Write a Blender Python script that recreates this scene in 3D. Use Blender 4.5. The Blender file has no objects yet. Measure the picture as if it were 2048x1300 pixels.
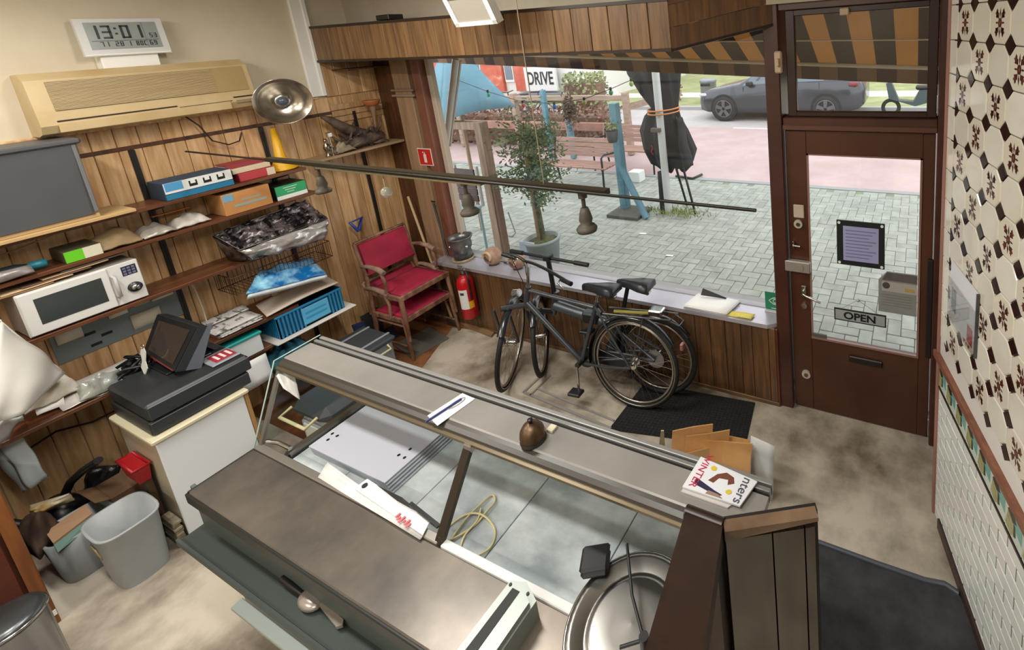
import bpy, math, random
from mathutils import Vector, Matrix, noise
random.seed(7)
sc = bpy.context.scene
C = sc.collection
PI = math.pi

# ---------------------------------------------------------------- camera
YAW, PITCH, ROLL = 0.41064627, 0.21159898, -0.06945201
FPX, PPX, PPY, CAMH = 949.99, 1435.96, 254.54, 2.665
def cam_rows():
    cy, sy, cp, sp, cr, sr = math.cos(YAW), math.sin(YAW), math.cos(PITCH), math.sin(PITCH), math.cos(ROLL), math.sin(ROLL)
    base = Matrix(((1,0,0),(0,0,-1),(0,1,0)))
    Rz = Matrix(((cy,sy,0),(-sy,cy,0),(0,0,1)))
    Rp = Matrix(((1,0,0),(0,cp,-sp),(0,sp,cp)))
    Rr = Matrix(((cr,-sr,0),(sr,cr,0),(0,0,1)))
    return Rr @ Rp @ base @ Rz
CM = cam_rows()
EYE = Vector((0, 0, CAMH))
cd = bpy.data.cameras.new('camera'); cam = bpy.data.objects.new('camera', cd); C.objects.link(cam)
r0, r1, r2 = CM[0], CM[1], CM[2]
cam.matrix_world = Matrix(((r0[0],-r1[0],-r2[0],0),(r0[1],-r1[1],-r2[1],0),(r0[2],-r1[2],-r2[2],CAMH),(0,0,0,1)))
cd.sensor_fit = 'HORIZONTAL'; cd.sensor_width = 36.0
cd.lens = FPX/2048*36.0
cd.shift_x = (1024-PPX)/2048
cd.shift_y = (PPY-650)/2048
cd.clip_start = 0.02; cd.clip_end = 300
sc.camera = cam

# ---------------------------------------------------------------- sky, added lamps, exposure
w = bpy.data.worlds.new('sky'); sc.world = w; w.use_nodes = True
bg = w.node_tree.nodes['Background']
bg.inputs[0].default_value = (0.93, 0.97, 1.0, 1); bg.inputs[1].default_value = 2.5
sc.view_settings.view_transform = 'Standard'; sc.view_settings.look = 'None'
sc.view_settings.gamma = 1.0; sc.view_settings.use_curve_mapping = False
sc.view_settings.exposure = 0.0
FILL_W = 39.0  # power of each added ceiling luminaire

# pixel -> point on a known plane (photo measured as 2048 x 1300)
def ray(x, y): return CM.transposed() @ Vector(((x-PPX)/FPX, (y-PPY)/FPX, 1))
def zp(x, y, z): d = ray(x, y); return EYE + d*((z-CAMH)/d.z)
def yp(x, y, Y): d = ray(x, y); return EYE + d*(Y/d.y)
def xp(x, y, X): d = ray(x, y); return EYE + d*(X/d.x)
def pxm(P): return FPX/(CM @ (Vector(P)-EYE)).z        # pixels per metre at a point
def proj(P):
    c = CM @ (Vector(P)-EYE); return (PPX+FPX*c.x/c.z, PPY+FPX*c.y/c.z)

# ---------------------------------------------------------------- materials
def lin(h):
    h = h.lstrip('#'); v = [int(h[i:i+2],16)/255 for i in (0,2,4)]
    return tuple((c/12.92 if c <= .04045 else ((c+.055)/1.055)**2.4) for c in v)+(1,)
MATS = {}
def mat(name, col, rough=.5, metal=0, col2=None, scale=6, stretch=(1,1,1), bump=0, randv=0, spec=.5, lo=.35, hi=.65, emit=0, trans=0, detail=5, coat=0):
    if name in MATS: return MATS[name]
    m = bpy.data.materials.new(name); m.use_nodes = True; nt = m.node_tree; N = nt.nodes; L = nt.links
    b = N['Principled BSDF']
    b.inputs['Base Color'].default_value = lin(col); b.inputs['Roughness'].default_value = rough
    b.inputs['Metallic'].default_value = metal; b.inputs['Specular IOR Level'].default_value = spec
    if coat: b.inputs['Coat Weight'].default_value = coat; b.inputs['Coat Roughness'].default_value = .08
    src = None; nz = None
    if col2 or bump:
        tc = N.new('ShaderNodeTexCoord'); mp = N.new('ShaderNodeMapping'); mp.inputs['Scale'].default_value = stretch
        oi = N.new('ShaderNodeObjectInfo'); ad = N.new('ShaderNodeVectorMath'); ad.operation = 'MULTIPLY_ADD'
        L.new(tc.outputs['Object'], ad.inputs[2]); L.new(oi.outputs['Random'], ad.inputs[0]); ad.inputs[1].default_value = (7.3, 11.1, 5.7)
        L.new(ad.outputs[0], mp.inputs['Vector'])
        nz = N.new('ShaderNodeTexNoise'); nz.inputs['Scale'].default_value = scale; nz.inputs['Detail'].default_value = detail; nz.inputs['Roughness'].default_value = .6
        L.new(mp.outputs[0], nz.inputs['Vector'])
    if col2:
        rp = N.new('ShaderNodeValToRGB'); rp.color_ramp.elements[0].position = lo; rp.color_ramp.elements[1].position = hi
        rp.color_ramp.elements[0].color = lin(col); rp.color_ramp.elements[1].color = lin(col2)
        L.new(nz.outputs['Fac'], rp.inputs['Fac']); src = rp.outputs['Color']
    if randv:
        hs = N.new('ShaderNodeHueSaturation'); oi2 = N.new('ShaderNodeObjectInfo'); mr = N.new('ShaderNodeMapRange')
        ge = N.new('ShaderNodeNewGeometry'); sm = N.new('ShaderNodeMath'); sm.operation = 'ADD'; fr = N.new('ShaderNodeMath'); fr.operation = 'FRACT'
        L.new(oi2.outputs['Random'], sm.inputs[0]); L.new(ge.outputs['Random Per Island'], sm.inputs[1]); L.new(sm.outputs[0], fr.inputs[0])
        mr.inputs['To Min'].default_value = 1-randv; mr.inputs['To Max'].default_value = 1+randv*.8
        L.new(fr.outputs[0], mr.inputs['Value']); L.new(mr.outputs[0], hs.inputs['Value'])
        if src: L.new(src, hs.inputs['Color'])
        else: hs.inputs['Color'].default_value = lin(col)
        src = hs.outputs['Color']
    if src: L.new(src, b.inputs['Base Color'])
    if bump:
        bp = N.new('ShaderNodeBump'); bp.inputs['Strength'].default_value = bump; bp.inputs['Distance'].default_value = .01
        L.new(nz.outputs['Fac'], bp.inputs['Height']); L.new(bp.outputs[0], b.inputs['Normal'])
    if emit:
        b.inputs['Emission Color'].default_value = lin(col); b.inputs['Emission Strength'].default_value = emit
    if trans:
        b.inputs['Transmission Weight'].default_value = trans
    MATS[name] = m; return m
def glass(name, tint='ffffff', refl=1.0):
    if name in MATS: return MATS[name]
    m = bpy.data.materials.new(name); m.use_nodes = True; nt = m.node_tree; N = nt.nodes; L = nt.links
    N.remove(N['Principled BSDF']); o = N['Material Output']
    t = N.new('ShaderNodeBsdfTransparent'); t.inputs[0].default_value = lin(tint)
    g = N.new('ShaderNodeBsdfGlossy'); g.inputs['Roughness'].default_value = .01
    f = N.new('ShaderNodeLayerWeight'); f.inputs['Blend'].default_value = .5
    pw = N.new('ShaderNodeMath'); pw.operation = 'POWER'; pw.inputs[1].default_value = 5.0; L.new(f.outputs['Facing'], pw.inputs[0])
    mu = N.new('ShaderNodeMath'); mu.operation = 'MULTIPLY_ADD'; mu.inputs[1].default_value = .8*refl; mu.inputs[2].default_value = .03*refl; L.new(pw.outputs[0], mu.inputs[0])
    mx = N.new('ShaderNodeMixShader'); L.new(mu.outputs[0], mx.inputs[0]); L.new(t.outputs[0], mx.inputs[1]); L.new(g.outputs[0], mx.inputs[2]); L.new(mx.outputs[0], o.inputs[0])
    MATS[name] = m; return m
def cloth(name, col, tl=.5, col2=None, scale=6):
    """thin fabric or film that lets some light through"""
    if name in MATS: return MATS[name]
    m = mat(name, col, .8, col2=col2, scale=scale); nt = m.node_tree; N = nt.nodes; L = nt.links
    t = N.new('ShaderNodeBsdfTranslucent'); t.inputs[0].default_value = lin(col); mx = N.new('ShaderNodeMixShader'); mx.inputs[0].default_value = tl
    L.new(N['Principled BSDF'].outputs[0], mx.inputs[1]); L.new(t.outputs[0], mx.inputs[2]); L.new(mx.outputs[0], N['Material Output'].inputs[0])
    return m

# ---------------------------------------------------------------- mesh building
def wmat(o):
    M = o.matrix_basis.copy(); p = o.parent
    while p is not None: M = p.matrix_basis @ M; p = p.parent
    return M
class MB:
    def __init__(s): s.v = []; s.f = []; s.sm = []; s.mi = []; s.m = 0; s.T = None
    def add(s, vs, fs, smooth=False):
        o = len(s.v)
        if s.T is not None: vs = [s.T @ Vector(p) for p in vs]
        s.v += [tuple(p) for p in vs]; s.f += [tuple(i+o for i in f) for f in fs]
        s.sm += [smooth]*len(fs); s.mi += [s.m]*len(fs); return s
    def box(s, x0, x1, y0, y1, z0, z1, b=0):
        if x0 > x1: x0, x1 = x1, x0
        if y0 > y1: y0, y1 = y1, y0
        if z0 > z1: z0, z1 = z1, z0
        if b <= 0:
            vs = [(x,y,z) for x in (x0,x1) for y in (y0,y1) for z in (z0,z1)]
            return s.add(vs, [(0,1,3,2),(4,6,7,5),(0,4,5,1),(2,3,7,6),(0,2,6,4),(1,5,7,3)])
        b = min(b, (x1-x0)*.45, (y1-y0)*.45, (z1-z0)*.45)
        vs = []; idx = {}
        for ix, (x, ex) in enumerate(((x0,1),(x1,-1))):
            for iy, (y, ey) in enumerate(((y0,1),(y1,-1))):
                for iz, (z, ez) in enumerate(((z0,1),(z1,-1))):
                    idx[ix,iy,iz] = len(vs)
                    vs += [(x, y+ey*b, z+ez*b), (x+ex*b, y, z+ez*b), (x+ex*b, y+ey*b, z)]
        g = lambda i,j,k,a: idx[i,j,k]+a
        fs = []
        for i in (0,1):
            q = [g(i,0,0,0),g(i,1,0,0),g(i,1,1,0),g(i,0,1,0)]; fs.append(q if i else q[::-1])
            q = [g(0,i,0,1),g(1,i,0,1),g(1,i,1,1),g(0,i,1,1)]; fs.append(q[::-1] if i else q)
            q = [g(0,0,i,2),g(1,0,i,2),g(1,1,i,2),g(0,1,i,2)]; fs.append(q if i else q[::-1])
            for j in (0,1):
                fs.append([g(i,j,0,0),g(i,j,0,1),g(i,j,1,1),g(i,j,1,0)] if i != j else [g(i,j,0,1),g(i,j,0,0),g(i,j,1,0),g(i,j,1,1)])
                fs.append([g(i,0,j,0),g(i,0,j,2),g(i,1,j,2),g(i,1,j,0)] if i == j else [g(i,0,j,2),g(i,0,j,0),g(i,1,j,0),g(i,1,j,2)])
                fs.append([g(0,i,j,1),g(0,i,j,2),g(1,i,j,2),g(1,i,j,1)] if i != j else [g(0,i,j,2),g(0,i,j,1),g(1,i,j,1),g(1,i,j,2)])
                for k in (0,1):
                    t = [g(i,j,k,0),g(i,j,k,1),g(i,j,k,2)]; fs.append(t)
        return s.add(vs, fs)
    def tube(s, pts, r, n=8, caps=True, closed=False):
        pts = [Vector(p) for p in pts]; m = len(pts)
        rs = r if isinstance(r, (list, tuple)) else [r]*m
        vs = []; up = None
        for i, p in enumerate(pts):
            a = pts[(i-1) % m] if (i or closed) else pts[0]; b = pts[(i+1) % m] if (i < m-1 or closed) else pts[-1]
            t = (b-a).normalized()
            if up is None:
                up = t.orthogonal().normalized()
            up = (up - t*up.dot(t))
            up = up.normalized() if up.length > 1e-6 else t.orthogonal().normalized()
            q = t.cross(up)
            for k in range(n):
                an = 2*PI*k/n; vs.append(p + (up*math.cos(an)+q*math.sin(an))*rs[i])
        fs = []
        for i in range(m if closed else m-1):
            for k in range(n):
                a = i*n+k; b = i*n+(k+1)%n; i2 = (i+1) % m
                fs.append((a, b, i2*n+(k+1)%n, i2*n+k))
        s.add(vs, fs, True)
        if caps and not closed: s.add(vs[:n], [tuple(range(n))[::-1]]); s.add(vs[-n:], [tuple(range(n))])
        return s
    def lathe(s, prof, o=(0,0,0), ax=(0,0,1), n=20, smooth=True):
        o = Vector(o); ax = Vector(ax).normalized(); u = ax.orthogonal().normalized(); q = ax.cross(u); vs = []
        for r, h in prof:
            for k in range(n):
                an = 2*PI*k/n; vs.append(o+ax*h+(u*math.cos(an)+q*math.sin(an))*max(r, 1e-5))
        fs = [(i*n+k, i*n+(k+1)%n, (i+1)*n+(k+1)%n, (i+1)*n+k) for i in range(len(prof)-1) for k in range(n)]
        return s.add(vs, fs, smooth)
    def cyl(s, a, b, r, n=12, r2=None):
        a = Vector(a); b = Vector(b); d = b-a; r2 = r if r2 is None else r2
        s.lathe([(r,0),(r2,d.length)], a, d, n)
        s.lathe([(0,0),(r,0)], a, d, n, False); return s.lathe([(r2,d.length),(0,d.length)], a, d, n, False)
    def torus(s, o, ax, R, r, n=40, k=8):
        o = Vector(o); ax = Vector(ax).normalized(); u = ax.orthogonal().normalized(); q = ax.cross(u)
        return s.tube([o+(u*math.cos(2*PI*i/n)+q*math.sin(2*PI*i/n))*R for i in range(n)], r, k, closed=True)
    def sphere(s, o, r, n=14, m=8, sq=(1,1,1)):
        o = Vector(o); vs = []
        for i in range(m+1):
            t = PI*i/m
            for k in range(n):
                a = 2*PI*k/n; vs.append(o+Vector((math.sin(t)*math.cos(a)*sq[0], math.sin(t)*math.sin(a)*sq[1], math.cos(t)*sq[2]))*r)
        return s.add(vs, [(i*n+k, (i+1)*n+k, (i+1)*n+(k+1)%n, i*n+(k+1)%n) for i in range(m) for k in range(n)], True)
    def slab(s, q, t, d=None):
        """polygon q (3D points) extruded by t along d (default its own normal)"""
        q = [Vector(p) for p in q]; n = len(q)
        if d is None:
            d = Vector((0,0,0))
            for i in range(n): d += q[i].cross(q[(i+1)%n])
            d.normalize()
        d = Vector(d)*t
        return s.add(q+[p+d for p in q], [tuple(range(n))[::-1], tuple(range(n, 2*n))]+[(i, (i+1)%n, (i+1)%n+n, i+n) for i in range(n)])
    def sheet(s, q, nx=8, ny=8, disp=None, t=.002, smooth=True):
        """four corners, bilinear grid, displaced along the normal, with thickness"""
        a, b, c, d = [Vector(p) for p in q]; nn = (b-a).cross(d-a).normalized(); top = []; bot = []
        for j in range(ny+1):
            v = j/ny
            for i in range(nx+1):
                u = i/nx; p = (a*(1-u)+b*u)*(1-v)+(d*(1-u)+c*u)*v
                if disp:
                    h = disp(u, v)
                    p = p + (nn*h if not isinstance(h, Vector) else h)
                top.append(p+nn*t*.5); bot.append(p-nn*t*.5)
        W = nx+1; k = len(top); fs = []
        for j in range(ny):
            for i in range(nx):
                a_ = j*W+i; fs.append((a_, a_+1, a_+W+1, a_+W)); fs.append((k+a_+W, k+a_+W+1, k+a_+1, k+a_))
        rim = [i for i in range(W)]+[j*W+nx for j in range(1, ny+1)]+[ny*W+i for i in range(nx-1, -1, -1)]+[j*W for j in range(ny-1, 0, -1)]
        for i in range(len(rim)):
            p, q2 = rim[i], rim[(i+1) % len(rim)]; fs.append((p, k+p, k+q2, q2))
        return s.add(top+bot, fs, smooth)
    def rods(s, segs, r, n=6):
        for a, b in segs: s.cyl(a, b, r, n)
        return s
    def build(s, name, mats, parent=None, local=False):
        vs = s.v
        if parent is not None and not local:
            inv = wmat(parent).inverted(); vs = [inv @ Vector(p) for p in vs]
        me = bpy.data.meshes.new(name); me.from_pydata([tuple(p) for p in vs], [], s.f)
        if not isinstance(mats, (list, tuple)): mats = [mats]
        for m in mats: me.materials.append(m)
        me.polygons.foreach_set('use_smooth', s.sm); me.polygons.foreach_set('material_index', s.mi); me.update()
        o = bpy.data.objects.new(name, me); C.objects.link(o)
        if parent is not None: o.parent = parent
        return o
def tag(o, label, cat, group=None, kind=None):
    o['label'] = label; o['category'] = cat
    if group: o['group'] = group
    if kind: o['kind'] = kind
    return o
def thing(name, label, cat, loc=(0,0,0), rz=0, group=None, M=None):
    o = bpy.data.objects.new(name, None); C.objects.link(o); o.empty_display_size = .05
    if M is not None: o.matrix_basis = M
    else: o.matrix_basis = Matrix.Translation(Vector(loc)) @ Matrix.Rotation(rz, 4, 'Z')
    return tag(o, label, cat, group)
def struct(o): o['kind'] = 'structure'; return o
def root(name, loc=(0,0,0)):
    o = bpy.data.objects.new(name, None); C.objects.link(o); o.matrix_basis = Matrix.Translation(Vector(loc)); o.empty_display_size = .05
    return struct(o)
def copy_tree(o, parent=None, **kw):
    c = o.copy(); C.objects.link(c); c.parent = parent
    for ch in list(o.children): copy_tree(ch, c)
    return c
def wob(a, f, sd=0): return lambda u, v: a*noise.noise(Vector((u*f+sd, v*f+sd*1.7, sd)))
def text(name, body, size, M, m, parent, ext=.0006, align='CENTER', sx=1.0, bold=0):
    cu = bpy.data.curves.new(name, 'FONT'); cu.body = body; cu.size = size; cu.extrude = ext; cu.offset = bold*size; cu.align_x = align; cu.align_y = 'CENTER'
    ob = bpy.data.objects.new(name, cu); C.objects.link(ob); bpy.context.view_layer.update()
    me = bpy.data.meshes.new_from_object(ob.evaluated_get(bpy.context.evaluated_depsgraph_get())); bpy.data.objects.remove(ob)
    me.transform(M @ Matrix.Diagonal((sx,1,1,1))); me.materials.clear(); me.materials.append(m)
    if parent is not None: me.transform(wmat(parent).inverted())
    o = bpy.data.objects.new(name, me); C.objects.link(o)
    if parent is not None: o.parent = parent
    return o
def frame_M(o, xdir, ydir):
    """matrix whose local x,y are the given world directions (text reads along x)"""
    x = Vector(xdir).normalized(); y = Vector(ydir); y = (y-x*y.dot(x)).normalized(); z = x.cross(y); o = Vector(o)
    return Matrix(((x.x,y.x,z.x,o.x),(x.y,y.y,z.y,o.y),(x.z,y.z,z.z,o.z),(0,0,0,1)))

WOOD = mat('pine_board', 'ae8352', .42, col2='d6b083', scale=5, stretch=(6,6,.5), bump=.05, randv=.16)
HDRW = mat('header_board', '5a3d24', .42, col2='80603c', scale=5, stretch=(7,7,.5), bump=.05, randv=.2)
WOODD = mat('dark_board', '3a2214', .4, col2='5a3720', scale=5, stretch=(6,6,.6), bump=.05, randv=.15)
WOODM = mat('brown_board', '4e341f', .42, col2='705032', scale=5, stretch=(7,7,.5), bump=.05, randv=.2)
SHELFM = mat('walnut_shelf', '4a2a18', .35, col2='6b4026', scale=5, stretch=(6,.6,6))
FRAMEM = mat('maroon_paint', '3f221b', .35, col2='4d2c22', scale=3)
BLACK = mat('black_plastic', '17181a', .42)
CHROME = mat('polished_steel', 'c8c8c6', .16, 1)
STEEL = mat('brushed_steel', '8d8c88', .34, 1, col2='77736e', scale=3, stretch=(1,8,8))
WHITE = mat('white_paint', 'e9e7e0', .5)
PAPER = mat('white_paper', 'eeeeec', .75)
CARD = mat('cardboard', 'b07a44', .8, col2='c08c56', scale=4)
GLASS = glass('window_glass')

# ================================================================= THE SETTING
LX = -4.75                      # left wall
YC, YW, YD = 2.75, 2.95, 2.80   # sill front, shop window, door
CEIL = 3.4
UD = Vector((0.291, -0.957, 0)).normalized()      # along the tiled wall, towards the stairs
WA = Vector((0.152, 2.209, 0)); WN = Vector((UD.y, -UD.x, 0)); WN = WN if WN.x < 0 else -WN
def wr(u, z, off=0): return WA + UD*u + WN*off + Vector((0,0,z))
U0 = -0.125

FLOORM = mat('worn_screed', '645748', .5, col2='c2b8a7', scale=2.0, detail=9, bump=.08, lo=.34, hi=.6)
fl = MB().slab([(LX,-2.6,-.1),(1.7,-2.6,-.1),(1.7,2.95,-.1),(LX,2.95,-.1)], .1, (0,0,1)).build('floor', FLOORM); struct(fl)
lino = MB().slab([(LX,1.4,0),(-3.92,1.4,0)]+[tuple(zp(835,748,0))]+[tuple(zp(905,655,0)), (-3.75,2.74,0), (LX,2.74,0)], .003, (0,0,1)).build('floor_covering', mat('brown_lino', '5a3520', .5, col2='8a5c38', scale=4, lo=.4, hi=.6, bump=.05), fl)

PLAST = mat('cream_plaster', 'd3c8b2', .8, col2='c3b69d', scale=1.2, detail=8, bump=.03)
ce = struct(MB().slab([(LX-.2,-2.7,CEIL),(2,-2.7,CEIL),(2,3.05,CEIL),(LX-.2,3.05,CEIL)], .1, (0,0,1)).build('ceiling', PLAST))
wl = struct(MB().box(LX-.15, LX, -2.7, 3.05, 0, CEIL).build('wall_left', PLAST))
struct(MB().box(LX, 2, -2.75, -2.6, 0, CEIL).build('wall_back', PLAST))
# planks of the left wall: a long row and a short row above the rail
def share(name, me_obj, parent, loc):
    o = bpy.data.objects.new(name, me_obj.data); C.objects.link(o); o.parent = parent; o.location = loc; return o
pk = None; pk2 = None
for i in range(33):
    y = -.42+i*.1025
    if pk is None:
        pk = MB().box(0, .016, .0015, .101, 0, 2.135, .003).build('plank', WOOD, wl); pk.location = (LX, y, 0)
        pk2 = MB().box(0, .016, .0015, .101, 0, .125, .003).build('plank', WOOD, wl); pk2.location = (LX, y, 2.155)
    else:
        share('plank', pk, wl, (LX, y, 0))
        share('plank', pk2, wl, (LX, y, 2.155))
MB().box(LX, LX+.022, -.42, 2.94, 2.132, 2.158, .002).build('plank_rail', WOODD, wl)
MB().box(LX, LX+.024, -.42, 2.38, 2.279, 2.295, .003).build('plank_cap', WOOD, wl)
o = MB().box(LX, LX+.03, 2.33, 2.43, 2.3, 3.4, .004).box(LX, LX+.04, 2.41, 2.44, 2.3, 3.4, .003).build('trim_1', WHITE); struct(o)
# horizontal panelling right of the trim, high on the wall
for k in range(3):
    MB().box(LX+.016, LX+.03, 2.45, 2.94, 2.05+k*.055, 2.1+k*.055, .004).build('ledge_board', WOOD, wl)

for k in range(5): MB().box(LX, LX+.016, 2.445+k*.1, 2.543+k*.1, 2.285, 2.75, .003).build('plank', WOOD, wl)
# upper window wall (lintel), left pier
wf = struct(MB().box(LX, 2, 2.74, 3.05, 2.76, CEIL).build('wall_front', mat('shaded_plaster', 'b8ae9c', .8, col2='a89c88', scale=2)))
MB().box(LX, -4.2, 2.9, 3.05, 0, 2.76).build('pier', mat('pier_paint', '8a715a', .6, col2='77604a', scale=3, stretch=(4,4,.5)), wf)
MB().box(-4.47, -4.25, 2.86, 2.9, 0, 2.76, .004).build('pier_board', mat('pale_board', '9d8064', .5, col2='8a6e52', scale=4, stretch=(6,6,.5)), wf)
MB().box(-4.72, -4.47, 2.87, 2.9, 0, 2.76, .004).build('pier_panel', WOODD, wf)
for k, z in enumerate((2.27, 2.22)):
    MB().box(-4.5, -4.2, 2.84, 2.862, z, z+.02, .003).build('pier_moulding', mat('moulding_paint', '8b7767', .5), wf)
MB().box(LX, -.8, 2.95, 3.05, -.1, .64).build('parapet', mat('parapet_stone', '9a9a98', .7), wf)
MB().box(.13, 2, 2.78, 3.05, 0, 2.76).build('outer_pier', mat('outer_brick2', '7a5a48', .8), wf)

# wooden header box in front of the window head
hdr = root('trim_2', (-3, 2.43, 2.6))
HL, HR, HY = LX, -1.31, 2.43
n = 25; wv = (HR-HL)/n
for i in range(n):
    x0 = HL+i*wv; z0 = 2.6-.05*(i/n); z1 = z0+.27
    MB().box(x0+.002, x0+wv-.002, HY, HY+.016, z0, z1, .003).build('header_board', HDRW, hdr)
MB().slab([(HL,HY-.008,2.585),(HR,HY-.008,2.535),(HR,HY-.008,2.553),(HL,HY-.008,2.603)], .03, (0,1,0)).build('header_edge', mat('edge_stain', '22130b', .4), hdr)
MB().slab([(HL,HY-.006,2.865),(HR,HY-.006,2.815),(HR,HY-.006,2.835),(HL,HY-.006,2.885)], .32, (0,1,0)).build('header_top', mat('edge_stain', '22130b', .4), hdr)
MB().slab([(HL,HY+.016,2.6),(HR,HY+.016,2.55),(HR,2.74,2.56),(HL,2.74,2.61)], .01, (0,0,1)).build('header_soffit', WOODD, hdr)
q0 = Vector((HR,HY,2.545)); q1 = yp(1546,48,2.76)
for k in range(3):
    a0 = q0+Vector((0,0,.0+k*.125)); a1 = q1+Vector((0,0,.0+k*.125))
    MB().slab([a0, a1, a1+Vector((0,0,.121)), a0+Vector((0,0,.121))], .02, (0,1,0)).build('header_side_board', WOODM, hdr)
MB().slab([q0+Vector((0,-.004,-.012)), q1+Vector((0,-.004,-.012)), q1+Vector((0,-.004,.004)), q0+Vector((0,-.004,.004))], .03, (0,1,0)).build('header_side_edge', mat('edge_stain', '22130b', .4), hdr)
o = MB().box(-3.95, -3.8, 2.5, 2.62, 2.88, 2.92, .004).build('junction_box', BLACK, None); tag(o, 'small black box lying on top of the wooden header', 'box')

# shop window: frame and pane
win = root('window_1', (-2.5, YW, .66))
MB().box(-4.2, -4.09, 2.86, 3.0, .645, 2.76, .006).build('window_jamb', mat('window_stain', '6b4030', .4, col2='7d5040', scale=4, stretch=(5,5,.5)), win)
MB().box(-4.085, -4.03, 2.92, 2.97, .645, 2.76, .004).build('window_bead', mat('bead_paint', 'b3a594', .5), win)
MB().box(-4.09, -.86, 2.925, 2.98, .64, .652, .002).build('window_bottom_rail', mat('rail_lavender', '9d9aa0', .4), win)
MB().box(-4.09, -.86, 2.92, 2.98, 2.7, 2.76, .003).build('window_head', FRAMEM, win)
MB().box(-4.06, -.85, 2.948, 2.954, .66, 2.71).build('window_pane', GLASS, win)

# door set: posts, transom light, door leaf
dr = root('door_1', (-.34, YD, 0))
MB().box(-.87, -.775, 2.76, 3.0, 0, 2.85, .006).build('door_post', FRAMEM, dr)
MB().box(.092, .14, 2.74, 2.98, 0, 2.85, .005).build('door_post', FRAMEM, dr)
MB().box(-.775, .092, 2.77, 2.95, 2.72, 2.85, .004).build('door_head', FRAMEM, dr)
MB().box(-.775, .092, 2.775, 2.9, 2.005, 2.085, .005).build('transom_bar', FRAMEM, dr)
MB().box(-.775, .092, 2.765, 2.785, 2.008, 2.04, .004).build('transom_bead', mat('maroon_worn', '5a3a2e', .4), dr)
sash = MB().box(-.74,-.685,2.79,2.83,2.09,2.72,.004).box(.035,.085,2.79,2.83,2.09,2.72,.004).box(-.69,.04,2.79,2.83,2.09,2.12,.004).box(-.69,.04,2.79,2.83,2.685,2.72,.004).build('transom_sash', mat('sash_stain', '2d1813', .35), dr)
MB().box(-.69, .04, 2.806, 2.811, 2.115, 2.69).build('transom_pane', GLASS, dr)
MB().box(-.8, -.755, 2.735, 2.765, 2.36, 2.49, .008).box(-.785,-.765,2.715,2.74,2.4,2.45,.006).build('transom_catch', mat('aged_bone', 'b8a184', .5), dr)
MB().box(-.42, -.37, 2.76, 2.79, 2.67, 2.71, .005).build('transom_latch', mat('aged_bone', 'b8a184', .5), dr)
DM = mat('maroon_door', '44241a', .33, col2='52301f', scale=2.2, bump=.02)
GX0, GX1, GZ0, GZ1 = -.637, .022, .575, 1.855
leaf = MB().box(-.768,GX0,2.795,2.84,.01,2.0,.004).box(GX1,.086,2.795,2.84,.01,2.0,.004).box(GX0,GX1,2.796,2.839,.01,GZ0,.002).box(GX0,GX1,2.796,2.839,GZ1,2.0,.002).build('door_leaf', DM, dr)
MB().box(GX0,GX0+.012,2.79,2.8,GZ0,GZ1).box(GX1-.012,GX1,2.79,2.8,GZ0,GZ1).box(GX0,GX1,2.785,2.8,GZ0,GZ0+.014).box(GX0,GX1,2.79,2.8,GZ1-.008,GZ1).build('glazing_bead', mat('bead_maroon', '8a6a60', .4), dr)
MB().box(GX0+.001, GX1-.001, 2.815, 2.82, GZ0, GZ1).build('door_pane', GLASS, dr)
MB().box(GX0,GX0+.1,2.788,2.8,GZ0+.014,GZ0+.04,.003).build('draught_strip', mat('grey_rubber', '54544f', .6), dr)
def dpt(x, y, off=0): p = yp(x, y, 2.795); return p-Vector((0,off,0))
a, b = dpt(1587,408), dpt(1609,436)
MB().box(a.x, b.x, 2.785, 2.795, b.z, a.z, .004).build('lock_plate', mat('ivory_plate', 'b9aa98', .45), dr)
for (x, y, r) in ((1597,447,.028),(1613,747,.03)):
    c_ = dpt(x, y); o = MB().cyl(c_, c_-Vector((0,.014,0)), r, 20).build('lock_rosette', mat('rosette_nickel', 'c2bab0', .35, .3), dr)
    MB().cyl(c_-Vector((0,.014,0)), c_-Vector((0,.02,0)), r*.45, 12).build('lock_cylinder', mat('brass', '8f7c50', .3, 1), o)
c_ = dpt(1587,488); MB().box(c_.x-.008,c_.x+.01,2.775,2.795,c_.z-.03,c_.z+.025,.004).cyl(c_-Vector((0,.02,0)), c_+Vector((.05,-.025,0)), .007, 10).build('thumb_latch', CHROME, dr)
a, b = dpt(1572,515), dpt(1623,543)
MB().box(a.x, b.x, 2.755, 2.795, b.z, a.z, .006).cyl(((a.x+b.x)/2+.02,2.75,(a.z+b.z)/2), ((a.x+b.x)/2+.02,2.757,(a.z+b.z)/2), .02, 14).build('rim_lock', mat('pitted_steel', 'a39c94', .4, .4), dr)
c_ = dpt(1608,580); o = MB().box(c_.x-.02,c_.x+.02,2.783,2.795,c_.z-.045,c_.z+.035,.008).build('handle_plate', CHROME, dr)
MB().tube([c_+Vector((0,-.01,0)), c_+Vector((0,-.05,0)), c_+Vector((.03,-.058,-.008)), c_+Vector((.12,-.06,-.035))], .009, 8).build('door_handle', CHROME, o)
c_ = dpt(1609,610); MB().cyl(c_, c_-Vector((0,.012,0)), .02, 14).build('keyhole_rosette', CHROME, dr)
a, b = dpt(1698,709), dpt(1765,735)
zc_ = (a.z+b.z)/2; MB().box(a.x, b.x, 2.78, 2.796, zc_-.022, zc_+.022, .005).build('letter_slot', mat('slot_black', '1c120e', .4), dr)
MB().box(.06, .092, 2.77, 2.797, .6, 1.25, .004).build('hinge_strip', mat('dark_iron', '1e1a19', .5), dr)
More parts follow.
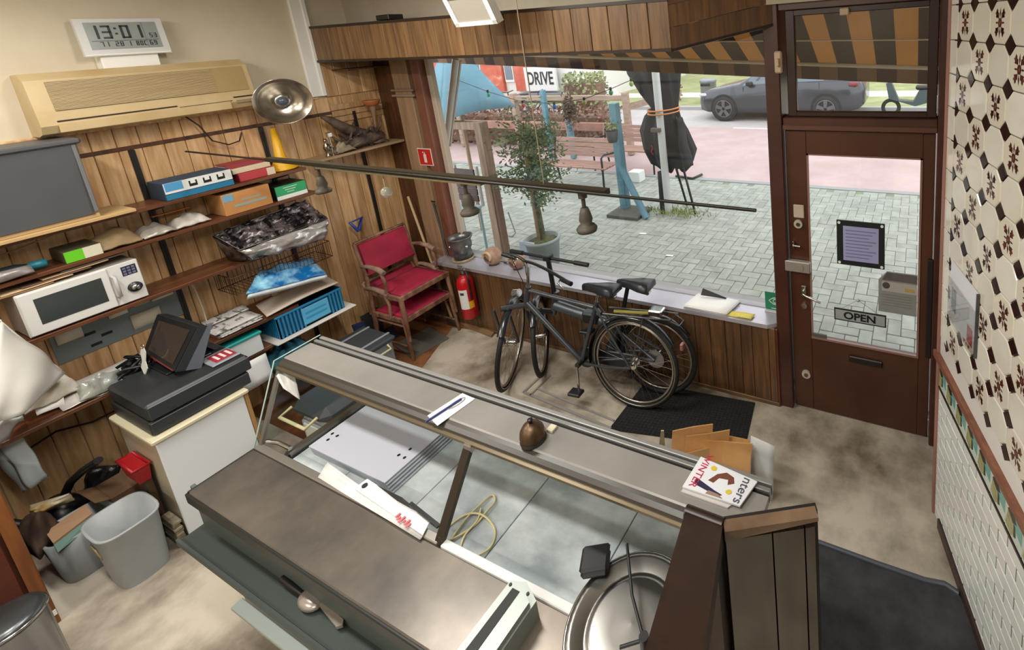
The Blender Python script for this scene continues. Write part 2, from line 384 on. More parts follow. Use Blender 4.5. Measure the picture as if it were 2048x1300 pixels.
# brown lining between the door and the tiled wall
e0 = wr(U0, 0)
lining = struct(MB().slab([(.14,2.98,0),(.2,2.98,0),(e0.x+.05,e0.y,0),(e0.x,e0.y,0)], 3.4, (0,0,1)).build('trim_3', mat('lining_stain', '4e2a20', .4, col2='6d4435', scale=5, stretch=(5,5,.6))))
MB().box(e0.x-.012, e0.x+.05, e0.y-.03, e0.y+.03, 0, 3.4, .006).build('lining_post', mat('pink_primer', '7a5248', .45, col2='9c7468', scale=2, stretch=(3,3,.4)), lining)

# tiled wall
GROUT = mat('tile_grout', '4c463e', .8)
wrt = root('wall_right', WA)
MB().slab([wr(U0,0), wr(U0,0,-.2), wr(5.2,0,-.2), wr(5.2,0)], CEIL, (0,0,1)).build('masonry', GROUT, wrt)
TILE = mat('cream_glaze', 'd3cebf', .08, col2='dedbd0', scale=3, randv=.06, spec=.6)
TILEP = mat('flower_glaze', 'd6cfc0', .08, randv=.05, spec=.6); FLW = mat('flower_print', '4a2b20', .12, spec=.6); FLR = mat('flower_print_red', '7a3f35', .12, spec=.6)
DOT = mat('brown_dot_glaze', '2a1512', .1, spec=.6)
P = .1445; cc = .036; g = .0018; th = .008
def tile_local(decor):
    m = MB(); h = P/2-g
    oct_ = [(-h+cc,-h),(h-cc,-h),(h,-h+cc),(h,h-cc),(h-cc,h),(-h+cc,h),(-h,h-cc),(-h,-h+cc)]
    s_ = .95; top = [(x*s_, y*s_, th) for x, y in oct_]; mid = [(x, y, th*.6) for x, y in oct_]; bot = [(x, y, -.001) for x, y in oct_]
    m.add(bot+mid+top, [tuple(range(16,24))]+[(i,(i+1)%8,(i+1)%8+8,i+8) for i in range(8)]+[(i+8,(i+1)%8+8,(i+1)%8+16,i+16) for i in range(8)])
    if decor:
        z = th+.0003
        def pet(cx, cy, a, l, wd, mi):
            m.m = mi; ca, sa = math.cos(a), math.sin(a)
            l *= 1.2; wd *= 1.75; pts = [(0,0),(l*.45,wd),(l,0),(l*.45,-wd)]
            m.add([(cx+x*ca-y*sa, cy+x*sa+y*ca, z) for x, y in pts], [(0,3,2,1)])
        m.m = 1; m.add([(.014*math.cos(i*PI/4), .017*math.sin(i*PI/4), z) for i in range(8)], [tuple(range(8))])
        m.m = 2; m.add([(.006*math.cos(i*PI/3), .008*math.sin(i*PI/3), z+.0002) for i in range(6)], [tuple(range(6))])
        for sy in (-1, 1):
            for sx in (-1, 1):
                pet(sx*.008, sy*.012, math.atan2(sy*1.5, sx), .03, .006, 1)
                pet(sx*.02, sy*.03, math.atan2(sy, sx*.2), .016, .004, 1)
                pet(sx*.02, sy*.03, math.atan2(sy*.2, sx), .014, .004, 2)
                pet(sx*.016, sy*.024, math.atan2(-sy*.3, sx), .014, .004, 1)
            pet(0, sy*.014, sy*PI/2, .032, .0028, 1)
            pet(sy*.011, 0, 0 if sy > 0 else PI, .018, .0025, 1)
        m.m = 0
    return m
wall_rot = Matrix(((UD.x,0,WN.x,0),(UD.y,0,WN.y,0),(0,1,0,0),(0,0,0,1)))
protos = {}
def put(key, name, u, z, off, mk, mats):
    M = Matrix.Translation(wr(u, z, off)-WA) @ wall_rot
    if key not in protos: protos[key] = mk().build(name, mats); o = protos[key]
    else: o = bpy.data.objects.new(name, protos[key].data); C.objects.link(o)
    o.parent = wrt; o.matrix_local = M
def part_tile(u0, u1):          # a cut tile at the door edge
    return lambda: MB().box(u0, u1, -P/2+g, P/2-g, -.001, th, .002)
ZR = 1.062; ub = .1235-P            # diamond column lines at u = ub + k P; rows at ZR + 2.39.. aligned
zrow0 = 2.391-9*P
for r in range(-0, 16):
    z = zrow0+(r+.5)*P
    if z+P/2 > CEIL or z-P/2 < 1.0: continue
    for k in range(-1, 13):
        u = ub+(k+.5)*P
        if u-P/2 < U0+.0: 
            w0 = U0+.004-u
            if w0 < P/2-.02: put(('c',k), 'wall_tile', u, z, 0, part_tile(w0, P/2-g), TILE)
            continue
        d = (r+k) % 2 == 0
        put(d, 'wall_tile', u, z, 0, (lambda dd=d: tile_local(dd)), [TILEP, FLW, FLR] if d else TILE)
for r in range(0, 17):
    z = zrow0+r*P
    if z+.03 > CEIL or z < 1.06: continue
    for k in range(-0, 13):
        u = ub+k*P
        if u < U0+.03: continue
        h = cc-.0022
        put('dot', 'dot_tile', u, z, 0, lambda: MB().add([(0,-h,-.001),(h,0,-.001),(0,h,-.001),(-h,0,-.001),(0,-h*.92,.0075),(h*.92,0,.0075),(0,h*.92,.0075),(-h*.92,0,.0075)], [(4,5,6,7),(0,1,5,4),(1,2,6,5),(2,3,7,6),(3,0,4,7)]), DOT)
def ubox(u0, u1, z0, z1, o0, o1, name, m, parent=None):
    mb = MB().slab([wr(u0,z0,o0), wr(u1,z0,o0), wr(u1,z1,o0), wr(u0,z1,o0)], o1-o0, WN)
    return mb.build(name, m, parent)
ubox(U0, 5.2, .998, 1.088, 0, .006, 'white_band', mat('white_glaze', 'dcdbd6', .12), wrt)
rail_ = struct(ubox(U0, 5.2, .965, .998, 0, .03, 'trim_4', mat('rail_stain', '6b4030', .35, col2='8d5d48', scale=4, stretch=(3,3,8))))
# painted border tiles under the rail
BT = mat('white_border_glaze', 'c7d2c8', .1)
bm_t = [BT, mat('border_teal', '6fa59c', .12), mat('border_olive', '8e8e5c', .12, col2='b0a878', scale=30), mat('border_dark', '26302c', .12)]
k = 0; u = U0+.004; bw = .118
while u < 1.9:
    def mk():
        m = MB().box(0, bw-.003, 0, .15, -.001, .006, .0015); z = .0065
        m.m = 1; m.add([(.055,.06,z),(.113,.04,z),(.113,.145,z),(.03,.147,z)], [(0,1,2,3)])
        m.m = 2; m.add([(.004,.02,z+.0003),(.04,.004,z+.0003),(.065,.03,z+.0003),(.055,.075,z+.0003),(.015,.09,z+.0003)], [(0,1,2,3,4)])
        m.m = 3; m.add([(.012,.09,z+.0006),(.05,.07,z+.0006),(.075,.085,z+.0006),(.06,.108,z+.0006),(.03,.11,z+.0006)], [(0,1,2,3,4)])
        m.add([(.06,.02,z+.0006),(.075,.03,z+.0006),(.068,.07,z+.0006),(.058,.075,z+.0006)], [(0,1,2,3)]); m.m = 0; return m
    put('border', 'border_tile', u, .811, 0, mk, bm_t); u += bw
ubox(U0, 5.2, .798, .809, 0, .01, 'dark_listel', mat('listel', '2a1a16', .2), wrt)
# white brick slips below
BR = mat('white_brick_glaze', 'dfe2de', .1, randv=.04, spec=.6)
bl, bh = .1335, .0662; joint = .0095
for r in range(0, 12):
    z = .798-(r+1)*bh
    if z < -.02: continue
    off = (0 if r % 2 else bl/2)
    for k in range(-2, 15):
        u = .148-2*bl+k*bl+off
        if u+bl < U0+.02 or u < U0: 
            if u+bl < U0+.03: continue
            w0 = U0+.004-u
            put(('bc',r%2), 'white_brick', u, max(z, 0.0), 0, (lambda ww=w0: MB().box(ww, bl-joint, .0012, bh-.0012, -.001, .006, .002)), BR); continue
        put('brick', 'white_brick', u, z, 0, lambda: MB().box(0, bl-joint, .0012, bh-.0012, -.001, .006, .002), BR)
struct(ubox(U0+.1, 5.2, 0, .06, .006, .018, 'baseboard_right', mat('skirting', '3a2a26', .4)))

# ================================================================= LEFT WALL: shelving and what stands on it
WF = LX+.016        # face of the planks
for y in (1.27, 1.945, 2.62):
    t = thing('shelf_upright', {1.27:'black slotted upright on the planks right of the grey storage box', 1.945:'black slotted upright behind the red box on the top shelf', 2.62:'black upright on the planks behind the red velvet chairs'}[y], 'shelf upright', (WF, y, 0), group='black slotted shelf uprights')
    MB().box(WF, WF+.016, y-.014, y+.014, .1, 2.13, .002).build('channel', mat('black_enamel', '1b1613', .4), t)
    MB().box(WF+.0165, WF+.0175, y-.003, y+.003, .15, 2.1).build('slot_line', mat('slot_dark', '050505', .6), t)
def shelf(y0, y1, z, xf, lab, m=SHELFM, th=.024):
    t = thing('wall_shelf', lab, 'shelf', (WF, (y0+y1)/2, z), group='wall shelves')
    MB().box(WF+.017, xf, y0, y1, z-th, z, .003).build('board', m, t)
    for y in (1.27, 1.945, 2.62):
        if y0 < y < y1: MB().slab([(WF+.017,y-.006,z-th),(xf-.05,y-.006,z-th),(xf-.06,y-.006,z-th-.018),(WF+.017,y-.006,z-th-.06)], .012, (0,1,0)).build('bracket', BLACK, t)
    return t
S1, S2, S3, S4, S5 = 1.79, 1.58, 1.238, .81, .592
shelf(-.3, 2.05, S1, -4.47, 'topmost dark wooden wall shelf carrying the grey storage box and yellow funnel')
shelf(-.3, 2.08, S2, -4.47, 'second dark wooden wall shelf carrying the cardboard and green boxes')
shelf(-.3, 1.95, S3, -4.44, 'dark wooden wall shelf under the white microwave')
shelf(-.3, 1.72, S4, -4.33, 'dark wooden wall shelf with newspapers, behind the cash drawers')
shelf(1.0, 2.04, S5, -4.36, 'lowest wall shelf with pale board, blue crate and teal box', mat('shelf_edge', '6e4a34', .5, col2='8a6448', scale=4))
t = thing('wall_shelf', 'pale narrow shelf carrying driftwood and ornaments beside the window', 'shelf', (WF, 2.5, 2.0), group='wall shelves')
a, b = xp(640,306,-4.5), xp(810,290,-4.5)
SZ = (a.z+b.z)/2
MB().box(WF+.017, -4.5, 2.14, 2.9, SZ-.022, SZ, .004).build('board', mat('pale_shelf', 'a58b6d', .5, col2='8c7355', scale=5), t)

# air conditioner
ay0, ay1 = .93, 1.9
t = thing('air_conditioner', 'yellowed wall air conditioner with slatted grille under the digital clock', 'air conditioner', (LX, 1.41, 2.31))
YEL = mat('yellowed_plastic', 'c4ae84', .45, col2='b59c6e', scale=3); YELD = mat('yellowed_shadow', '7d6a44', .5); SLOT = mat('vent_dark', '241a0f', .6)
prof = [(0,2.655),(.1,2.66),(.165,2.62),(.19,2.45),(.2,2.36),(.175,2.315),(.12,2.3),(0,2.3)]
MB().slab([(LX+x, ay0, z) for x, z in prof], ay1-ay0, (0,1,0)).build('housing', YEL, t)
def acf(y, z, off):                # a point on the sloped front
    k = (2.62-z)/(2.62-2.45); return Vector((LX+.165+.025*k+off, y, z))
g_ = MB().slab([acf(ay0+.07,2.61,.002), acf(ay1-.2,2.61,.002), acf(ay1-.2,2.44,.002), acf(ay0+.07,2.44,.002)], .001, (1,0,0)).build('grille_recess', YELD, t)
for i in range(22):
    z = 2.445+i*.0076
    MB().slab([acf(ay0+.07,z,.002), acf(ay1-.2,z,.002), acf(ay1-.2,z+.0042,.002), acf(ay0+.07,z+.0042,.002)], .006, (1,0,0)).build('grille_slat', YEL, t)
MB().slab([acf(ay1-.2,2.61,.002), acf(ay1-.03,2.61,.002), acf(ay1-.03,2.44,.002), acf(ay1-.2,2.44,.002)], .003, (1,0,0)).build('side_panel', mat('yellowed_panel', 'a08858', .5), t)
MB().box(LX+.2, LX+.2015, ay0+.06, ay0+.55, 2.378, 2.386).box(LX+.2, LX+.2015, ay0+.56, ay1-.14, 2.37, 2.374).box(LX+.2, LX+.2015, ay1-.13, ay1-.02, 2.39, 2.398).build('outlet_gap', SLOT, t)
MB().box(LX+.196, LX+.204, ay0+.06, ay1-.15, 2.315, 2.37, .003).build('louvre', YEL, t)
MB().box(LX+.2, LX+.203, ay1-.12, ay1-.03, 2.35, 2.372, .001).build('control_panel', mat('panel_grey', '8f8468', .4), t)
cpts = [(WF+.03,1.55,2.3),(WF+.05,1.6,2.22),(WF+.06,1.64,2.1),(WF+.06,1.72,2.05),(WF+.04,1.79,2.06),(WF+.03,1.82,2.12)]
tag(MB().tube(cpts, .005, 6).build('cable', mat('brown_cable', '2c1a12', .5)), 'thin dark cable looping down from the air conditioner', 'cable')

# digital clock
ck = thing('wall_clock', 'silver digital wall clock reading 13:01 above the air conditioner', 'clock', (LX, 1.4, 2.66))
A_, B_, C_, D_ = xp(148,34,-4.66), xp(326,40,-4.66), xp(342,107,-4.63), xp(166,112,-4.63)
Y0, Y1, Z0, Z1 = (A_.y+D_.y)/2, (B_.y+C_.y)/2, (C_.z+D_.z)/2, (A_.z+B_.z)/2
tilt = lambda z: -4.64-(z-Z0)*.12
def cf(y, z, off=0): return Vector((tilt(z)+off, y, z))
MB().slab([cf(Y0,Z0), cf(Y1,Z0), cf(Y1,Z1), cf(Y0,Z1)], -.03, (1,0,0)).build('case', mat('silver_plastic', 'c9c9c6', .35), ck)
fw = .03
o = MB().slab([cf(Y0+.035,Z0+.04,.001), cf(Y1-.032,Z0+.04,.001), cf(Y1-.032,Z1-.022,.001), cf(Y0+.035,Z1-.022,.001)], .0015, (1,0,0)).build('display', mat('lcd', '8d9390', .25), ck)
MB().slab([cf(Y0+.005,Z0+.005,.0), cf(Y1-.005,Z0+.005,.0), cf(Y1-.005,Z0+.012,.0), cf(Y0+.005,Z0+.012,.0)], .004, (1,0,0)).build('lower_rim', WHITE, ck)
MB().box(-4.75, -4.66, Y0+.06, Y1-.06, 2.655, Z0+.005, .004).build('stand', WHITE, ck)
INK = mat('lcd_ink', '15171a', .4)
cy = (Y0+Y1)/2; hh = Z1-Z0
SEG = {'0':'abcdef','1':'bc','2':'abged','3':'abgcd','4':'fgbc','5':'afgcd','6':'afgedc','7':'abc','8':'abcdefg','9':'abcdfg','C':'afed',' ':''}
def lcd(s_, y, z, h, w_, st, gap):
    """seven segment figures: lower left corner y,z; figure height h, width w_, stroke st"""
    for ch in s_:
        m = MB()
        if ch == ':':
            for f_ in (.3,.7): m.slab([cf(y,z+h*f_,.003), cf(y+st,z+h*f_,.003), cf(y+st,z+h*f_+st,.003), cf(y,z+h*f_+st,.003)], .001, (1,0,0))
            m.build('digit_colon', INK, o); y += st+gap; continue
        R2_ = {'a':(0,h-st,w_,h),'d':(0,0,w_,st),'g':(0,h/2-st/2,w_,h/2+st/2),'f':(0,h/2,st,h),'e':(0,0,st,h/2),'b':(w_-st,h/2,w_,h),'c':(w_-st,0,w_,h/2)}
        for k_ in SEG[ch]:
            a0_, b0_, a1_, b1_ = R2_[k_]; m.slab([cf(y+a0_,z+b0_,.003), cf(y+a1_,z+b0_,.003), cf(y+a1_,z+b1_,.003), cf(y+a0_,z+b1_,.003)], .001, (1,0,0))
        if SEG[ch]: m.build('digit', INK, o)
        y += w_+gap
lcd('13:01', Y0+.045, Z0+hh*.46, hh*.36, .038, .011, .014); lcd('53', Y1-.075, Z0+hh*.46, hh*.13, .013, .004, .006)
lcd('71 28', Y0+.075, Z0+hh*.25, hh*.13, .014, .004, .006); lcd('1 80C', cy+.005, Z0+hh*.25, hh*.13, .012, .004, .005); lcd('69', Y1-.085, Z0+hh*.25, hh*.13, .013, .004, .006)
MB().slab([cf(Y1-.095,Z0+.045,.003), cf(Y1-.0945,Z0+.045,.003), cf(Y1-.0945,Z1-.025,.003), cf(Y1-.095,Z1-.025,.003)], .001, (1,0,0)).slab([cf(Y0+.045,Z0+hh*.4,.003), cf(Y1-.04,Z0+hh*.4,.003), cf(Y1-.04,Z0+hh*.41,.003), cf(Y0+.045,Z0+hh*.41,.003)], .001, (1,0,0)).build('display_lines', INK, o)

# dome reflector lamp near the shelf end
pc = xp(567, 203, -4.38); dax = (EYE-pc).normalized(); dax = (dax+Vector((0,.12,-.12))).normalized()
R_ = 45/pxm(pc)
t = thing('dome_lamp', 'polished metal dome reflector lamp with a grey bulb above the yellow funnel', 'lamp', (WF, pc.y+.05, pc.z))
dm = mat('spun_aluminium', 'b5ab9c', .24, 1)
MB().lathe([(R_*.28,-R_*.55),(R_*.55,-R_*.5),(R_*.8,-R_*.32),(R_,0),(R_*1.02,.004),(R_*.99,.002),(R_*.78,-R_*.3),(R_*.53,-R_*.47),(R_*.26,-R_*.52)], pc, dax, 36).build('reflector', dm, t)
MB().lathe([(0,-R_*.6),(R_*.26,-R_*.6),(R_*.3,-R_*.35),(R_*.27,-R_*.2),(R_*.2,-R_*.2)], pc, dax, 24).build('bulb_collar', CHROME, t)
MB().sphere(pc-dax*R_*.25, R_*.21, 16, 10).build('bulb', mat('bulb_glass', '4b535c', .12), t)
MB().tube([pc-dax*R_*.6, pc-dax*(R_*.8), (WF+.02, pc.y+.1, pc.z+.02)], .012, 8).build('arm', BLACK, t)

def crate(name, lab, cat, x0, x1, y0, y1, z0, z1, m, lidm=None, ins=.02):
    t = thing(name, lab, cat, ((x0+x1)/2, (y0+y1)/2, z0))
    q = lambda i, z: [(x0+i,y0+i,z),(x1-i,y0+i,z),(x1-i,y1-i,z),(x0+i,y1-i,z)]
    a, b = q(ins, z0), q(0, z1-.03)
    MB().add(a+b, [(3,2,1,0),(4,5,6,7)]+[(i,(i+1)%4,(i+1)%4+4,i+4) for i in range(4)]).build('body', m, t)
    MB().box(x0-.015, x1+.015, y0-.015, y1+.015, z1-.03, z1, .008).build('lid', lidm or m, t)
    return t
GREYP = mat('grey_plastic', '4b4c4e', .45, col2='535456', scale=2)
gr = crate('storage_box', 'large dark grey plastic storage box with lid on the top shelf', 'storage box', -4.72, -4.42, .35, 1.0, S1+.045, 2.285, GREYP)
for y in (.62, .99): MB().box(-4.424,-4.414, y-.012, y+.004, S1+.06, 2.25, .003).build('corner_rib', mat('grey_rib', '6a6b6d', .4), gr)
tag(MB().box(-4.72, -4.42, -.1, 1.13, S1+.001, S1+.02, .002).build('pale_board', mat('raw_pine', 'c6a878', .6, col2='b18f5e', scale=4, stretch=(4,.5,4))), 'pale pine board lying under the grey storage box', 'board')
tag(MB().box(-4.7, -4.45, -.1, 1.0, S1+.021, S1+.043, .002).build('pale_board', mat('raw_pine2', 'b99b70', .6)), 'upper pale board between the storage box and the lower board', 'board')

def carton(name, lab, cat, x0, x1, y0, y1, z0, z1, m, group=None):
    t = thing(name, lab, cat, ((x0+x1)/2, (y0+y1)/2, z0), group=group)
    MB().box(x0, x1, y0, y1, z0, z1, .003).build('body', m, t); return t
def face_rect(parent, name, x, y0, y1, z0, z1, m, off=.0012): return MB().box(x, x+off, y0, y1, z0, z1).build(name, m, parent)
# blue and white printer carton
t = carton('product_carton', 'blue and white carton with black pictograms on the top shelf', 'box', -4.7, -4.48, 1.28, 1.62, S1+.001, S1+.118, mat('navy_card', '1d3a52', .6))
face_rect(t, 'white_label', -4.48, 1.283, 1.617, S1+.045, S1+.116, mat('label_white', 'd8d9d6', .5))
face_rect(t, 'teal_band', -4.48, 1.283, 1.617, S1+.003, S1+.04, mat('label_teal', '1f6f94', .5))
face_rect(t, 'blue_panel', -4.479, 1.287, 1.37, S1+.06, S1+.115, mat('label_blue', '4a90be', .5))
for i, y in enumerate((1.42, 1.49, 1.56)):
    o = face_rect(t, 'pictogram', -4.479, y-.02, y+.02, S1+.062, S1+.1, INK)
    face_rect(t, 'pictogram_detail', -4.4785, y-.012, y+.012, S1+.08, S1+.105, mat('label_white', 'd8d9d6', .5))
# red box and boxes above it
t = carton('red_box', 'red box with white end on the top shelf beside the blue carton', 'box', -4.7, -4.5, 1.66, 1.87, S1+.001, S1+.06, mat('red_card', 'b03a40', .55))
face_rect(t, 'white_end', -4.5, 1.82, 1.868, S1+.003, S1+.058, mat('end_white', 'd3c4ac', .6))
tag(MB().box(-4.7, -4.52, 1.64, 1.86, S1+.062, S1+.1, .003).build('cream_box', mat('cream_card', 'cdbfa2', .6)), 'flat cream box lying on the red box', 'box')
t = thing('red_binder', 'worn red binder on top of the cream box', 'binder', (-4.6, 1.74, S1+.101))
MB().box(-4.7, -4.55, 1.62, 1.84, S1+.101, S1+.104).box(-4.7,-4.55,1.62,1.84,S1+.128,S1+.132).box(-4.553,-4.548,1.62,1.84,S1+.101,S1+.132).build('cover', mat('binder_red', '8f3238', .6), t)
MB().box(-4.69, -4.556, 1.63, 1.835, S1+.105, S1+.127).build('pages', mat('binder_pages', 'c4ab9c', .8), t)
# yellow funnel on its wide mouth
b = Vector((-4.59, 1.96, S1+.001))
t = thing('yellow_funnel', 'yellow plastic funnel standing mouth down on the top shelf', 'funnel', b)
YP = mat('yellow_plastic', 'd9a51f', .4)
MB().lathe([(.085,0),(.086,.012),(.08,.02),(.04,.085),(.034,.1),(.016,.33),(.011,.33),(.029,.1),(.035,.08),(.074,.02)], b, (0,0,1), 24).build('cone', YP, t)
MB().torus(b+Vector((0,0,.008)), (0,0,1), .086, .007, 28, 6).build('rim', YP, t)

# second shelf
t = carton('cardboard_box', 'tan cardboard box with blue corner print on the second shelf', 'box', -4.71, -4.48, 1.53, 1.8, S2+.001, S2+.155, CARD)
face_rect(t, 'blue_print', -4.48, 1.535, 1.59, S2+.1, S2+.15, mat('print_blue', '6f9db5', .6))
face_rect(t, 'band_print', -4.48, 1.585, 1.77, S2+.05, S2+.068, mat('print_grey', '8b9a92', .6))
face_rect(t, 'line_print', -4.48, 1.63, 1.74, S2+.085, S2+.095, mat('print_grey', '8b9a92', .6))
face_rect(t, 'red_print', -4.48, 1.62, 1.68, S2+.115, S2+.13, mat('print_orange', 'c08050', .6))
t = carton('green_box', 'green and white box with black sides at the end of the second shelf', 'box', -4.7, -4.49, 1.83, 2.03, S2+.001, S2+.11, mat('dark_card', '1c2418', .5))
face_rect(t, 'green_front', -4.49, 1.832, 2.028, S2+.032, S2+.108, mat('front_green', '2f9a60', .5))
face_rect(t, 'white_strip', -4.49, 1.832, 2.028, S2+.002, S2+.032, mat('front_white', 'dfe2e0', .5))
for k in range(3): face_rect(t, 'print_line', -4.4885, 1.88+.01*k, 1.97-.012*k, S2+.086-k*.018, S2+.091-k*.018, mat('front_pale', 'bfe0cc', .5))
def bag(name, lab, cat, q, m, amp, t=.01, f=3, sd=1, base=0, nx=14, ny=10):
    """crumpled bag: domed sheet over the quad q"""
    dn = wob(amp, f, sd)
    mb = MB().sheet(q, nx, ny, lambda u, v: base*math.sin(PI*u)**.6*math.sin(PI*v)**.6+abs(dn(u,v))*(.3+math.sin(PI*u)*math.sin(PI*v)), t)
    return tag(mb.build(name, m), lab, cat)
FOIL = mat('silver_foil', 'b9b6b2', .22, .85, col2='7e7974', scale=5, bump=.25)
CLEARB = mat('cloudy_plastic', 'b5aea4', .3, .1, col2='8d857a', scale=8, bump=.3)
def flat_q(y0, y1, x0, x1, z): return [(x1,y0,z),(x1,y1,z),(x0,y1,z),(x0,y0,z)]
bag('paper_bag', 'crumpled tan paper bag in the middle of the second shelf', 'bag', flat_q(.93,1.14,-4.7,-4.49,S2+.012), mat('tan_paper', 'a08a66', .7, col2='8a7350', scale=6, bump=.3), .05, sd=3, base=.07)
bag('plastic_bag', 'grey crumpled plastic bag next to the tan paper bag', 'bag', flat_q(1.13,1.29,-4.69,-4.49,S2+.01), CLEARB, .05, sd=5, base=.04)
bag('plastic_bag', 'white crumpled plastic bag under the orange strip', 'bag', flat_q(1.29,1.46,-4.68,-4.5,S2+.01), mat('white_film', 'cfcac2', .4, col2='a59e94', scale=9, bump=.3), .05, sd=8, base=.05)
tag(MB().box(-4.66,-4.64,1.24,1.42,S2+.1,S2+.106,.001).build('orange_strip', mat('orange_plastic', 'c26a24', .5)), 'orange plastic strip lying over the white bag', 'strip')
tag(MB().cyl((-4.66,.62,S2+.1),(-4.6,1.0,S2+.19),.004,6).build('wooden_stick', mat('stick_wood', 'a98352', .6)), 'thin wooden stick leaning on the second shelf', 'stick')
t = carton('green_white_box', 'small box with lime green and white end on the second shelf', 'box', -4.7, -4.48, .83, .97, S2+.001, S2+.07, mat('olive_card', '4a4632', .6))
face_rect(t, 'lime_end', -4.48, .832, .9, S2+.003, S2+.068, mat('lime', '63c21e', .5)); face_rect(t, 'white_end', -4.48, .9, .968, S2+.003, S2+.068, mat('ivory', 'cfcbb4', .6))
t = thing('spray_bottle', 'bottle with teal cap lying among dark bags on the second shelf', 'bottle', (-4.55,.68,S2))
MB().lathe([(0,0),(.03,0),(.034,.03),(.034,.16),(.02,.2)], (-4.56,.52,S2+.036), (.15,1,0), 16).build('body', mat('dark_bottle', '1f2a2c', .3), t)
MB().lathe([(.02,.2),(.024,.2),(.022,.26),(0,.265)], (-4.56,.52,S2+.036), (.15,1,0), 16).build('cap', mat('teal_cap', '1d6f80', .4), t)
bag('plastic_bag', 'dark glossy bag at the left end of the second shelf', 'bag', flat_q(.3,.62,-4.7,-4.46,S2+.012), mat('dark_film', '4a4844', .25, .2, col2='8d8880', scale=8, bump=.35), .07, sd=11, base=.06)
bag('plastic_bag', 'silver film bag hanging over the left shelf edge', 'bag', [(-4.45,.42,S2+.005),(-4.45,.72,S2+.02),(-4.5,.72,S2+.05),(-4.5,.42,S2+.05)], mat('mauve_film', 'a39a9a', .3, .3, col2='6f6866', scale=9, bump=.3), .04, sd=14, base=.03)

# microwave with papers on top
t = thing('microwave', 'white microwave oven with dark door glass on the third shelf', 'microwave', (-4.6,.85,S3))
MX = -4.46
a_, b_, c_, d_ = xp(22,590,MX), xp(268,513,MX), xp(298,585,MX), xp(60,672,MX)
m0, m1, mz0, mz1 = (a_.y+d_.y)/2, (b_.y+c_.y)/2, S3+.008, S3+.008+((a_.z+b_.z)-(c_.z+d_.z))/2
MWW = mat('microwave_white', 'd5d4d0', .35)
MB().box(-4.72, MX, m0, m1, mz0, mz1, .006).build('cabinet', mat('microwave_body', '8c867e', .5), t)
MB().box(MX, MX+.006, m0, m1, mz0, mz1, .003).build('front_panel', MWW, t)
dy1 = m0+(m1-m0)*.72
o = MB().box(MX+.006, MX+.016, m0+.004, dy1, mz0+.004, mz1-.004, .004).build('door', MWW, t)
MB().box(MX+.016, MX+.018, m0+.05, dy1-.03, mz0+.055, mz1-.045, .001).build('door_glass', mat('smoked_glass', '3a3e3e', .12), o)
h = MB(); yy = dy1+.012
h.tube([(MX+.006,yy,mz1-.06),(MX+.04,yy,mz1-.065),(MX+.04,yy,mz0+.065),(MX+.006,yy,mz0+.06)], .009, 8); h.build('handle', mat('handle_grey', 'b5b4b0', .35), o)
ky = (dy1+m1)/2+.02
MB().box(MX+.006, MX+.008, ky-.03, ky+.03, mz1-.085, mz1-.025, .001).build('keypad', mat('keypad_navy', '23233c', .3), t)
for i in range(3):
    for j in range(3): MB().box(MX+.008, MX+.0095, ky-.025+i*.018, ky-.012+i*.018, mz1-.08+j*.018, mz1-.068+j*.018).build('key', mat('key_grey', '6d6d84', .4), t)
MB().lathe([(.03,0),(.03,.012),(.024,.012),(.022,.016),(0,.016)], (MX+.006,ky,mz0+.085), (1,0,0), 24).build('dial_ring', mat('dial_dark', '2b2c2e', .3), t)
MB().lathe([(.018,.016),(.017,.026),(0,.026)], (MX+.006,ky,mz0+.085), (1,0,0), 20).build('dial', CHROME, t)
for y in (m0+.03, m1-.03): MB().cyl((MX-.03,y,S3),(MX-.03,y,mz0+.002),.012,10).build('foot', BLACK, t)
for i in range(5):
    y0 = m0-.1+i*.07; z = mz1+.004+i*.0095; x0 = -4.69+random.uniform(0,.02)
    MB_ = MB().sheet([(-4.47-i*.006,y0,z),(-4.47-i*.006,y0+.24,z+.002),(x0,y0+.24,z),(x0,y0,z)], 6, 4, wob(.004,2,i*3), .006)
    tag(MB_.build('paper_stack', [mat('kraft_paper','8a6c4c',.8), mat('manila','c7ab84',.8), mat('brown_envelope','6b5242',.8), mat('manila','c7ab84',.8), mat('grey_paper','8e8680',.8)][i]), ['worn kraft paper sheets, lowest on the microwave','manila envelope sheets on the microwave','dark brown envelope on the microwave','second manila envelope higher on the microwave','grey paper sheet topmost on the microwave'][i], 'paper', 'papers on the microwave')

# foil tray (third shelf, right end): black foil over a white bag
q = [xp(425,492,-4.40), xp(655,440,-4.40), xp(600,402,-4.66), xp(470,440,-4.70)]
qq = [Vector((-4.36,1.40,S3+.16)), Vector((-4.34,2.06,S3+.17)), Vector((-4.68,2.02,S3+.2)), Vector((-4.68,1.42,S3+.2))]
qq = [xp(480,500,-4.30), xp(655,437,-4.30), xp(608,402,-4.55), xp(425,470,-4.50)]
t = thing('foil_bag', 'crumpled black and silver foil cool bag on the third shelf', 'bag', (-4.5,1.75,S3))
BF = mat('black_foil', '1c191b', .22, .6, col2='9c9294', scale=8, stretch=(1,2.2,1), bump=.9, lo=.45, hi=.72, detail=8)  # second colour paints silver-grey highlights into the black foil
MB().sheet(qq, 40, 26, lambda u, v: .03*noise.noise(Vector((u*5,v*5,2)))+.03*noise.noise(Vector((u*11,v*11,5)))+.012*noise.noise(Vector((u*23,v*23,5))), .006).build('foil_top', BF, t)
lo_ = [xp(505,520,-4.31), xp(650,478,-4.31), Vector((-4.56,2.0,S3+.012)), Vector((-4.56,1.5,S3+.012))]
q2 = [lo_[0], lo_[1], qq[1]-Vector((0,0,.008)), qq[0]-Vector((0,0,.008))]
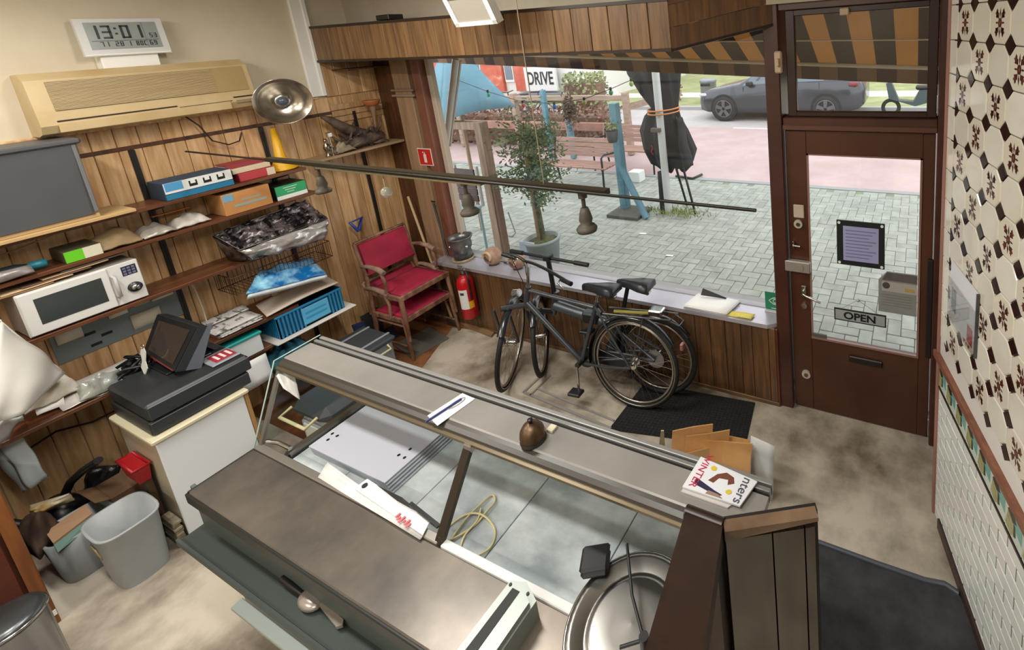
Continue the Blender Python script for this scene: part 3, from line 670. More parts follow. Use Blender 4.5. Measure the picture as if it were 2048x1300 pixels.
MB().sheet(q2, 22, 8, lambda u, v: .035*noise.noise(Vector((u*5,v*4,9)))+.02*math.sin(PI*v), .006).build('silver_side', mat('silver_film', 'd0cdca', .2, .6, col2='8f8b88', scale=5, bump=.3), t)
MB().sheet([lo_[3], lo_[2], qq[2]-Vector((0,0,.01)), qq[3]-Vector((0,0,.01))], 10, 4, wob(.02,4,3), .006).build('foil_back', BF, t)
MB().sheet([lo_[0], lo_[3], qq[3]-Vector((0,0,.01)), qq[0]-Vector((0,0,.01))], 6, 4, wob(.02,4,7), .006).build('foil_side', BF, t)
MB().sheet([lo_[0], lo_[1], lo_[2], lo_[3]], 6, 4, None, .006).build('foil_base', BF, t)
MB().tube([qq[0],qq[1],qq[2],qq[3]], .004, 6, closed=True).build('edge_wire', mat('dull_wire', '6b6460', .4, .8), t)

# wire basket under the third shelf with a blue bag
t = thing('wire_basket', 'brown wire basket hooked under the third shelf', 'basket', (-4.5,1.75,1.05))
bk = mat('rusty_wire', '4f3524', .5, .5)
by0, by1, bx0, bx1, bz0, bz1 = 1.44, 2.05, -4.68, -4.42, 1.03, 1.16
m = MB()
for z in (bz0, bz1): m.tube([(bx0,by0,z),(bx1,by0,z),(bx1,by1,z),(bx0,by1,z)], .0035, 5, closed=True)
for i in range(26):
    y = by0+(by1-by0)*i/25
    m.rods([((bx0,y,bz0),(bx1,y,bz0)),((bx1,y,bz0),(bx1,y,bz1)),((bx0,y,bz0),(bx0,y,bz1))], .0016, 4)
for i in range(9):
    x = bx0+(bx1-bx0)*i/8; m.rods([((x,by1,bz0),(x,by1,bz1)),((x,by0,bz0),(x,by0,bz1))], .0016, 4)
m.build('wire_mesh', bk, t)
MB().rods([((bx0,by0+.05,bz1),(bx0,by0+.05,S3-.03)),((bx0,by1-.2,bz1),(bx0,by1-.2,S3-.03)),((bx0,by0+.05,S3-.03),(WF+.03,by0+.05,S3-.03)),((bx0,by1-.2,S3-.03),(WF+.03,by1-.2,S3-.03))], .003, 5).build('hook', bk, t)
t = thing('blue_bag', 'folded blue and white plastic bag resting on the wire basket', 'bag', (-4.5,1.75,bz1))
qq = [xp(492,588,-4.30), xp(652,548,-4.30), xp(622,516,-4.52), xp(520,540,-4.52)]
MB().sheet(qq, 20, 12, lambda u, v: .035*math.sin(PI*u)*math.sin(PI*v)+.03*noise.noise(Vector((u*4,v*4,1))), .012).build('blue_film', mat('blue_film', '0f5f9c', .22, col2='9fd8ec', scale=7, bump=.5, lo=.42, hi=.68), t)
qd = [p-Vector((0,0,.03)) for p in qq]
MB().sheet(qd, 16, 6, wob(.01,3,5), .03).build('white_film', mat('white_film2', 'd6dedf', .35, col2='b5c2c6', scale=8), t)

# fourth shelf: newspapers, papers
for i, (q, lab) in enumerate((
    ([(-4.55,1.3,S4),(-4.55,1.53,S4),(-4.69,1.55,S4),(-4.69,1.32,S4)], 'newspaper bundle at the back of the fourth shelf'),
    ([(-4.34,1.27,S4),(-4.34,1.5,S4),(-4.52,1.5,S4),(-4.52,1.27,S4)], 'folded newspapers at the edge of the fourth shelf'))):
    t = thing('newspaper', lab, 'newspaper', tuple(q[0]), group='newspapers on the fourth shelf')
    for k in range(5):
        d = Vector((random.uniform(-.012,.012), random.uniform(-.015,.015), .004+k*.009))
        MB().sheet([Vector(p)+d for p in q], 8, 4, wob(.006,2.5,k*2+i), .006).build('folded_page', mat('newsprint', 'c9c6c2', .8, col2='5d5a58', scale=14, stretch=(1,2.5,1), lo=.52, hi=.6), t)
tag(MB().sheet([(-4.31,1.52,S4+.02),(-4.29,1.98,S4+.035),(-4.6,2.04,S4+.03),(-4.6,1.58,S4+.03)], 12, 6, lambda u, v: .012*math.sin(PI*u)-.01*v, .008).build('cutting_board', mat('worn_board', 'a89888', .5, col2='c3b6aa', scale=3)), 'worn beige cutting board leaning over the blue crate', 'cutting board')
# blue crate on a pale board, fifth shelf
tag(MB().box(-4.62, -4.28, 1.52, 2.06, S5+.001, S5+.012, .003).build('white_board', mat('white_board', 'd2cdc6', .5)), 'white board under the blue crate on the lowest shelf', 'board')
t = thing('blue_crate', 'blue slatted plastic crate on the lowest wall shelf', 'crate', (-4.47,1.79,S5+.012))
BLU = mat('crate_blue', '1f7aa8', .4); BLD = mat('crate_navy', '0f3f5c', .5); BLL = mat('crate_label', '55a8cf', .4)
cx0, cx1, cy0, cy1, cz0, cz1 = -4.62, -4.33, 1.57, 2.0, S5+.013, S5+.195
MB().box(cx0,cx1,cy0,cy1,cz0,cz0+.01).box(cx0,cx0+.006,cy0,cy1,cz0,cz1).box(cx1-.006,cx1,cy0,cy1,cz0,cz1).box(cx0,cx1,cy0,cy0+.006,cz0,cz1).box(cx0,cx1,cy1-.006,cy1,cz0,cz1).build('shell', BLD, t)
for i in range(18):
    y = cy0+.005+i*.024
    if 1.72 < y < 1.9: continue
    MB().box(cx1, cx1+.006, y, y+.012, cz0, cz1-.01, .001).build('rib', BLU, t)
for i in range(11): MB().box(cx0+i*.027, cx0+i*.027+.012, cy0-.006, cy0, cz0, cz1-.01, .001).build('rib', BLU, t)
MB().box(cx1-.01,cx1+.01,cy0-.008,cy1+.008,cz1-.016,cz1,.003).box(cx0,cx1,cy0-.01,cy0+.008,cz1-.016,cz1,.003).box(cx0,cx1,cy1-.008,cy1+.01,cz1-.016,cz1,.003).build('rim', BLU, t)
MB().box(cx1, cx1+.008, 1.72, 1.9, cz0+.02, cz1-.03, .002).build('label_panel', BLL, t)
for k in range(2): MB().box(cx1+.008, cx1+.009, 1.74, 1.88, cz0+.06+k*.04, cz0+.075+k*.04).build('embossed_line', mat('crate_emboss', '3d8fb8', .4), t)
t = thing('teal_box', 'white box with teal lid on the lowest wall shelf', 'box', (-4.46,1.33,S5))
MB().box(-4.62, -4.34, 1.22, 1.47, S5+.001, S5+.13, .006).build('body', mat('frosted_white', 'd6dcdc', .4), t)
MB().box(-4.63, -4.33, 1.21, 1.48, S5+.13, S5+.152, .006).build('lid', mat('teal_lid', '1f9a94', .35), t)
# blue bag under the lowest shelf
bag('blue_bag', 'crumpled blue bin bag below the lowest wall shelf', 'bag', [(-4.3,1.5,.36),(-4.27,1.76,.36),(-4.6,1.77,.4),(-4.6,1.5,.4)], mat('blue_bag_film', '14506e', .25, col2='5cb2cc', scale=5, bump=.5, lo=.4, hi=.72), .1, sd=21, base=.05, t=.06, f=5, nx=20, ny=14)
# papers hanging below the shelf, wall board
tag(MB().sheet([(-4.335,1.3,.36),(-4.335,1.47,.36),(-4.345,1.47,S5-.03),(-4.345,1.3,S5-.03)], 4, 4, wob(.006,2,4), .002).build('price_sheet', PAPER), 'white printed sheet hanging from the lowest shelf edge', 'paper')
t = thing('notice_board', 'grey metal notice board with slots and papers above the bench shelf', 'notice board', (WF,.95,S4+.1))
GB = mat('grey_metal_board', '77807f', .5, col2='6b7474', scale=3)
n0, n1, nz0, nz1 = .72, 1.26, S4+.13, S3-.05
MB().box(WF, WF+.012, n0, n1, nz0, nz1, .002).build('panel', GB, t)
for (y, z) in ((.84,nz0+.11),(.9,nz0+.07),(.85,nz0+.03)): MB().box(WF+.012, WF+.0135, y, y+.045, z, z+.018).build('slot', BLACK, t)
for (y, w_, z, h_) in ((1.03,.13,nz0+.03,.1),(.95,.08,nz0+.16,.03),(1.06,.07,nz0+.18,.025),(1.14,.1,nz0+.17,.05),(.74,.1,nz0+.12,.08)):
    MB().sheet([(WF+.016,y,z),(WF+.016,y+w_,z),(WF+.02,y+w_,z+h_),(WF+.016,y,z+h_)], 3, 2, wob(.003,2,y*9), .001).build('pinned_note', mat('old_note', 'd9d2c0', .8, col2='cfc6ae', scale=8), t)
bag('paper_wad', 'crumpled white paper wad at the left end of the bench shelf', 'paper', flat_q(.52,.72,-4.62,-4.42,S4+.05), mat('wad_paper', 'cfcabd', .7, col2='aaa394', scale=8, bump=.3), .1, sd=31, base=.08)
tag(MB().sheet([(-4.42,.55,S4+.02),(-4.4,.64,S4+.02),(-4.46,.66,S4+.1),(-4.48,.56,S4+.1)], 4, 4, wob(.008,2,4), .002).build('note_sheet', PAPER), 'small white sheet propped under the crumpled wad', 'paper')
# long crumpled wrap on the bench shelf
tag(MB().sheet([(-4.34,.62,S4+.012),(-4.31,1.0,S4+.02),(-4.6,1.1,S4+.05),(-4.6,.62,S4+.04)], 18, 10, lambda u, v: .022*noise.noise(Vector((u*4,v*4,6)))+.03*math.sin(PI*u)*math.sin(PI*v), .004).build('wrapping_sheet', mat('wrap_film', 'b9b2ab', .3, .1, col2='cfcbc8', scale=5, bump=.15)), 'crumpled grey white wrapping sheet on the bench shelf', 'wrapping')
tag(MB().tube([(WF+.03,1.32,1.17),(WF+.06,1.33,1.1),(WF+.05,1.34,.95),(WF+.08,1.33,.85)], .004, 6).build('cord', mat('white_cord', 'cfc8bb', .5)), 'thin white cord hanging from the third shelf', 'cord')
tag(MB().box(WF+.016, WF+.03, 1.3, 1.4, 1.165, 1.185, .003).build('socket_strip', mat('strip_white', 'd8d0c2', .5)), 'small white strip on the planks where the white cord starts', 'strip')

# driftwood and ornaments on the pale shelf
t = thing('driftwood', 'dark gnarled driftwood sculpture on the pale shelf', 'driftwood', (-4.62,2.6,SZ))
dk = mat('dark_driftwood', '2b211c', .6, col2='6a5a4e', scale=12, bump=.4)
rr = random.Random(3); m = MB()
for i in range(30):
    y = 2.4+.4*rr.random(); p = Vector((-4.63+rr.uniform(-.05,.06), y, SZ+.0)); pts = [p]; d = Vector((rr.uniform(-.5,.5), rr.uniform(-.9,.5), 1)).normalized(); nseg = 6
    L_ = rr.uniform(.12,.3)*(1.2 if 2.5 < y < 2.68 else .75)
    for k in range(nseg):
        d = (d+Vector((rr.uniform(-.4,.4), rr.uniform(-.5,.5), rr.uniform(-.35,.3)))).normalized(); pts.append(pts[-1]+d*L_/nseg)
        if pts[-1].x < WF+.03: pts[-1].x = WF+.03
        if pts[-1].z < SZ+.012: pts[-1].z = SZ+.012
    m.tube(pts, [.022*(1-.12*k) for k in range(len(pts))], 7)
m.build('branches', dk, t)
MB().tube([(-4.62,2.58,SZ+.12),(-4.6,2.45,SZ+.2),(-4.6,2.35,SZ+.3),(-4.6,2.3,SZ+.33)], [.05,.045,.03,.012], 10).build('main_root', dk, t)
MB().tube([(-4.62,2.42,SZ+.03),(-4.6,2.6,SZ+.09),(-4.62,2.75,SZ+.06)], [.05,.075,.045], 10).build('trunk', dk, t)
t = thing('mushroom_ornament', 'orange brown mushroom shaped ornament rising from the driftwood', 'ornament', (-4.6,2.72,SZ))
bs = Vector((-4.58,2.69,SZ+.16))
MB().tube([bs, bs+Vector((0,.005,.06)), bs+Vector((0,.01,.13)), bs+Vector((0,.015,.2))], [.01,.012,.018,.03], 10).build('stem', mat('pale_stem', '8a6a54', .6), t)
MB().lathe([(.025,.19),(.05,.2),(.068,.235),(.07,.245),(.05,.24),(0,.22)], bs, (0,.05,1), 20).build('cap', mat('orange_cap', 'a5623c', .5), t)
t = thing('metal_figurine', 'small shiny metal figurine at the left end of the pale shelf', 'figurine', (-4.55,2.28,SZ))
b = Vector((-4.55,2.26,SZ))
m = MB().lathe([(.02,0),(.022,.01),(.012,.02),(.016,.05),(.026,.075),(.018,.105),(.009,.115),(.015,.13),(.012,.15),(0,.155)], b, (0,0,1), 14)
m.tube([b+Vector((0,.02,.09)), b+Vector((.02,.05,.07)), b+Vector((.02,.05,.02))], .006, 6); m.build('figure', mat('pewter', '8d8478', .25, 1), t)
MB().box(b.x-.018,b.x+.018,b.y+.02,b.y+.055,SZ+.16,SZ+.2,.004).cyl(b+Vector((0,.035,.0)), b+Vector((0,.035,.165)), .008, 8).build('cube_finial', CHROME, t)
bag('dry_leaves', 'pale dried leaves lying in front of the driftwood', 'leaves', [(-4.52,2.3,SZ+.01),(-4.52,2.46,SZ+.01),(-4.6,2.46,SZ+.03),(-4.6,2.3,SZ+.03)], mat('dry_leaf', '9c8c74', .7, col2='6d5e4c', scale=12, bump=.4), .09, sd=41, base=.04)
tag(MB().box(LX+.03, LX+.26, 2.52, 2.9, 2.5, 2.515, .003).build('short_shelf', WOODD), 'short dark board high in the corner under the header', 'shelf')

# fire sign on the pier
a, b = yp(834,296,2.855), yp(868,332,2.855)
t = thing('fire_sign', 'red square sign with white fire extinguisher pictogram by the window', 'sign', ((a.x+b.x)/2, 2.856, b.z))
sx0, sx1, sz0, sz1 = a.x, b.x, b.z, a.z
MB().box(sx0, sx1, 2.852, 2.858, sz0, sz1, .001).build('plate', mat('sign_white', 'd9d3cf', .4), t)
MB().box(sx0+.008, sx1-.008, 2.8512, 2.8525, sz0+.008, sz1-.008).build('red_field', mat('sign_red', 'c0201c', .4), t)
cxs = (sx0+sx1)/2; hs = (sz1-sz0)
MB().box(cxs-.018, cxs+.018, 2.8505, 2.8515, sz0+hs*.18, sz0+hs*.66).box(cxs-.008,cxs+.008,2.8505,2.8515,sz0+hs*.66,sz0+hs*.8).box(cxs-.026,cxs+.004,2.8505,2.8515,sz0+hs*.74,sz0+hs*.8).build('pictogram', mat('sign_white', 'd9d3cf', .4), t)

# ================================================================= CASH POINT AND CORNER CLUTTER
t = thing('cash_cabinet', 'white cabinet with beige top standing under the cash drawers', 'cabinet', (-4.0,.94,0))
CW = mat('cabinet_white', 'dfe3e6', .35); CBG = mat('cabinet_beige', 'b3a88f', .5)
MB().box(-4.26, -3.77, .755, 1.125, .0, .67, .004).build('body', CBG, t)
MB().box(-3.77, -3.755, .752, 1.122, .03, .665, .004).build('door', CW, t)
MB().box(-4.28, -3.735, .735, 1.145, .67, .695, .006).build('top', mat('cabinet_top', 'cfc6a8', .45), t)
MB().box(-3.79, -3.753, 1.124, 1.142, .0, .67, .003).build('edge_strip', mat('edge_oak', 'a8804e', .5), t)
DRM = mat('drawer_black', '232527', .42, col2='2c2e30', scale=5); DRF = mat('drawer_front', '33363a', .4)
t = thing('cash_box', 'lower black metal cash drawer on the white cabinet', 'cash drawer', (-4.0,.98,.7), group='stacked cash drawers')
MB().box(-4.27, -3.785, .76, 1.18, .697, .778, .006).build('case', DRM, t); MB().box(-3.787, -3.775, .763, 1.178, .703, .774, .003).build('front', DRF, t)
MB().cyl((-3.775,.83,.735),(-3.771,.83,.735),.008,12).build('lock', CHROME, t)
t = thing('cash_box', 'upper black metal cash drawer carrying the touch screen', 'cash drawer', (-4.0,.98,.79), group='stacked cash drawers')
MB().box(-4.27, -3.78, .765, 1.2, .783, .88, .012).build('case', DRM, t); MB().box(-3.783, -3.768, .768, 1.197, .79, .872, .005).build('front', DRF, t)
MB().cyl((-3.768,.85,.82),(-3.764,.85,.82),.008,12).build('lock', CHROME, t)
# till screen
t = thing('touch_screen', 'black tilted touch screen till on the upper cash drawer', 'screen', (-4.1,1.0,.88))
q = [zp(288,704,.94), zp(352,744,.925), zp(397,653,1.115), zp(316,628,1.135)]
nn = (q[1]-q[0]).cross(q[3]-q[0]).normalized()
MB().slab(q, -.04, nn).build('housing', mat('screen_black', '26282b', .4), t)
def inset(q, k, off):
    c_ = sum((p for p in q), Vector())/4; return [c_+(p-c_)*k+nn*off for p in q]
o = MB().slab(inset(q,.97,.0), .006, nn).build('bezel', mat('bezel_black', '1a1b1d', .35), t)
MB().slab(inset(q,.76,.0055), .002, nn).build('display', mat('dark_display', '3a322d', .1), t)
e = q[1]-q[0]; MB().slab([q[0]+e*.25+nn*.004, q[0]+e*.95+nn*.004, q[0]+e*.95+(q[3]-q[0])*.03+nn*.004, q[0]+e*.25+(q[3]-q[0])*.03+nn*.004], .004, nn).build('red_strip', mat('dark_red', '6b2a28', .4), t)
bk_ = sum((p for p in q), Vector())/4-nn*.045
MB().slab([bk_+Vector((-.06,0,.03)), bk_+Vector((.06,0,.03)), Vector((bk_.x+.09,bk_.y+.1,.885)), Vector((bk_.x-.09,bk_.y+.1,.885))], -.05, nn).build('stand', BLACK, t)
MB().box(bk_.x-.12, bk_.x+.13, .93, 1.13, .881, .893, .005).build('stand_base', BLACK, t)
MB().slab([q[1]-nn*.04, q[1]-nn*.042+Vector((.0,.06,-.03)), q[2]-nn*.042+Vector((0,.02,0)), q[2]-nn*.04], .02, (-1,0,0)).build('card_reader_side', mat('side_grey', '5a6068', .35), t)
t = thing('price_cards', 'red and white printed card holder on the upper cash drawer', 'card', (-3.9,1.13,.88))
MB().box(-4.0, -3.83, 1.06, 1.19, .882, .892, .003).build('tray', mat('tray_grey', '8a8f96', .35), t)
MB().box(-3.97, -3.85, 1.085, 1.18, .892, .896, .001).build('red_card', mat('card_red', '9a2d35', .5), t)
for k in range(3): MB().box(-3.95, -3.87, 1.1+k*.028, 1.112+k*.028, .896, .898).build('white_bar', mat('card_white', 'd8cfd0', .5), t)
t = thing('key_tag', 'white plastic key tag hanging at the till screen', 'tag', (-4.1,.9,.9))
c0 = zp(287,722,.95); up = Vector((-.25,.2,.8)).normalized(); sd_ = Vector((1,.15,0)).normalized()
WT = mat('tag_white', 'c9cac2', .5)
MB().slab([c0+sd_*x*.028+up*z*.05 for x, z in ((-.8,1),(-.4,1.5),(.4,1.5),(.8,1),(.5,0),(1,-.8),(0,-1.7),(-1,-.8),(-.5,0))], .004).build('tag', WT, t)
MB().torus(c0+up*.085, up.cross(sd_), .012, .002, 14, 5).build('ring', CHROME, t)
t = thing('cable_bundle', 'black cable bundle behind the till screen', 'cable', (-4.35,.9,.82))
m = MB(); rr = random.Random(5)
for i in range(9):
    pts = [Vector((-4.42+rr.uniform(0,.14), .82+rr.uniform(0,.16), .83+rr.uniform(0,.12))) for k in range(5)]; m.tube(pts, .009, 6)
m.build('loops', BLACK, t); MB().box(-4.4,-4.31,.84,.97,.812,.87,.012).build('adapter', BLACK, t)
bag('film_wad', 'clear crumpled film beside the black cables', 'wrapping', [(-4.34,.68,S4+.01),(-4.31,.82,S4+.02),(-4.42,.86,S4+.06),(-4.44,.7,S4+.06)], mat('clear_film', 'b7bab4', .25, .2, col2='8f938c', scale=9, bump=.3), .09, sd=52, base=.05)

# white plastic bag in the foreground left, hanging cloth
t = thing('white_bag', 'large white plastic bag bulging in at the left edge', 'bag', (-3.9,.4,.9))
WB = mat('bag_white', 'dcd9d1', .45, col2='d2cfc6', scale=3, bump=.1)
qq = [zp(-60,850,.95), zp(20,862,.93), zp(130,745,.98), zp(-5,640,1.22)]
MB().sheet([zp(-40,856,1.02), zp(44,830,.97), zp(131,746,1.0), zp(0,643,1.42)], 16, 12, lambda u, v: .05*math.sin(PI*u)*math.sin(PI*v)+.012*noise.noise(Vector((u*2.5,v*3,3)))+.006*math.sin(9*u+3*v), .012).build('film_front', WB, t)
MB().sheet([zp(0,643,1.42), zp(131,746,1.0), Vector((-4.42,.5,.98)), Vector((-4.45,.36,1.2))], 8, 6, wob(.03,3,2), .01).build('film_back', WB, t)
MB().sheet([zp(-40,856,1.02), zp(44,830,.97), zp(46,838,.84), zp(-20,900,.84)], 8, 6, wob(.03,3,8), .01).build('film_lower', mat('bag_white_cool', 'd9dde0', .5), t)
tp_ = zp(0,643,1.42); MB().tube([tp_, tp_+Vector((-.03,-.03,.08)), Vector((-4.465,tp_.y-.05,1.585))], .008, 6).build('handle', WB, t)
tag(MB().sheet([zp(-40,880,.8), zp(28,868,.8), zp(88,960,.45), zp(48,985,.42)], 8, 14, lambda u, v: .02*math.sin(8*u)+.01*noise.noise(Vector((u*3,v*3,1))), .008).build('hanging_cloth', mat('blue_white_cloth', 'c9d4d6', .8, col2='b8c4c8', scale=5)), 'pale blue white cloth hanging below the bench shelf', 'cloth')
# brown cupboard at the left edge
t = thing('cupboard', 'reddish brown cupboard side with ring pull at the left edge', 'cupboard', (-4.3,.1,0))
CB = mat('cupboard_brown', '4a2014', .4, col2='5d2c1b', scale=3, bump=.04)
MB().box(-4.5, -3.9, -.45, .315, .02, .78, .004).build('carcass', CB, t)
MB().box(-3.9, -3.882, -.45, .27, .05, .74, .004).build('door', CB, t)
MB().box(-3.905, -3.872, .28, .322, .0, .79, .004).build('face_frame', mat('frame_oak', '8a5328', .4, col2='6d3d1c', scale=5, stretch=(5,5,.5)), t)
MB().torus((-3.875,.12,.47), (1,.1,.1), .026, .004, 20, 6).build('ring_pull', mat('old_chrome', '9a8c80', .3, 1), t)
MB().cyl((-3.882,.12,.5),(-3.868,.12,.5),.012,12).build('pull_plate', mat('old_chrome', '9a8c80', .3, 1), t)
MB().cyl((-3.882,.17,.36),(-3.878,.17,.36),.008,10).build('keyhole', BLACK, t)
MB().box(-3.873,-3.87,.285,.32,.05,.08).build('white_tab', PAPER, t)
# grey waste bin
t = thing('waste_bin', 'open grey plastic waste bin with a tan label by the cash cabinet', 'waste bin', (-3.85,.58,0))
GBN = mat('bin_grey', 'a3a7a8', .45, col2='92979a', scale=3)
def ring(cx, cy, rx, ry, z, n=28, e=.55, rot=0):
    pts = []
    for i in range(n):
        a = 2*PI*i/n; x = math.copysign(abs(math.cos(a))**e, math.cos(a))*rx; y = math.copysign(abs(math.sin(a))**e, math.sin(a))*ry
        pts.append((cx+x*math.cos(rot)-y*math.sin(rot), cy+x*math.sin(rot)+y*math.cos(rot), z))
    return pts
bc = (-3.855,.585)
rs = [ring(bc[0],bc[1],.125,.09,.0), ring(bc[0],bc[1],.15,.108,.32), ring(bc[0],bc[1],.158,.116,.335), ring(bc[0],bc[1],.158,.116,.343), ring(bc[0],bc[1],.146,.104,.343), ring(bc[0],bc[1],.12,.085,.012)]
m = MB(); n_ = 28
m.add(sum(rs, []), [(i*n_+k, i*n_+(k+1)%n_, (i+1)*n_+(k+1)%n_, (i+1)*n_+k) for i in range(5) for k in range(n_)], True)
m.add(rs[0], [tuple(range(n_))[::-1]]); m.add(rs[5], [tuple(range(n_))]); m.build('body', GBN, t)
MB().sheet([(-3.91,.484,.19),(-3.83,.484,.19),(-3.83,.477,.26),(-3.91,.477,.26)], 3, 3, None, .004).build('label', mat('tan_label', 'b3a178', .7), t)
t = thing('waste_bin', 'second grey plastic bin half hidden behind the open grey bin', 'waste bin', (-4.18,.5,0))
m = MB(); rs = [ring(-4.17,.5,.1,.1,.0), ring(-4.17,.5,.125,.125,.27), ring(-4.17,.5,.115,.115,.27), ring(-4.17,.5,.095,.095,.01)]
m.add(sum(rs, []), [(i*n_+k, i*n_+(k+1)%n_, (i+1)*n_+(k+1)%n_, (i+1)*n_+k) for i in range(3) for k in range(n_)], True); m.add(rs[0], [tuple(range(n_))[::-1]]); m.build('body', mat('bin_grey2', '8d9190', .5), t)
t = thing('folded_carton', 'flattened carton with green edge lying over the half hidden bin', 'carton', (-4.15,.5,.28))
MB().slab([zp(92,1068,.3), zp(172,1012,.3), zp(186,1030,.3), zp(108,1090,.28)], .012, (0,0,1)).build('top_flap', mat('kraft_pink', 'a07e60', .75), t)
MB().slab([zp(108,1090,.29), zp(186,1030,.31), zp(190,1045,.27), zp(116,1105,.25)], .006).build('side_flap', mat('green_edge', '6f8f86', .6), t)
# pedal bin of steel
t = thing('pedal_bin', 'steel pedal bin with domed lid at the lower left corner', 'pedal bin', (-3.75,.12,0))
lc = zp(2,1248,.42)
MB().lathe([(.105,0),(.11,.02),(.11,.395),(.112,.4)], (lc.x,lc.y,0), (0,0,1), 32).build('body', mat('bin_steel', '8d9096', .25, 1), t)
MB().lathe([(.114,.4),(.116,.41),(.112,.43),(.09,.438),(0,.445)], (lc.x,lc.y,0), (0,0,1), 32).build('lid', mat('bin_lid', '5e6264', .3, .8), t)
MB().torus((lc.x,lc.y,.415), (0,0,1), .114, .006, 36, 6).build('rim', CHROME, t)
# clutter under the bench
t = thing('red_crate', 'red plastic crate pushed beside the white cabinet', 'crate', (-4.0,.72,0))
a = [(-4.1,.69,.4),(-3.93,.69,.4),(-3.93,.735,.4),(-4.1,.735,.4)]; b_ = [(-4.12,.68,.5),(-3.91,.68,.5),(-3.91,.742,.5),(-4.12,.742,.5)]
MB().add(a+b_, [(3,2,1,0)]+[(i,(i+1)%4,(i+1)%4+4,i+4) for i in range(4)]+[(4,5,6,7)]).build('body', mat('crate_red', 'a3161f', .4), t)
MB().tube(b_, .008, 6, closed=True).build('rim', mat('crate_red', 'a3161f', .4), t)
MB().box(-4.09,-3.94,.712,.74,.0,.4,.004).build('stand_box', mat('brown_stand', '4a3524', .7), t)
t = thing('vacuum_cleaner', 'black canister vacuum with handle in the corner under the bench', 'vacuum cleaner', (-4.42,.52,0))
MB().sphere((-4.46,.5,.17), .13, 18, 12, (1,.75,1.1)).build('body', mat('vac_black', '121214', .35), t)
MB().tube([(-4.45,.52,.28),(-4.4,.56,.38),(-4.3,.6,.46),(-4.2,.64,.52)], .02, 8).build('handle', BLACK, t)
MB().tube([(-4.5,.4,.22),(-4.6,.3,.35),(-4.62,.2,.2),(-4.55,.1,.05)], .022, 8).build('hose', BLACK, t)
for y in (.42,.58): MB().cyl((-4.35,y,.05),(-4.35,y+.02,.05),.05,16).build('wheel', BLACK, t)
t = thing('junk_bag', 'dark brown cloth bag slumped under the bench', 'bag', (-4.3,.36,0))
MB().sheet([(-4.1,.36,.26),(-4.2,.46,.26),(-4.36,.42,.3),(-4.34,.34,.3)], 14, 10, lambda u, v: .1*math.sin(PI*u)*math.sin(PI*v)+.05*noise.noise(Vector((u*4,v*4,1))), .06).build('cloth', mat('bag_brown', '2c1d16', .8, col2='453024', scale=7), t)
t = carton('cardboard_box', 'brown cardboard box on the floor behind the open grey bin', 'box', -4.36, -4.14, .62, .74, 0, .3, mat('old_carton', '5e4530', .8, col2='7a5c40', scale=5))
MB().slab([(-4.36,.62,.3),(-4.14,.62,.3),(-4.12,.57,.34),(-4.34,.56,.34)], .004).build('flap', mat('old_carton', '5e4530', .8), t)
tag(MB().sheet([(-4.6,.52,.02),(-4.42,.62,.02),(-4.44,.74,.3),(-4.62,.7,.3)], 10, 10, lambda u, v: .06*math.sin(PI*u)+.04*noise.noise(Vector((u*4,v*4,8))), .03).build('black_bag', mat('bin_liner', '0f0f11', .3, bump=.5, col2='24242a', scale=8)), 'black bin liner slumped between planks and cardboard box', 'bag')
bag('yellow_bag', 'crumpled yellow and white bag between cupboard and grey bin', 'bag', [zp(62,1035,.3), zp(150,1000,.3), zp(140,985,.36), zp(60,1010,.36)], mat('yellow_film', 'a8842a', .4, col2='d8d2c0', scale=6, bump=.3), .08, sd=61, base=.05)
t = thing('newspaper_pile', 'yellowed newspaper pile between bin and white cabinet', 'newspaper', (-3.85,.7,0))
for k in range(9): MB().box(-3.92+random.uniform(-.008,.008), -3.775+random.uniform(-.006,.006), .712+random.uniform(-.003,.003), .745+random.uniform(-.004,.004), .002+k*.018, .018+k*.018, .002).build('folded_paper', mat('old_news', '9c9078', .8, col2='6e6656', scale=10, stretch=(2,2,8)), t)
tag(MB().tube([(-4.6,.38,.62),(-4.68,.5,.55),(-4.7,.62,.57),(-4.7,.75,.52),(-4.68,.85,.53)], .006, 6).build('cable', BLACK), 'black cable running along the planks under the bench shelf', 'cable')
# toolbox on wheels and dark crate left of the counter
t = thing('tool_crate', 'dark grey lidded crate with cream handle below the blue bag', 'crate', (-4.17,1.95,0))
DG = mat('dark_grey_plastic', '3c4146', .45); MG = mat('mid_grey_plastic', '7b8388', .45)
MB().box(-4.36, -3.98, 1.8, 2.1, 0, .31, .012).build('body', MG, t)
MB().box(-4.38, -3.96, 1.78, 2.12, .31, .345, .01).build('lid', DG, t)
for x in (-4.3, -4.04): MB().box(x-.012, x+.012, 1.78, 2.12, .345, .353, .003).build('lid_rib', mat('rib_grey', '8d959a', .4), t)
MB().tube([(-3.97,1.85,.3),(-3.93,1.85,.27),(-3.93,2.05,.27),(-3.97,2.05,.3)], .008, 6).build('handle', mat('cream_plastic', 'cfc79a', .5), t)
t = thing('wet_vacuum', 'grey wet vacuum with cream handle seen through the counter glass', 'vacuum cleaner', (-3.6,1.5,0))
MB().box(-3.76, -3.42, 1.33, 1.62, .1, .34, .04).build('tank', mat('tank_grey', 'a9b0b2', .4), t)
MB().box(-3.78, -3.4, 1.31, 1.64, .34, .46, .05).build('motor_head', DG, t)
MB().tube([(-3.74,1.31,.42),(-3.74,1.24,.4),(-3.46,1.24,.4),(-3.46,1.31,.42)], .01, 8).build('handle', mat('cream_plastic', 'cfc79a', .5), t)
MB().box(-3.69,-3.5,1.322,1.332,.16,.3,.004).build('label', mat('label_pale', 'c6ccc4', .5), t)
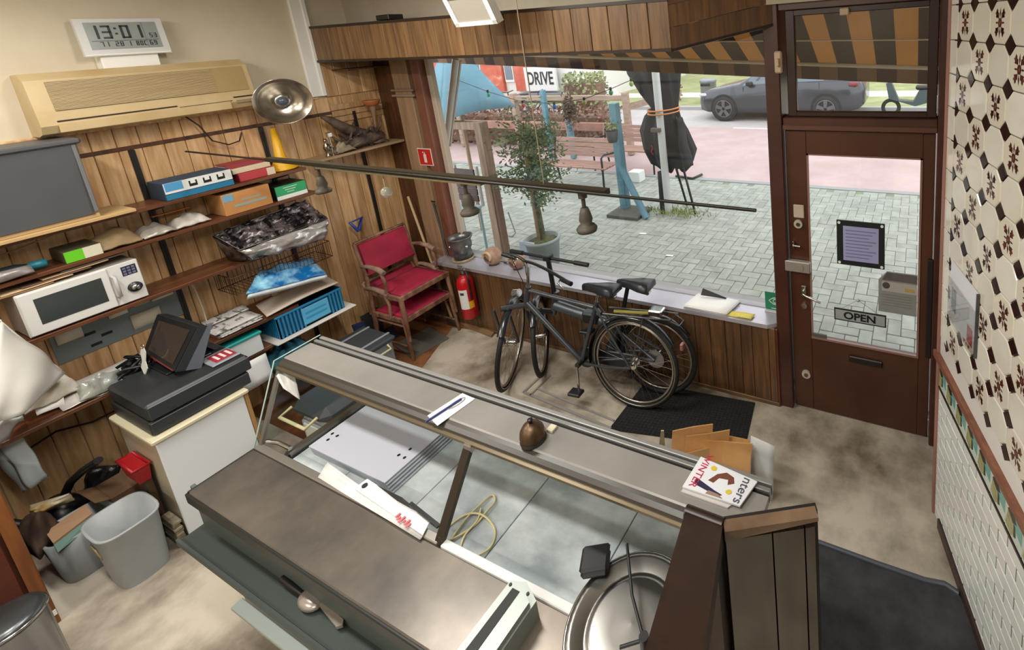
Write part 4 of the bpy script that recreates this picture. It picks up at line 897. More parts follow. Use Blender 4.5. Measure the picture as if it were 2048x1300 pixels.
for (x, y) in ((-3.72,1.36),(-3.46,1.36),(-3.72,1.59),(-3.46,1.59)): MB().cyl((x-.015,y,.05),(x+.015,y,.05),.05,16).build('wheel', DG, t)
MB().tube([(-3.42,1.45,.28),(-3.3,1.42,.26),(-3.25,1.5,.12),(-3.3,1.62,.04),(-3.45,1.72,.035)], .022, 8).build('hose', DG, t)

# ================================================================= SERVING COUNTER
WZ, BZ, SHZ = .85, .80, 1.2
t = thing('serving_counter', 'long grey serving counter with glass display, upper shelf and steel worktop', 'counter', (-1.8,.95,0))
CST = mat('worktop_steel', '5c5955', .3, .55, col2='82796f', scale=2.5, detail=7); DKG = mat('counter_green_grey', '3c4543', .5)
MB().box(-2.88, -.57, .61, .84, WZ-.03, WZ, .006).build('worktop', CST, t)
MB().box(-2.885, -.57, .602, .612, WZ-.05, WZ-.002, .003).build('worktop_nosing', mat('nosing', '2e2f2d', .4, .5), t)
MB().box(-2.885, -2.873, .61, .86, WZ-.05, WZ+.003, .003).build('worktop_end', mat('nosing', '2e2f2d', .4, .5), t)
MB().box(-2.88, -1.62, .838, .868, WZ-.02, WZ+.008, .003).build('glass_rail', mat('rail_alu', 'a39f98', .35, .8), t)
MB().box(-1.6, -.57, .838, .866, WZ-.02, WZ+.008, .003).build('glass_rail', mat('rail_white', 'd9d9d6', .4), t)
SL = mat('slate_slab', '8d979a', .28, col2='d2d9da', scale=3.5, detail=9, stretch=(1,1.6,1), lo=.35, hi=.7)
xs = [-2.7,-2.35,-1.9,-1.45,-1.0,-.57]
for i in range(5): MB().box(xs[i]+.002, xs[i+1]-.002, .868, 1.3, BZ-.025, BZ, .002).build('slab', SL, t)
MB().box(-2.75, -2.71, .89, 1.29, BZ-.02, BZ+.025, .006).build('end_bar', mat('bar_steel', '8f8b86', .3, .9), t)
MB().box(-2.88, -2.75, .868, 1.3, BZ-.09, BZ-.075).build('side_well', mat('well_dark', '3a3a3b', .5), t)
MB().tube([(-2.86,.88,WZ+.01),(-2.8,.9,WZ),(-2.72,.905,WZ-.01)], .01, 8).build('gas_strut', CHROME, t)
MB().box(-2.88, -.57, .66, 1.3, .1, BZ-.09).build('plinth_body', mat('counter_body', '6d7470', .5), t)
MB().box(-2.84, -.6, .7, 1.26, 0, .1).build('kick_plinth', BLACK, t)
MB().box(-2.89, -.57, 1.3, 1.32, .1, BZ+.01).build('customer_panel', mat('panel_wood', '6b5138', .5), t)
# upper shelf with rounded near edge and grooved far edge
SHM = mat('shelf_grey', '85827e', .3, .25, col2='979490', scale=2)
pr_ = [(1.034,SHZ-.004),(1.04,SHZ),(1.15,SHZ),(1.15,SHZ-.03),(1.034,SHZ-.03)]
MB().slab([(-2.885,y,z) for y, z in pr_], 2.47, (1,0,0)).build('upper_shelf', SHM, t)
MB().box(-2.885, -.415, .992, 1.01, SHZ-.045, SHZ-.022, .006).build('shelf_trim', mat('trim_gold', '7d7360', .3, .8), t)
MB().slab([(-2.885,y,z) for y, z in ((1.0,SHZ-.024),(1.006,SHZ-.014),(1.02,SHZ-.006),(1.034,SHZ-.0035),(1.034,SHZ-.03),(1.0,SHZ-.03))], 2.47, (1,0,0)).build('shelf_lip', mat('lip_dark', '35302a', .35), t)
for k, (y0, y1, dz, mm) in enumerate(((1.152,1.162,-.004,'2d2d2c'),(1.163,1.178,.004,'9a9a98'),(1.179,1.187,-.006,'2d2d2c'),(1.188,1.205,.004,'a8a8a6'))):
    MB().box(-2.885, -.415, y0, y1, SHZ-.03, SHZ+dz, .002).build('far_groove', mat('groove_'+mm+str(k), mm, .35, .6), t)
PM = mat('post_bronze', '4b443b', .35, .7)
def post(a, b, r, m, nm='post'):
    a = Vector(a); b = Vector(b); d = (b-a).normalized(); s_ = Vector((1,0,0)); n2 = s_.cross(d)
    return MB().slab([a-s_*r-n2*r*.5, a+s_*r-n2*r*.5, a+s_*r+n2*r*.5, a-s_*r+n2*r*.5], (b-a).length, d).build(nm, m, t)
post((-1.618,.85,WZ), (-1.565,1.0,SHZ-.04), .018, PM)
post((-2.868,.86,WZ), (-2.868,1.0,SHZ-.04), .012, mat('post_alu', '9a958c', .35, .8))
post((-.6,.85,WZ), (-.58,1.0,SHZ-.04), .014, PM)
MB().box(-1.585,-1.54,.985,1.03,SHZ-.06,SHZ-.03,.004).build('shelf_bracket', CHROME, t)
CG = glass('counter_glass', 'f2f8f6')
MB().slab([(-2.895,.845,WZ-.01),(-2.895,1.0,SHZ+.0),(-2.895,1.2,SHZ+.01),(-2.895,1.3,BZ)], .006, (1,0,0)).build('end_glass', CG, t)
MB().slab([(-2.885,1.29,BZ),(-.57,1.29,BZ),(-.57,1.195,SHZ-.03),(-2.885,1.195,SHZ-.03)], .005).build('front_glass', CG, t)
MB().tube([(-2.893,.845,WZ),(-2.893,1.0,SHZ+.005),(-2.893,1.2,SHZ+.01)], .0035, 6).build('glass_edge', mat('glass_edge', '9fb0aa', .2), t)
# lower utensil shelf on the server side
MB().box(-2.98, -.7, .565, .66, .585, .6, .003).build('utensil_shelf', mat('tray_grey_green', '4a5350', .4, .4), t)
MB().box(-2.98, -.7, .555, .567, .585, .615, .002).build('utensil_lip', DKG, t)
MB().box(-2.45, -.7, .52, .556, .55, .566, .002).build('outer_rail', mat('rail_pale', '9aa3a0', .4, .3), t)
MB().box(-2.96, -.7, .64, .655, .6, WZ-.03).build('back_board', mat('board_green_grey', '525c58', .5), t)
MB().box(-2.6,-2.54,.638,.6405,.7,.74).build('label', mat('old_label', 'b0a88a', .6), t)
# things on the counter
t = thing('steel_spoon', 'large steel serving spoon on the utensil shelf', 'spoon', (-2.2,.61,.6))
c1 = zp(622,1200,.62)
MB().sphere(c1, .055, 20, 12, (1.1,.62,.4)).build('bowl', mat('spoon_steel', 'b5aca6', .25, .6), t); MB().tube([c1+Vector((-.05,0,.0)), c1+Vector((-.12,-.002,.012)), c1+Vector((-.19,.0,.012))], [.01,.012,.012], 8).build('handle', BLACK, t)
t = thing('tongs', 'steel tongs lying beside the serving spoon on the utensil shelf', 'tongs', (-2.0,.6,.6))
c1 = zp(668,1225,.615)
for s_ in (-1,1): MB().slab([c1+Vector((-.08,s_*.004-.004,0)), c1+Vector((.07,s_*.016-.012,0)), c1+Vector((.085,s_*.016,0)), c1+Vector((.07,s_*.016+.012,0)), c1+Vector((-.08,s_*.004+.006,0))], .012, (0,0,1)).build('arm', mat('tongs_steel', 'b0a698', .3, .5), t)
MB().cyl(c1+Vector((-.085,-.005,-.004)), c1+Vector((-.085,.02,-.004)), .012, 10).build('hinge', CHROME, t)
t = thing('knife_holder', 'grey steel knife holder with dark slot on the worktop', 'knife holder', (-1.14,.72,WZ))
KG = mat('holder_grey', '9fa6a2', .4, .4)
MB().slab([(-1.225,.615,WZ),(-1.095,.615,WZ),(-1.09,.8,WZ),(-1.16,.83,WZ),(-1.215,.815,WZ)], .07, (0,0,1)).build('body', KG, t)
MB().slab([(-1.2,.62,WZ+.07),(-1.165,.62,WZ+.07),(-1.16,.8,WZ+.07),(-1.19,.8,WZ+.07)], .002, (0,0,1)).build('slot', mat('slot_black2', '1d1f1e', .6), t)
MB().slab([(-1.15,.62,WZ+.07),(-1.1,.62,WZ+.07),(-1.096,.78,WZ+.07),(-1.14,.8,WZ+.07)], .02, (0,0,1)).build('ridge', KG, t)
for (x, y) in ((-1.205,.805),(-1.13,.805)): MB().cyl((x,y,WZ+.07),(x,y,WZ+.073),.005,8).build('screw', mat('dark_iron', '1e1a19', .5), t)
# round steel lid with black box and stick
lc = Vector((-.765,.85,WZ+.002))
t = thing('round_steel_pan', 'large round steel pan lid with concentric rings at the counter end', 'pan', lc)
MB().lathe([(.165,0),(.18,.012),(.197,.075),(.194,.085),(.176,.088),(.144,.07),(.136,.07),(.13,.078),(.118,.08),(.064,.078),(0,.08)], lc, (0,0,1), 48).build('lid', mat('pan_steel', '9c9a96', .3, 1), t)
MB().torus(lc+Vector((0,0,.08)), (0,0,1), .194, .006, 48, 6).build('rolled_rim', CHROME, t)
pk_ = zp(1192,1128,WZ+.1)
b0 = Matrix.Translation(pk_) @ Matrix.Rotation(.5,4,'Z')
t = thing('black_case', 'small black rounded case resting on the rim of the round pan', 'case', M=Matrix.Translation(pk_) @ Matrix.Rotation(.5,4,'Z'))
MB().box(-.045,.045,-.04,.04,-.01,.015,.01).build('shell', BLACK, t, local=True); MB().box(-.046,.046,-.041,.041,.017,.035,.012).build('lid', BLACK, t, local=True)
t = thing('black_rod', 'thin bent black rod with base lying across the round pan', 'rod', lc+Vector((.06,0,.09)))
p0, p1_, p2_, p3_ = zp(1254,1088,WZ+.16), zp(1264,1190,WZ+.14), zp(1288,1280,WZ+.12), zp(1240,1295,WZ+.1)
MB().tube([p0,p1_,p2_], .005, 6).build('rod', BLACK, t); MB().tube([p3_, p2_], .005, 6).cyl(p2_-Vector((0,0,.02)), p2_+Vector((0,0,.015)), .014, 10).build('joint', BLACK, t)
# white stacked sheets, knife set, towel, cord inside the display
t = thing('sheet_stack', 'stack of clear and white acrylic sheets inside the display counter', 'sheets', (-2.35,1.05,BZ))
for k in range(5):
    dx = (4-k)*.012; MB().box(-2.65+dx*.5, -2.09+dx, .945-.0*k, 1.235, BZ+.001+k*.008, BZ+.006+k*.008).build('sheet', mat('acrylic_white', 'c9cbd8', .3) if k == 4 else mat('acrylic_clear', '9aa0a8', .2), t)
for (x, y) in ((-2.6,1.0),(-2.58,1.03),(-2.62,1.03),(-2.15,1.1),(-2.17,1.06),(-2.13,1.06)): MB().cyl((x,y,BZ+.0385),(x,y,BZ+.0395),.007,10).build('screw_hole', mat('dark_iron', '1e1a19', .5), t)
t = thing('knife_set', 'white knife blister card with red lettering beside the worktop rail', 'knife set', (-1.95,.9,BZ))
ka, kb, kc, kd = zp(709,978,WZ+.014), zp(735,959,WZ+.014), zp(862,1040,WZ+.014), zp(846,1072,WZ+.014)
KW = mat('blister_white', 'e4e4e2', .35)
MB().slab([kd, kc, kb, ka], .004, (0,0,1)).build('card', KW, t)
ax_ = (kc-kb).normalized(); lat = (kb-ka).normalized()
m0_ = kb*.5+ka*.5+Vector((0,0,.008))
MB().slab([m0_+ax_*.08+lat*.02, m0_+ax_*.24+lat*.012, m0_+ax_*.42+lat*.018, m0_+ax_*.24+lat*.03], .004, (0,0,1)).build('blade', CHROME, t)
MB().slab([m0_+ax_*.3+lat*.02, m0_+ax_*.5+lat*.008, m0_+ax_*.5+lat*.022, m0_+ax_*.3+lat*.034], .008, (0,0,1)).build('handle', BLACK, t)
for k in range(6): MB().slab([m0_+ax_*(.3+.016*k)-lat*(.012+.008*(k%2)), m0_+ax_*(.309+.016*k)-lat*(.012+.008*(k%2)), m0_+ax_*(.309+.016*k)-lat*(.03+.004*(k%3)), m0_+ax_*(.3+.016*k)-lat*(.03+.004*(k%3))], .002, (0,0,1)).build('red_mark', mat('red_print', 'c8606a', .5), t)
for s_ in (.03,.54): MB().cyl(m0_+ax_*s_-Vector((0,0,.003)), m0_+ax_*s_+Vector((0,0,.001)), .011, 12).build('punch_hole', mat('dark_iron', '1e1a19', .5), t)
tag(MB().sheet([zp(636,955,WZ+.012), zp(655,925,WZ+.012), zp(850,1066,WZ+.01), zp(840,1080,WZ+.01)], 20, 4, wob(.006,6,3), .004).build('towel', mat('towel_white', 'd6d5d2', .8, col2='bebcb8', scale=8)), 'long white towel lying along the worktop rail', 'towel')
tag(MB().sheet([zp(552,752,SHZ-.06), zp(588,740,SHZ-.06), zp(600,800,SHZ-.16), zp(566,776,SHZ-.1)], 6, 6, wob(.02,4,6), .004).build('paper_towel', mat('tissue', 'cdcbc4', .8)), 'white tissue stuck under the left end of the upper shelf', 'tissue')
t = thing('cord_coil', 'loosely coiled cream cord inside the display counter', 'cord', (-1.58,.95,BZ))
pts = []
pix = [(885,1105),(930,1040),(965,1005),(985,990),(990,1003),(975,1020),(950,1050),(905,1078),(882,1080),(890,1060),(930,1030),(965,1030),(990,1060),(980,1095),(945,1113),(922,1100),(930,1070),(955,1040),(963,1012)]
for i, (x, y) in enumerate(pix): pts.append(zp(x, y, BZ+.006+.003*(i % 3)))
cr = []
for i in range(len(pts)-1):
    p_, a_, b_, n_2 = pts[max(i-1,0)], pts[i], pts[i+1], pts[min(i+2,len(pts)-1)]
    for s_ in (0,.25,.5,.75): cr.append(a_*(2*s_**3-3*s_**2+1)+b_*(3*s_**2-2*s_**3)+(b_-p_)*.5*(s_**3-2*s_**2+s_)+(n_2-a_)*.5*(s_**3-s_**2))
MB().tube(cr, .004, 6).build('cord', mat('cream_cord', 'cbbf8e', .6), t)
# bell, card, magazines on the upper shelf
bp = zp(1067,880,SHZ); t = thing('counter_bell', 'round copper counter bell on the upper shelf', 'bell', bp)
CU = mat('aged_copper', '6e5840', .42, .8, col2='5c4a38', scale=6)
MB().lathe([(.045,0),(.047,.008),(.04,.014),(.04,.02)], bp, (0,0,1), 28).build('base', mat('bell_base', '2b2622', .4), t)
MB().lathe([(.044,.016),(.046,.026),(.042,.048),(.03,.066),(.012,.075),(0,.076)], bp, (0,0,1), 28).build('dome', CU, t)
MB().lathe([(.006,.074),(.006,.085),(.01,.087),(.01,.091),(0,.092)], bp, (0,0,1), 12).build('plunger', BLACK, t)
tag(MB().box(bp.x+.02, bp.x+.05, bp.y+.045, bp.y+.075, SHZ, SHZ+.012, .002).build('cream_block', mat('cream_block', 'c6bfa8', .6)), 'small cream block behind the copper bell', 'block')
t = thing('price_card', 'white card with blue pen and string loop across the upper shelf', 'card', zp(900,815,SHZ))
q = [zp(855,832,SHZ+.001), zp(875,852,SHZ+.001), zp(950,798,SHZ+.001), zp(925,787,SHZ+.001)]
q = [q[0], q[1], q[2], q[3]]
MB().slab(q, .002, (0,0,1)).build('card', mat('card_white2', 'dddde0', .5), t)
ax_ = (q[3]-q[0]).normalized()
MB().cyl(q[0]*.6+q[1]*.4+Vector((0,0,.007))-ax_*.02, q[0]*.6+q[1]*.4+Vector((0,0,.007))+ax_*.12, .0045, 8).build('pen', mat('pen_blue', '24356e', .4), t)
lp = q[2]*.5+q[3]*.5-ax_*.05+Vector((0,0,.005)); MB().tube([lp+ax_*(.035*math.cos(a_*PI/8))+ax_.cross(Vector((0,0,1)))*(.014*math.sin(a_*PI/8)) for a_ in range(16)], .0016, 5, closed=True).build('string_loop', mat('string', '8a8a86', .7), t)
t = thing('magazine', 'glossy winter magazine lying askew on the counter shelf', 'magazine', zp(1440,965,SHZ))
q = [zp(1365,976,SHZ+.008), zp(1480,1015,SHZ+.008), zp(1515,966,SHZ+.008), zp(1402,916,SHZ+.008)]
MG_ = mat('magazine_cover', 'd3d5da', .25)
MB().slab(q, .006, (0,0,1)).build('pages', MG_, t)
ax_ = (q[1]-q[0]).normalized(); lat = (q[3]-q[0]).normalized(); n3 = Vector((0,0,1)); up_ = Vector((0,0,.0065))
def mq(u, v, dz=0): return (q[0]*(1-u)+q[1]*u)*(1-v)+(q[3]*(1-u)+q[2]*u)*v+Vector((0,0,.0062+dz))
def blob(pts, nm, m, dz=0): return MB().slab([mq(u, v, dz) for u, v in pts], .0004, (0,0,1)).build(nm, m, t)
blob([(.32,.42),(.4,.7),(.52,.86),(.66,.8),(.72,.62),(.64,.5),(.6,.66),(.46,.6),(.42,.4)], 'cover_figure', mat('cover_brown', '6b4034', .35))
blob([(.12,.3),(.16,.36),(.5,.2),(.66,.14),(.6,.06),(.45,.1),(.15,.18)], 'cover_shape', mat('cover_navy', '2c2a48', .35))
blob([(.4,.02),(.7,.03),(.6,.12),(.42,.14)], 'cover_shadow', mat('cover_taupe', '8d7668', .35), .0003)
for (u, v) in ((.3,.82),(.72,.3)): blob([(u+.05*math.cos(a_*PI/5), v+.08*math.sin(a_*PI/5)) for a_ in range(10)], 'cover_badge', mat('cover_yellow', 'c9b23a', .35), .0004)
text('title', 'WINTER', .034, frame_M(mq(.13,.62,.0006), -lat, ax_), mat('title_red', 'b5304a', .35), t, sx=1.0)
text('title', 'nters', .044, frame_M(mq(.89,.5,.0006), -lat, ax_), mat('title_grey', '4c4f58', .35), t)
tag(MB().slab([zp(1362,985,SHZ+.001), zp(1455,1018,SHZ+.001), zp(1500,985,SHZ+.001), zp(1400,935,SHZ+.001)], .005, (0,0,1)).build('magazine', mat('magazine_under', 'b9b4b0', .4)), 'second magazine half covered by the winter magazine', 'magazine')

# stair banister, lower right
t = thing('stair_banister', 'dark wooden stair banister with glossy plank side at the lower right', 'banister', (-.38,.7,0))
BW = mat('banister_brown', '1d110a', .4, col2='2e1c11', scale=5, stretch=(3,3,.8)); GLP = mat('glossy_plank', '2a231d', .12, col2='40372f', scale=4, stretch=(6,6,.6), coat=.6)
BT_ = 1.45
f0, f1 = zp(1447,1046,BT_), zp(1616,1020,BT_)
fd = (f1-f0).normalized(); fn = Vector((fd.y,-fd.x,0)); fn = fn if fn.y < 0 else -fn
L_ = (f1-f0).length
cuts = [0, L_*.55, L_*.93, L_*1.06]
for i in range(3):
    a_, b_ = f0+fd*(cuts[i]+.002), f0+fd*(cuts[i+1]-.002)
    MB().slab([Vector((a_.x,a_.y,.05)), Vector((b_.x,b_.y,.05)), Vector((b_.x,b_.y,BT_-.03)), Vector((a_.x,a_.y,BT_-.03))], .02, fn).build('side_plank', GLP, t)
g0, g1 = f0-fd*.004-fn*.02, f1+fd*.03-fn*.02
MB().slab([Vector((g0.x,g0.y,.04)), Vector((g1.x,g1.y,.04)), Vector((g1.x,g1.y,BT_-.03)), Vector((g0.x,g0.y,BT_-.03))], -.02, fn).build('backing', mat('backing_dark', '140d09', .6), t)
MB().slab([Vector((f0.x,f0.y,BT_-.03))+fn*.022, Vector((f1.x,f1.y,BT_-.012))+fn*.022+fd*.02, Vector((f1.x,f1.y,BT_))+fn*.022+fd*.02, Vector((f0.x,f0.y,BT_))+fn*.022], -.03, fn).build('top_rail', mat('rail_wood', '7a6450', .35, col2='4d3a2a', scale=5), t)
p0_, p1_ = zp(1372,1018,BT_-.0), zp(1446,1046,BT_+.0)
w0 = zp(1278,1340,1.62); pn_ = (p1_-p0_).cross(w0-p0_); rd_ = ray(1402,1345); w1 = EYE+rd_*((p0_-EYE).dot(pn_)/rd_.dot(pn_))
MB().slab([p0_, p1_, w1, w0], -.05, (0,0,1)).build('hand_rail', BW, t)
MB().slab([p0_-Vector((0,0,.05)), p1_-Vector((0,0,.05)), Vector((p1_.x,p1_.y,0)), Vector((p0_.x,p0_.y,0))], .05, (0,-1,0)).build('newel', BW, t)
MB().tube([p0_-Vector((0,0,.01)), p1_-Vector((0,0,.01))], .018, 10).build('rounded_end', BW, t)

# ================================================================= WINDOW SILL AND WHAT STANDS THERE
t = thing('sill_cabinet', 'low boarded cabinet with grey metal sill along the shop window', 'cabinet', (-2.5,2.85,0))
MB().box(-4.25, -.86, YC+.016, 2.945, .0, .615).build('carcass', WOODD, t)
x = -4.25; i = 0; rr = random.Random(11)
while x < -.9:
    w_ = rr.choice((.085,.105,.12)); x1 = min(x+w_, -.88)
    MB().box(x+.0015, x1-.0015, YC, YC+.016, .03, .615, .003).build('front_board', WOODM, t); x = x1
MB().box(-4.25, -.87, YC-.006, YC+.01, 0, .03, .003).build('foot_strip', mat('foot_strip', '7a5a38', .5, col2='5c4028', scale=6), t)
MB().box(-.88, -.862, YC-.002, 2.94, 0, .615, .003).build('end_panel', mat('end_red', '5c2d1a', .4), t)
SILLM = mat('sill_metal', 'a9a6b0', .3, .35, col2='b8b5bc', scale=2)
MB().slab([(-4.26,YC-.012,.615),(-.93,YC-.012,.615),(-.872,YC+.03,.615),(-.858,2.95,.615),(-4.26,2.95,.615)], .03, (0,0,1)).build('sill', SILLM, t)
SL_ = .6455
# dark pot with saucer
c_ = zp(942,512,SL_); c_.y = 2.85; t = thing('metal_pot', 'dark grey metal pot with flared rim on a pale dish at the sill end', 'pot', c_)
MB().lathe([(0,.0),(.085,.0),(.099,.03),(.095,.033),(.08,.012),(0,.012)], c_, (0,0,1), 28).build('dish', mat('wicker_dish', 'b5a488', .7, col2='8d7c60', scale=25, bump=.3), t)
PT = mat('pot_pewter', '4c4d4f', .3, .7, col2='8d8d8c', scale=5)
MB().lathe([(r_*1.05, h_*1.3) for r_, h_ in ((.05,.01),(.075,.03),(.08,.06),(.07,.085),(.085,.1),(.09,.13),(.083,.15),(.1,.175),(.107,.185),(.1,.186),(.076,.152),(.08,.13),(.07,.03),(0,.025))], c_, (0,0,1), 32).build('vessel', PT, t)
for a_ in (0,2.1,4.2): MB().sphere(c_+Vector((.094*math.cos(a_+4),.094*math.sin(a_+4),.155)), .014, 10, 6).build('stud', CHROME, t)
# carved coconuts
def coconut(px, py, lab, r):
    c_ = zp(px, py, SL_); c_.y = min(max(c_.y, 2.83), 2.87); t = thing('carved_coconut', lab, 'coconut', c_, group='carved coconuts on the sill')
    MB().sphere(c_+Vector((0,0,r)), r, 20, 12, (1.08,.9,1)).build('shell', mat('coconut_shell', '7d5c48', .5, col2='a98b74', scale=7, bump=.15), t)
    MB().tube([c_+Vector((math.cos(a_)*r*.55, -r*.75, r*1.2+math.sin(a_)*r*.5)) for a_ in [i*PI/8 for i in range(-2,10)]], r*.16, 8).build('carved_lip', mat('coconut_pale', 'c0a58c', .5), t)
    MB().tube([c_+Vector((-r*.2,-r*.9,r*1.25)), c_+Vector((r*.1,-r*.95,r*1.0)), c_+Vector((r*.5,-r*.75,r*.75))], r*.1, 7).build('carved_groove', mat('coconut_dark', '3d2a20', .6), t)
    MB().lathe([(r*.55,0),(r*.45,.01),(r*.5,.02)], c_, (0,0,1), 16).build('ring_foot', mat('coconut_dark', '3d2a20', .6), t)
coconut(990, 527, 'carved coconut shell beside the dark metal pot', .084)
coconut(1037, 536, 'carved coconut shell behind the bicycle handlebar', .078)
t = thing('blue_clip', 'small dark blue bag clip lying on the sill by the coconuts', 'clip', zp(1008,524,SL_))
p_ = zp(1008,530,SL_); MB().box(p_.x-.03, p_.x+.04, p_.y+.02, p_.y+.045, SL_, SL_+.025, .005).build('clip', mat('navy_plastic', '2a3560', .4), t); MB().sheet([p_+Vector((-.02,.03,.004)), p_+Vector((.1,.03,.004)), p_+Vector((.1,.08,.01)), p_+Vector((-.02,.08,.01))], 4, 3, wob(.006,3,2), .002).build('slip', mat('pale_slip', 'c6c6d0', .6), t)
# papers on the sill
t = thing('paper_stack', 'stack of white papers on the sill beside the door', 'paper', (-1.4,2.84,SL_))
for k in range(6):
    d = Vector((random.uniform(-.008,.008), random.uniform(-.008,.008), k*.004))
    MB().sheet([Vector((-1.575,2.752,SL_+.003))+d, Vector((-1.235,2.752,SL_+.003))+d, Vector((-1.2,2.925,SL_+.003))+d, Vector((-1.54,2.925,SL_+.003))+d], 4, 3, wob(.003,2,k*3), .002).build('sheet', PAPER, t)
tag(MB().slab([(-1.5,2.9,SL_+.03),(-1.3,2.915,SL_+.025),(-1.3,2.925,SL_+.028),(-1.49,2.925,SL_+.075)], .006).build('black_folder', BLACK), 'thin black folder propped behind the white papers', 'folder')
t = thing('sticky_notes', 'pad of yellow sticky notes at the sill front near the door', 'notes', (-1.16,2.77,SL_))
for k in range(3): MB().sheet([Vector((-1.24+.05*k,2.755,SL_+.003+k*.003)), Vector((-1.15+.05*k,2.755,SL_+.003+k*.003)), Vector((-1.14+.05*k,2.815,SL_+.004+k*.003)), Vector((-1.23+.05*k,2.815,SL_+.004+k*.003))], 3, 3, wob(.004,2,k), .002).build('note', mat('sticky_yellow', 'd6c65c', .7), t)
# green sign
a_, b_ = yp(1529,580,2.9), yp(1572,622,2.9)
t = thing('green_sign', 'small green sign with white eye shaped emblem by the door post', 'sign', (a_.x, 2.9, SL_))
MB().box(a_.x, b_.x, 2.9, 2.904, SL_+.012, SL_+.012+(a_.z-b_.z), .002).build('plate', mat('sign_green', '1f7a58', .4), t)
MB().box(a_.x, b_.x+.004, 2.88, 2.92, SL_, SL_+.012, .003).build('foot', mat('clear_foot', 'b9bcc0', .2), t)
cxs, czs = (a_.x+b_.x)/2, SL_+.012+(a_.z-b_.z)*.52
GW = mat('emblem_white', 'd2e6dc', .4)
for s_ in (-1,1): MB().tube([(cxs-.045+.09*i/8, 2.899, czs+s_*.026*math.sin(PI*i/8)) for i in range(9)], .003, 5).build('emblem_lid', GW, t)
MB().torus((cxs,2.899,czs), (0,1,0), .015, .003, 18, 5).build('emblem_iris', GW, t)
MB().box(cxs-.03,cxs+.03,2.8985,2.9,czs-.06,czs-.056).build('emblem_line', GW, t)

# fire extinguisher
e_ = Vector((-3.77, 2.672, .2)); t = thing('fire_extinguisher', 'red fire extinguisher with white label hanging on the sill cabinet', 'fire extinguisher', e_)
RD = mat('extinguisher_red', 'b3121c', .3)
MB().lathe([(0,0),(.06,.0),(.07,.012),(.07,.34),(.06,.38),(.035,.405),(.025,.41),(.025,.43)], e_, (0,0,1), 28).build('cylinder', RD, t)
def wrap(nm, z0, z1, a0, a1, m, r=.0712): 
    n = 12; vs = []
    for z in (z0, z1):
        for i in range(n+1): a_ = a0+(a1-a0)*i/n; vs.append(e_+Vector((r*math.cos(a_), r*math.sin(a_), z)))
    MB().add(vs, [(i, i+1, i+n+2, i+n+1) for i in range(n)], True).build(nm, m, t)
wrap('label', .11, .3, -1.75, -.62, mat('ext_label', 'd8d6d4', .4)); wrap('yellow_label', .11, .18, -.6, .0, mat('ext_yellow', 'd39a1c', .4)); wrap('label_print', .25, .275, -1.5, -1.0, mat('ext_print', '3a3a3a', .5), .0716)
MB().cyl(e_+Vector((0,0,.43)), e_+Vector((0,0,.46)), .018, 12).box(e_.x-.06, e_.x+.03, e_.y-.01, e_.y+.01, .665, .676, .003).box(e_.x-.06,e_.x+.02,e_.y-.008,e_.y+.008,.692,.702,.003).build('valve', mat('valve_grey', '9a9a98', .3, .8), t)
MB().tube([e_+Vector((.02,0,.45)), e_+Vector((.06,-.01,.44)), e_+Vector((.078,-.02,.38)), e_+Vector((.078,-.02,.2))], .009, 8).build('hose', BLACK, t)
MB().box(e_.x-.03, e_.x+.03, e_.y+.06, YC, .3+.0, .33, .003).build('wall_hook', BLACK, t)

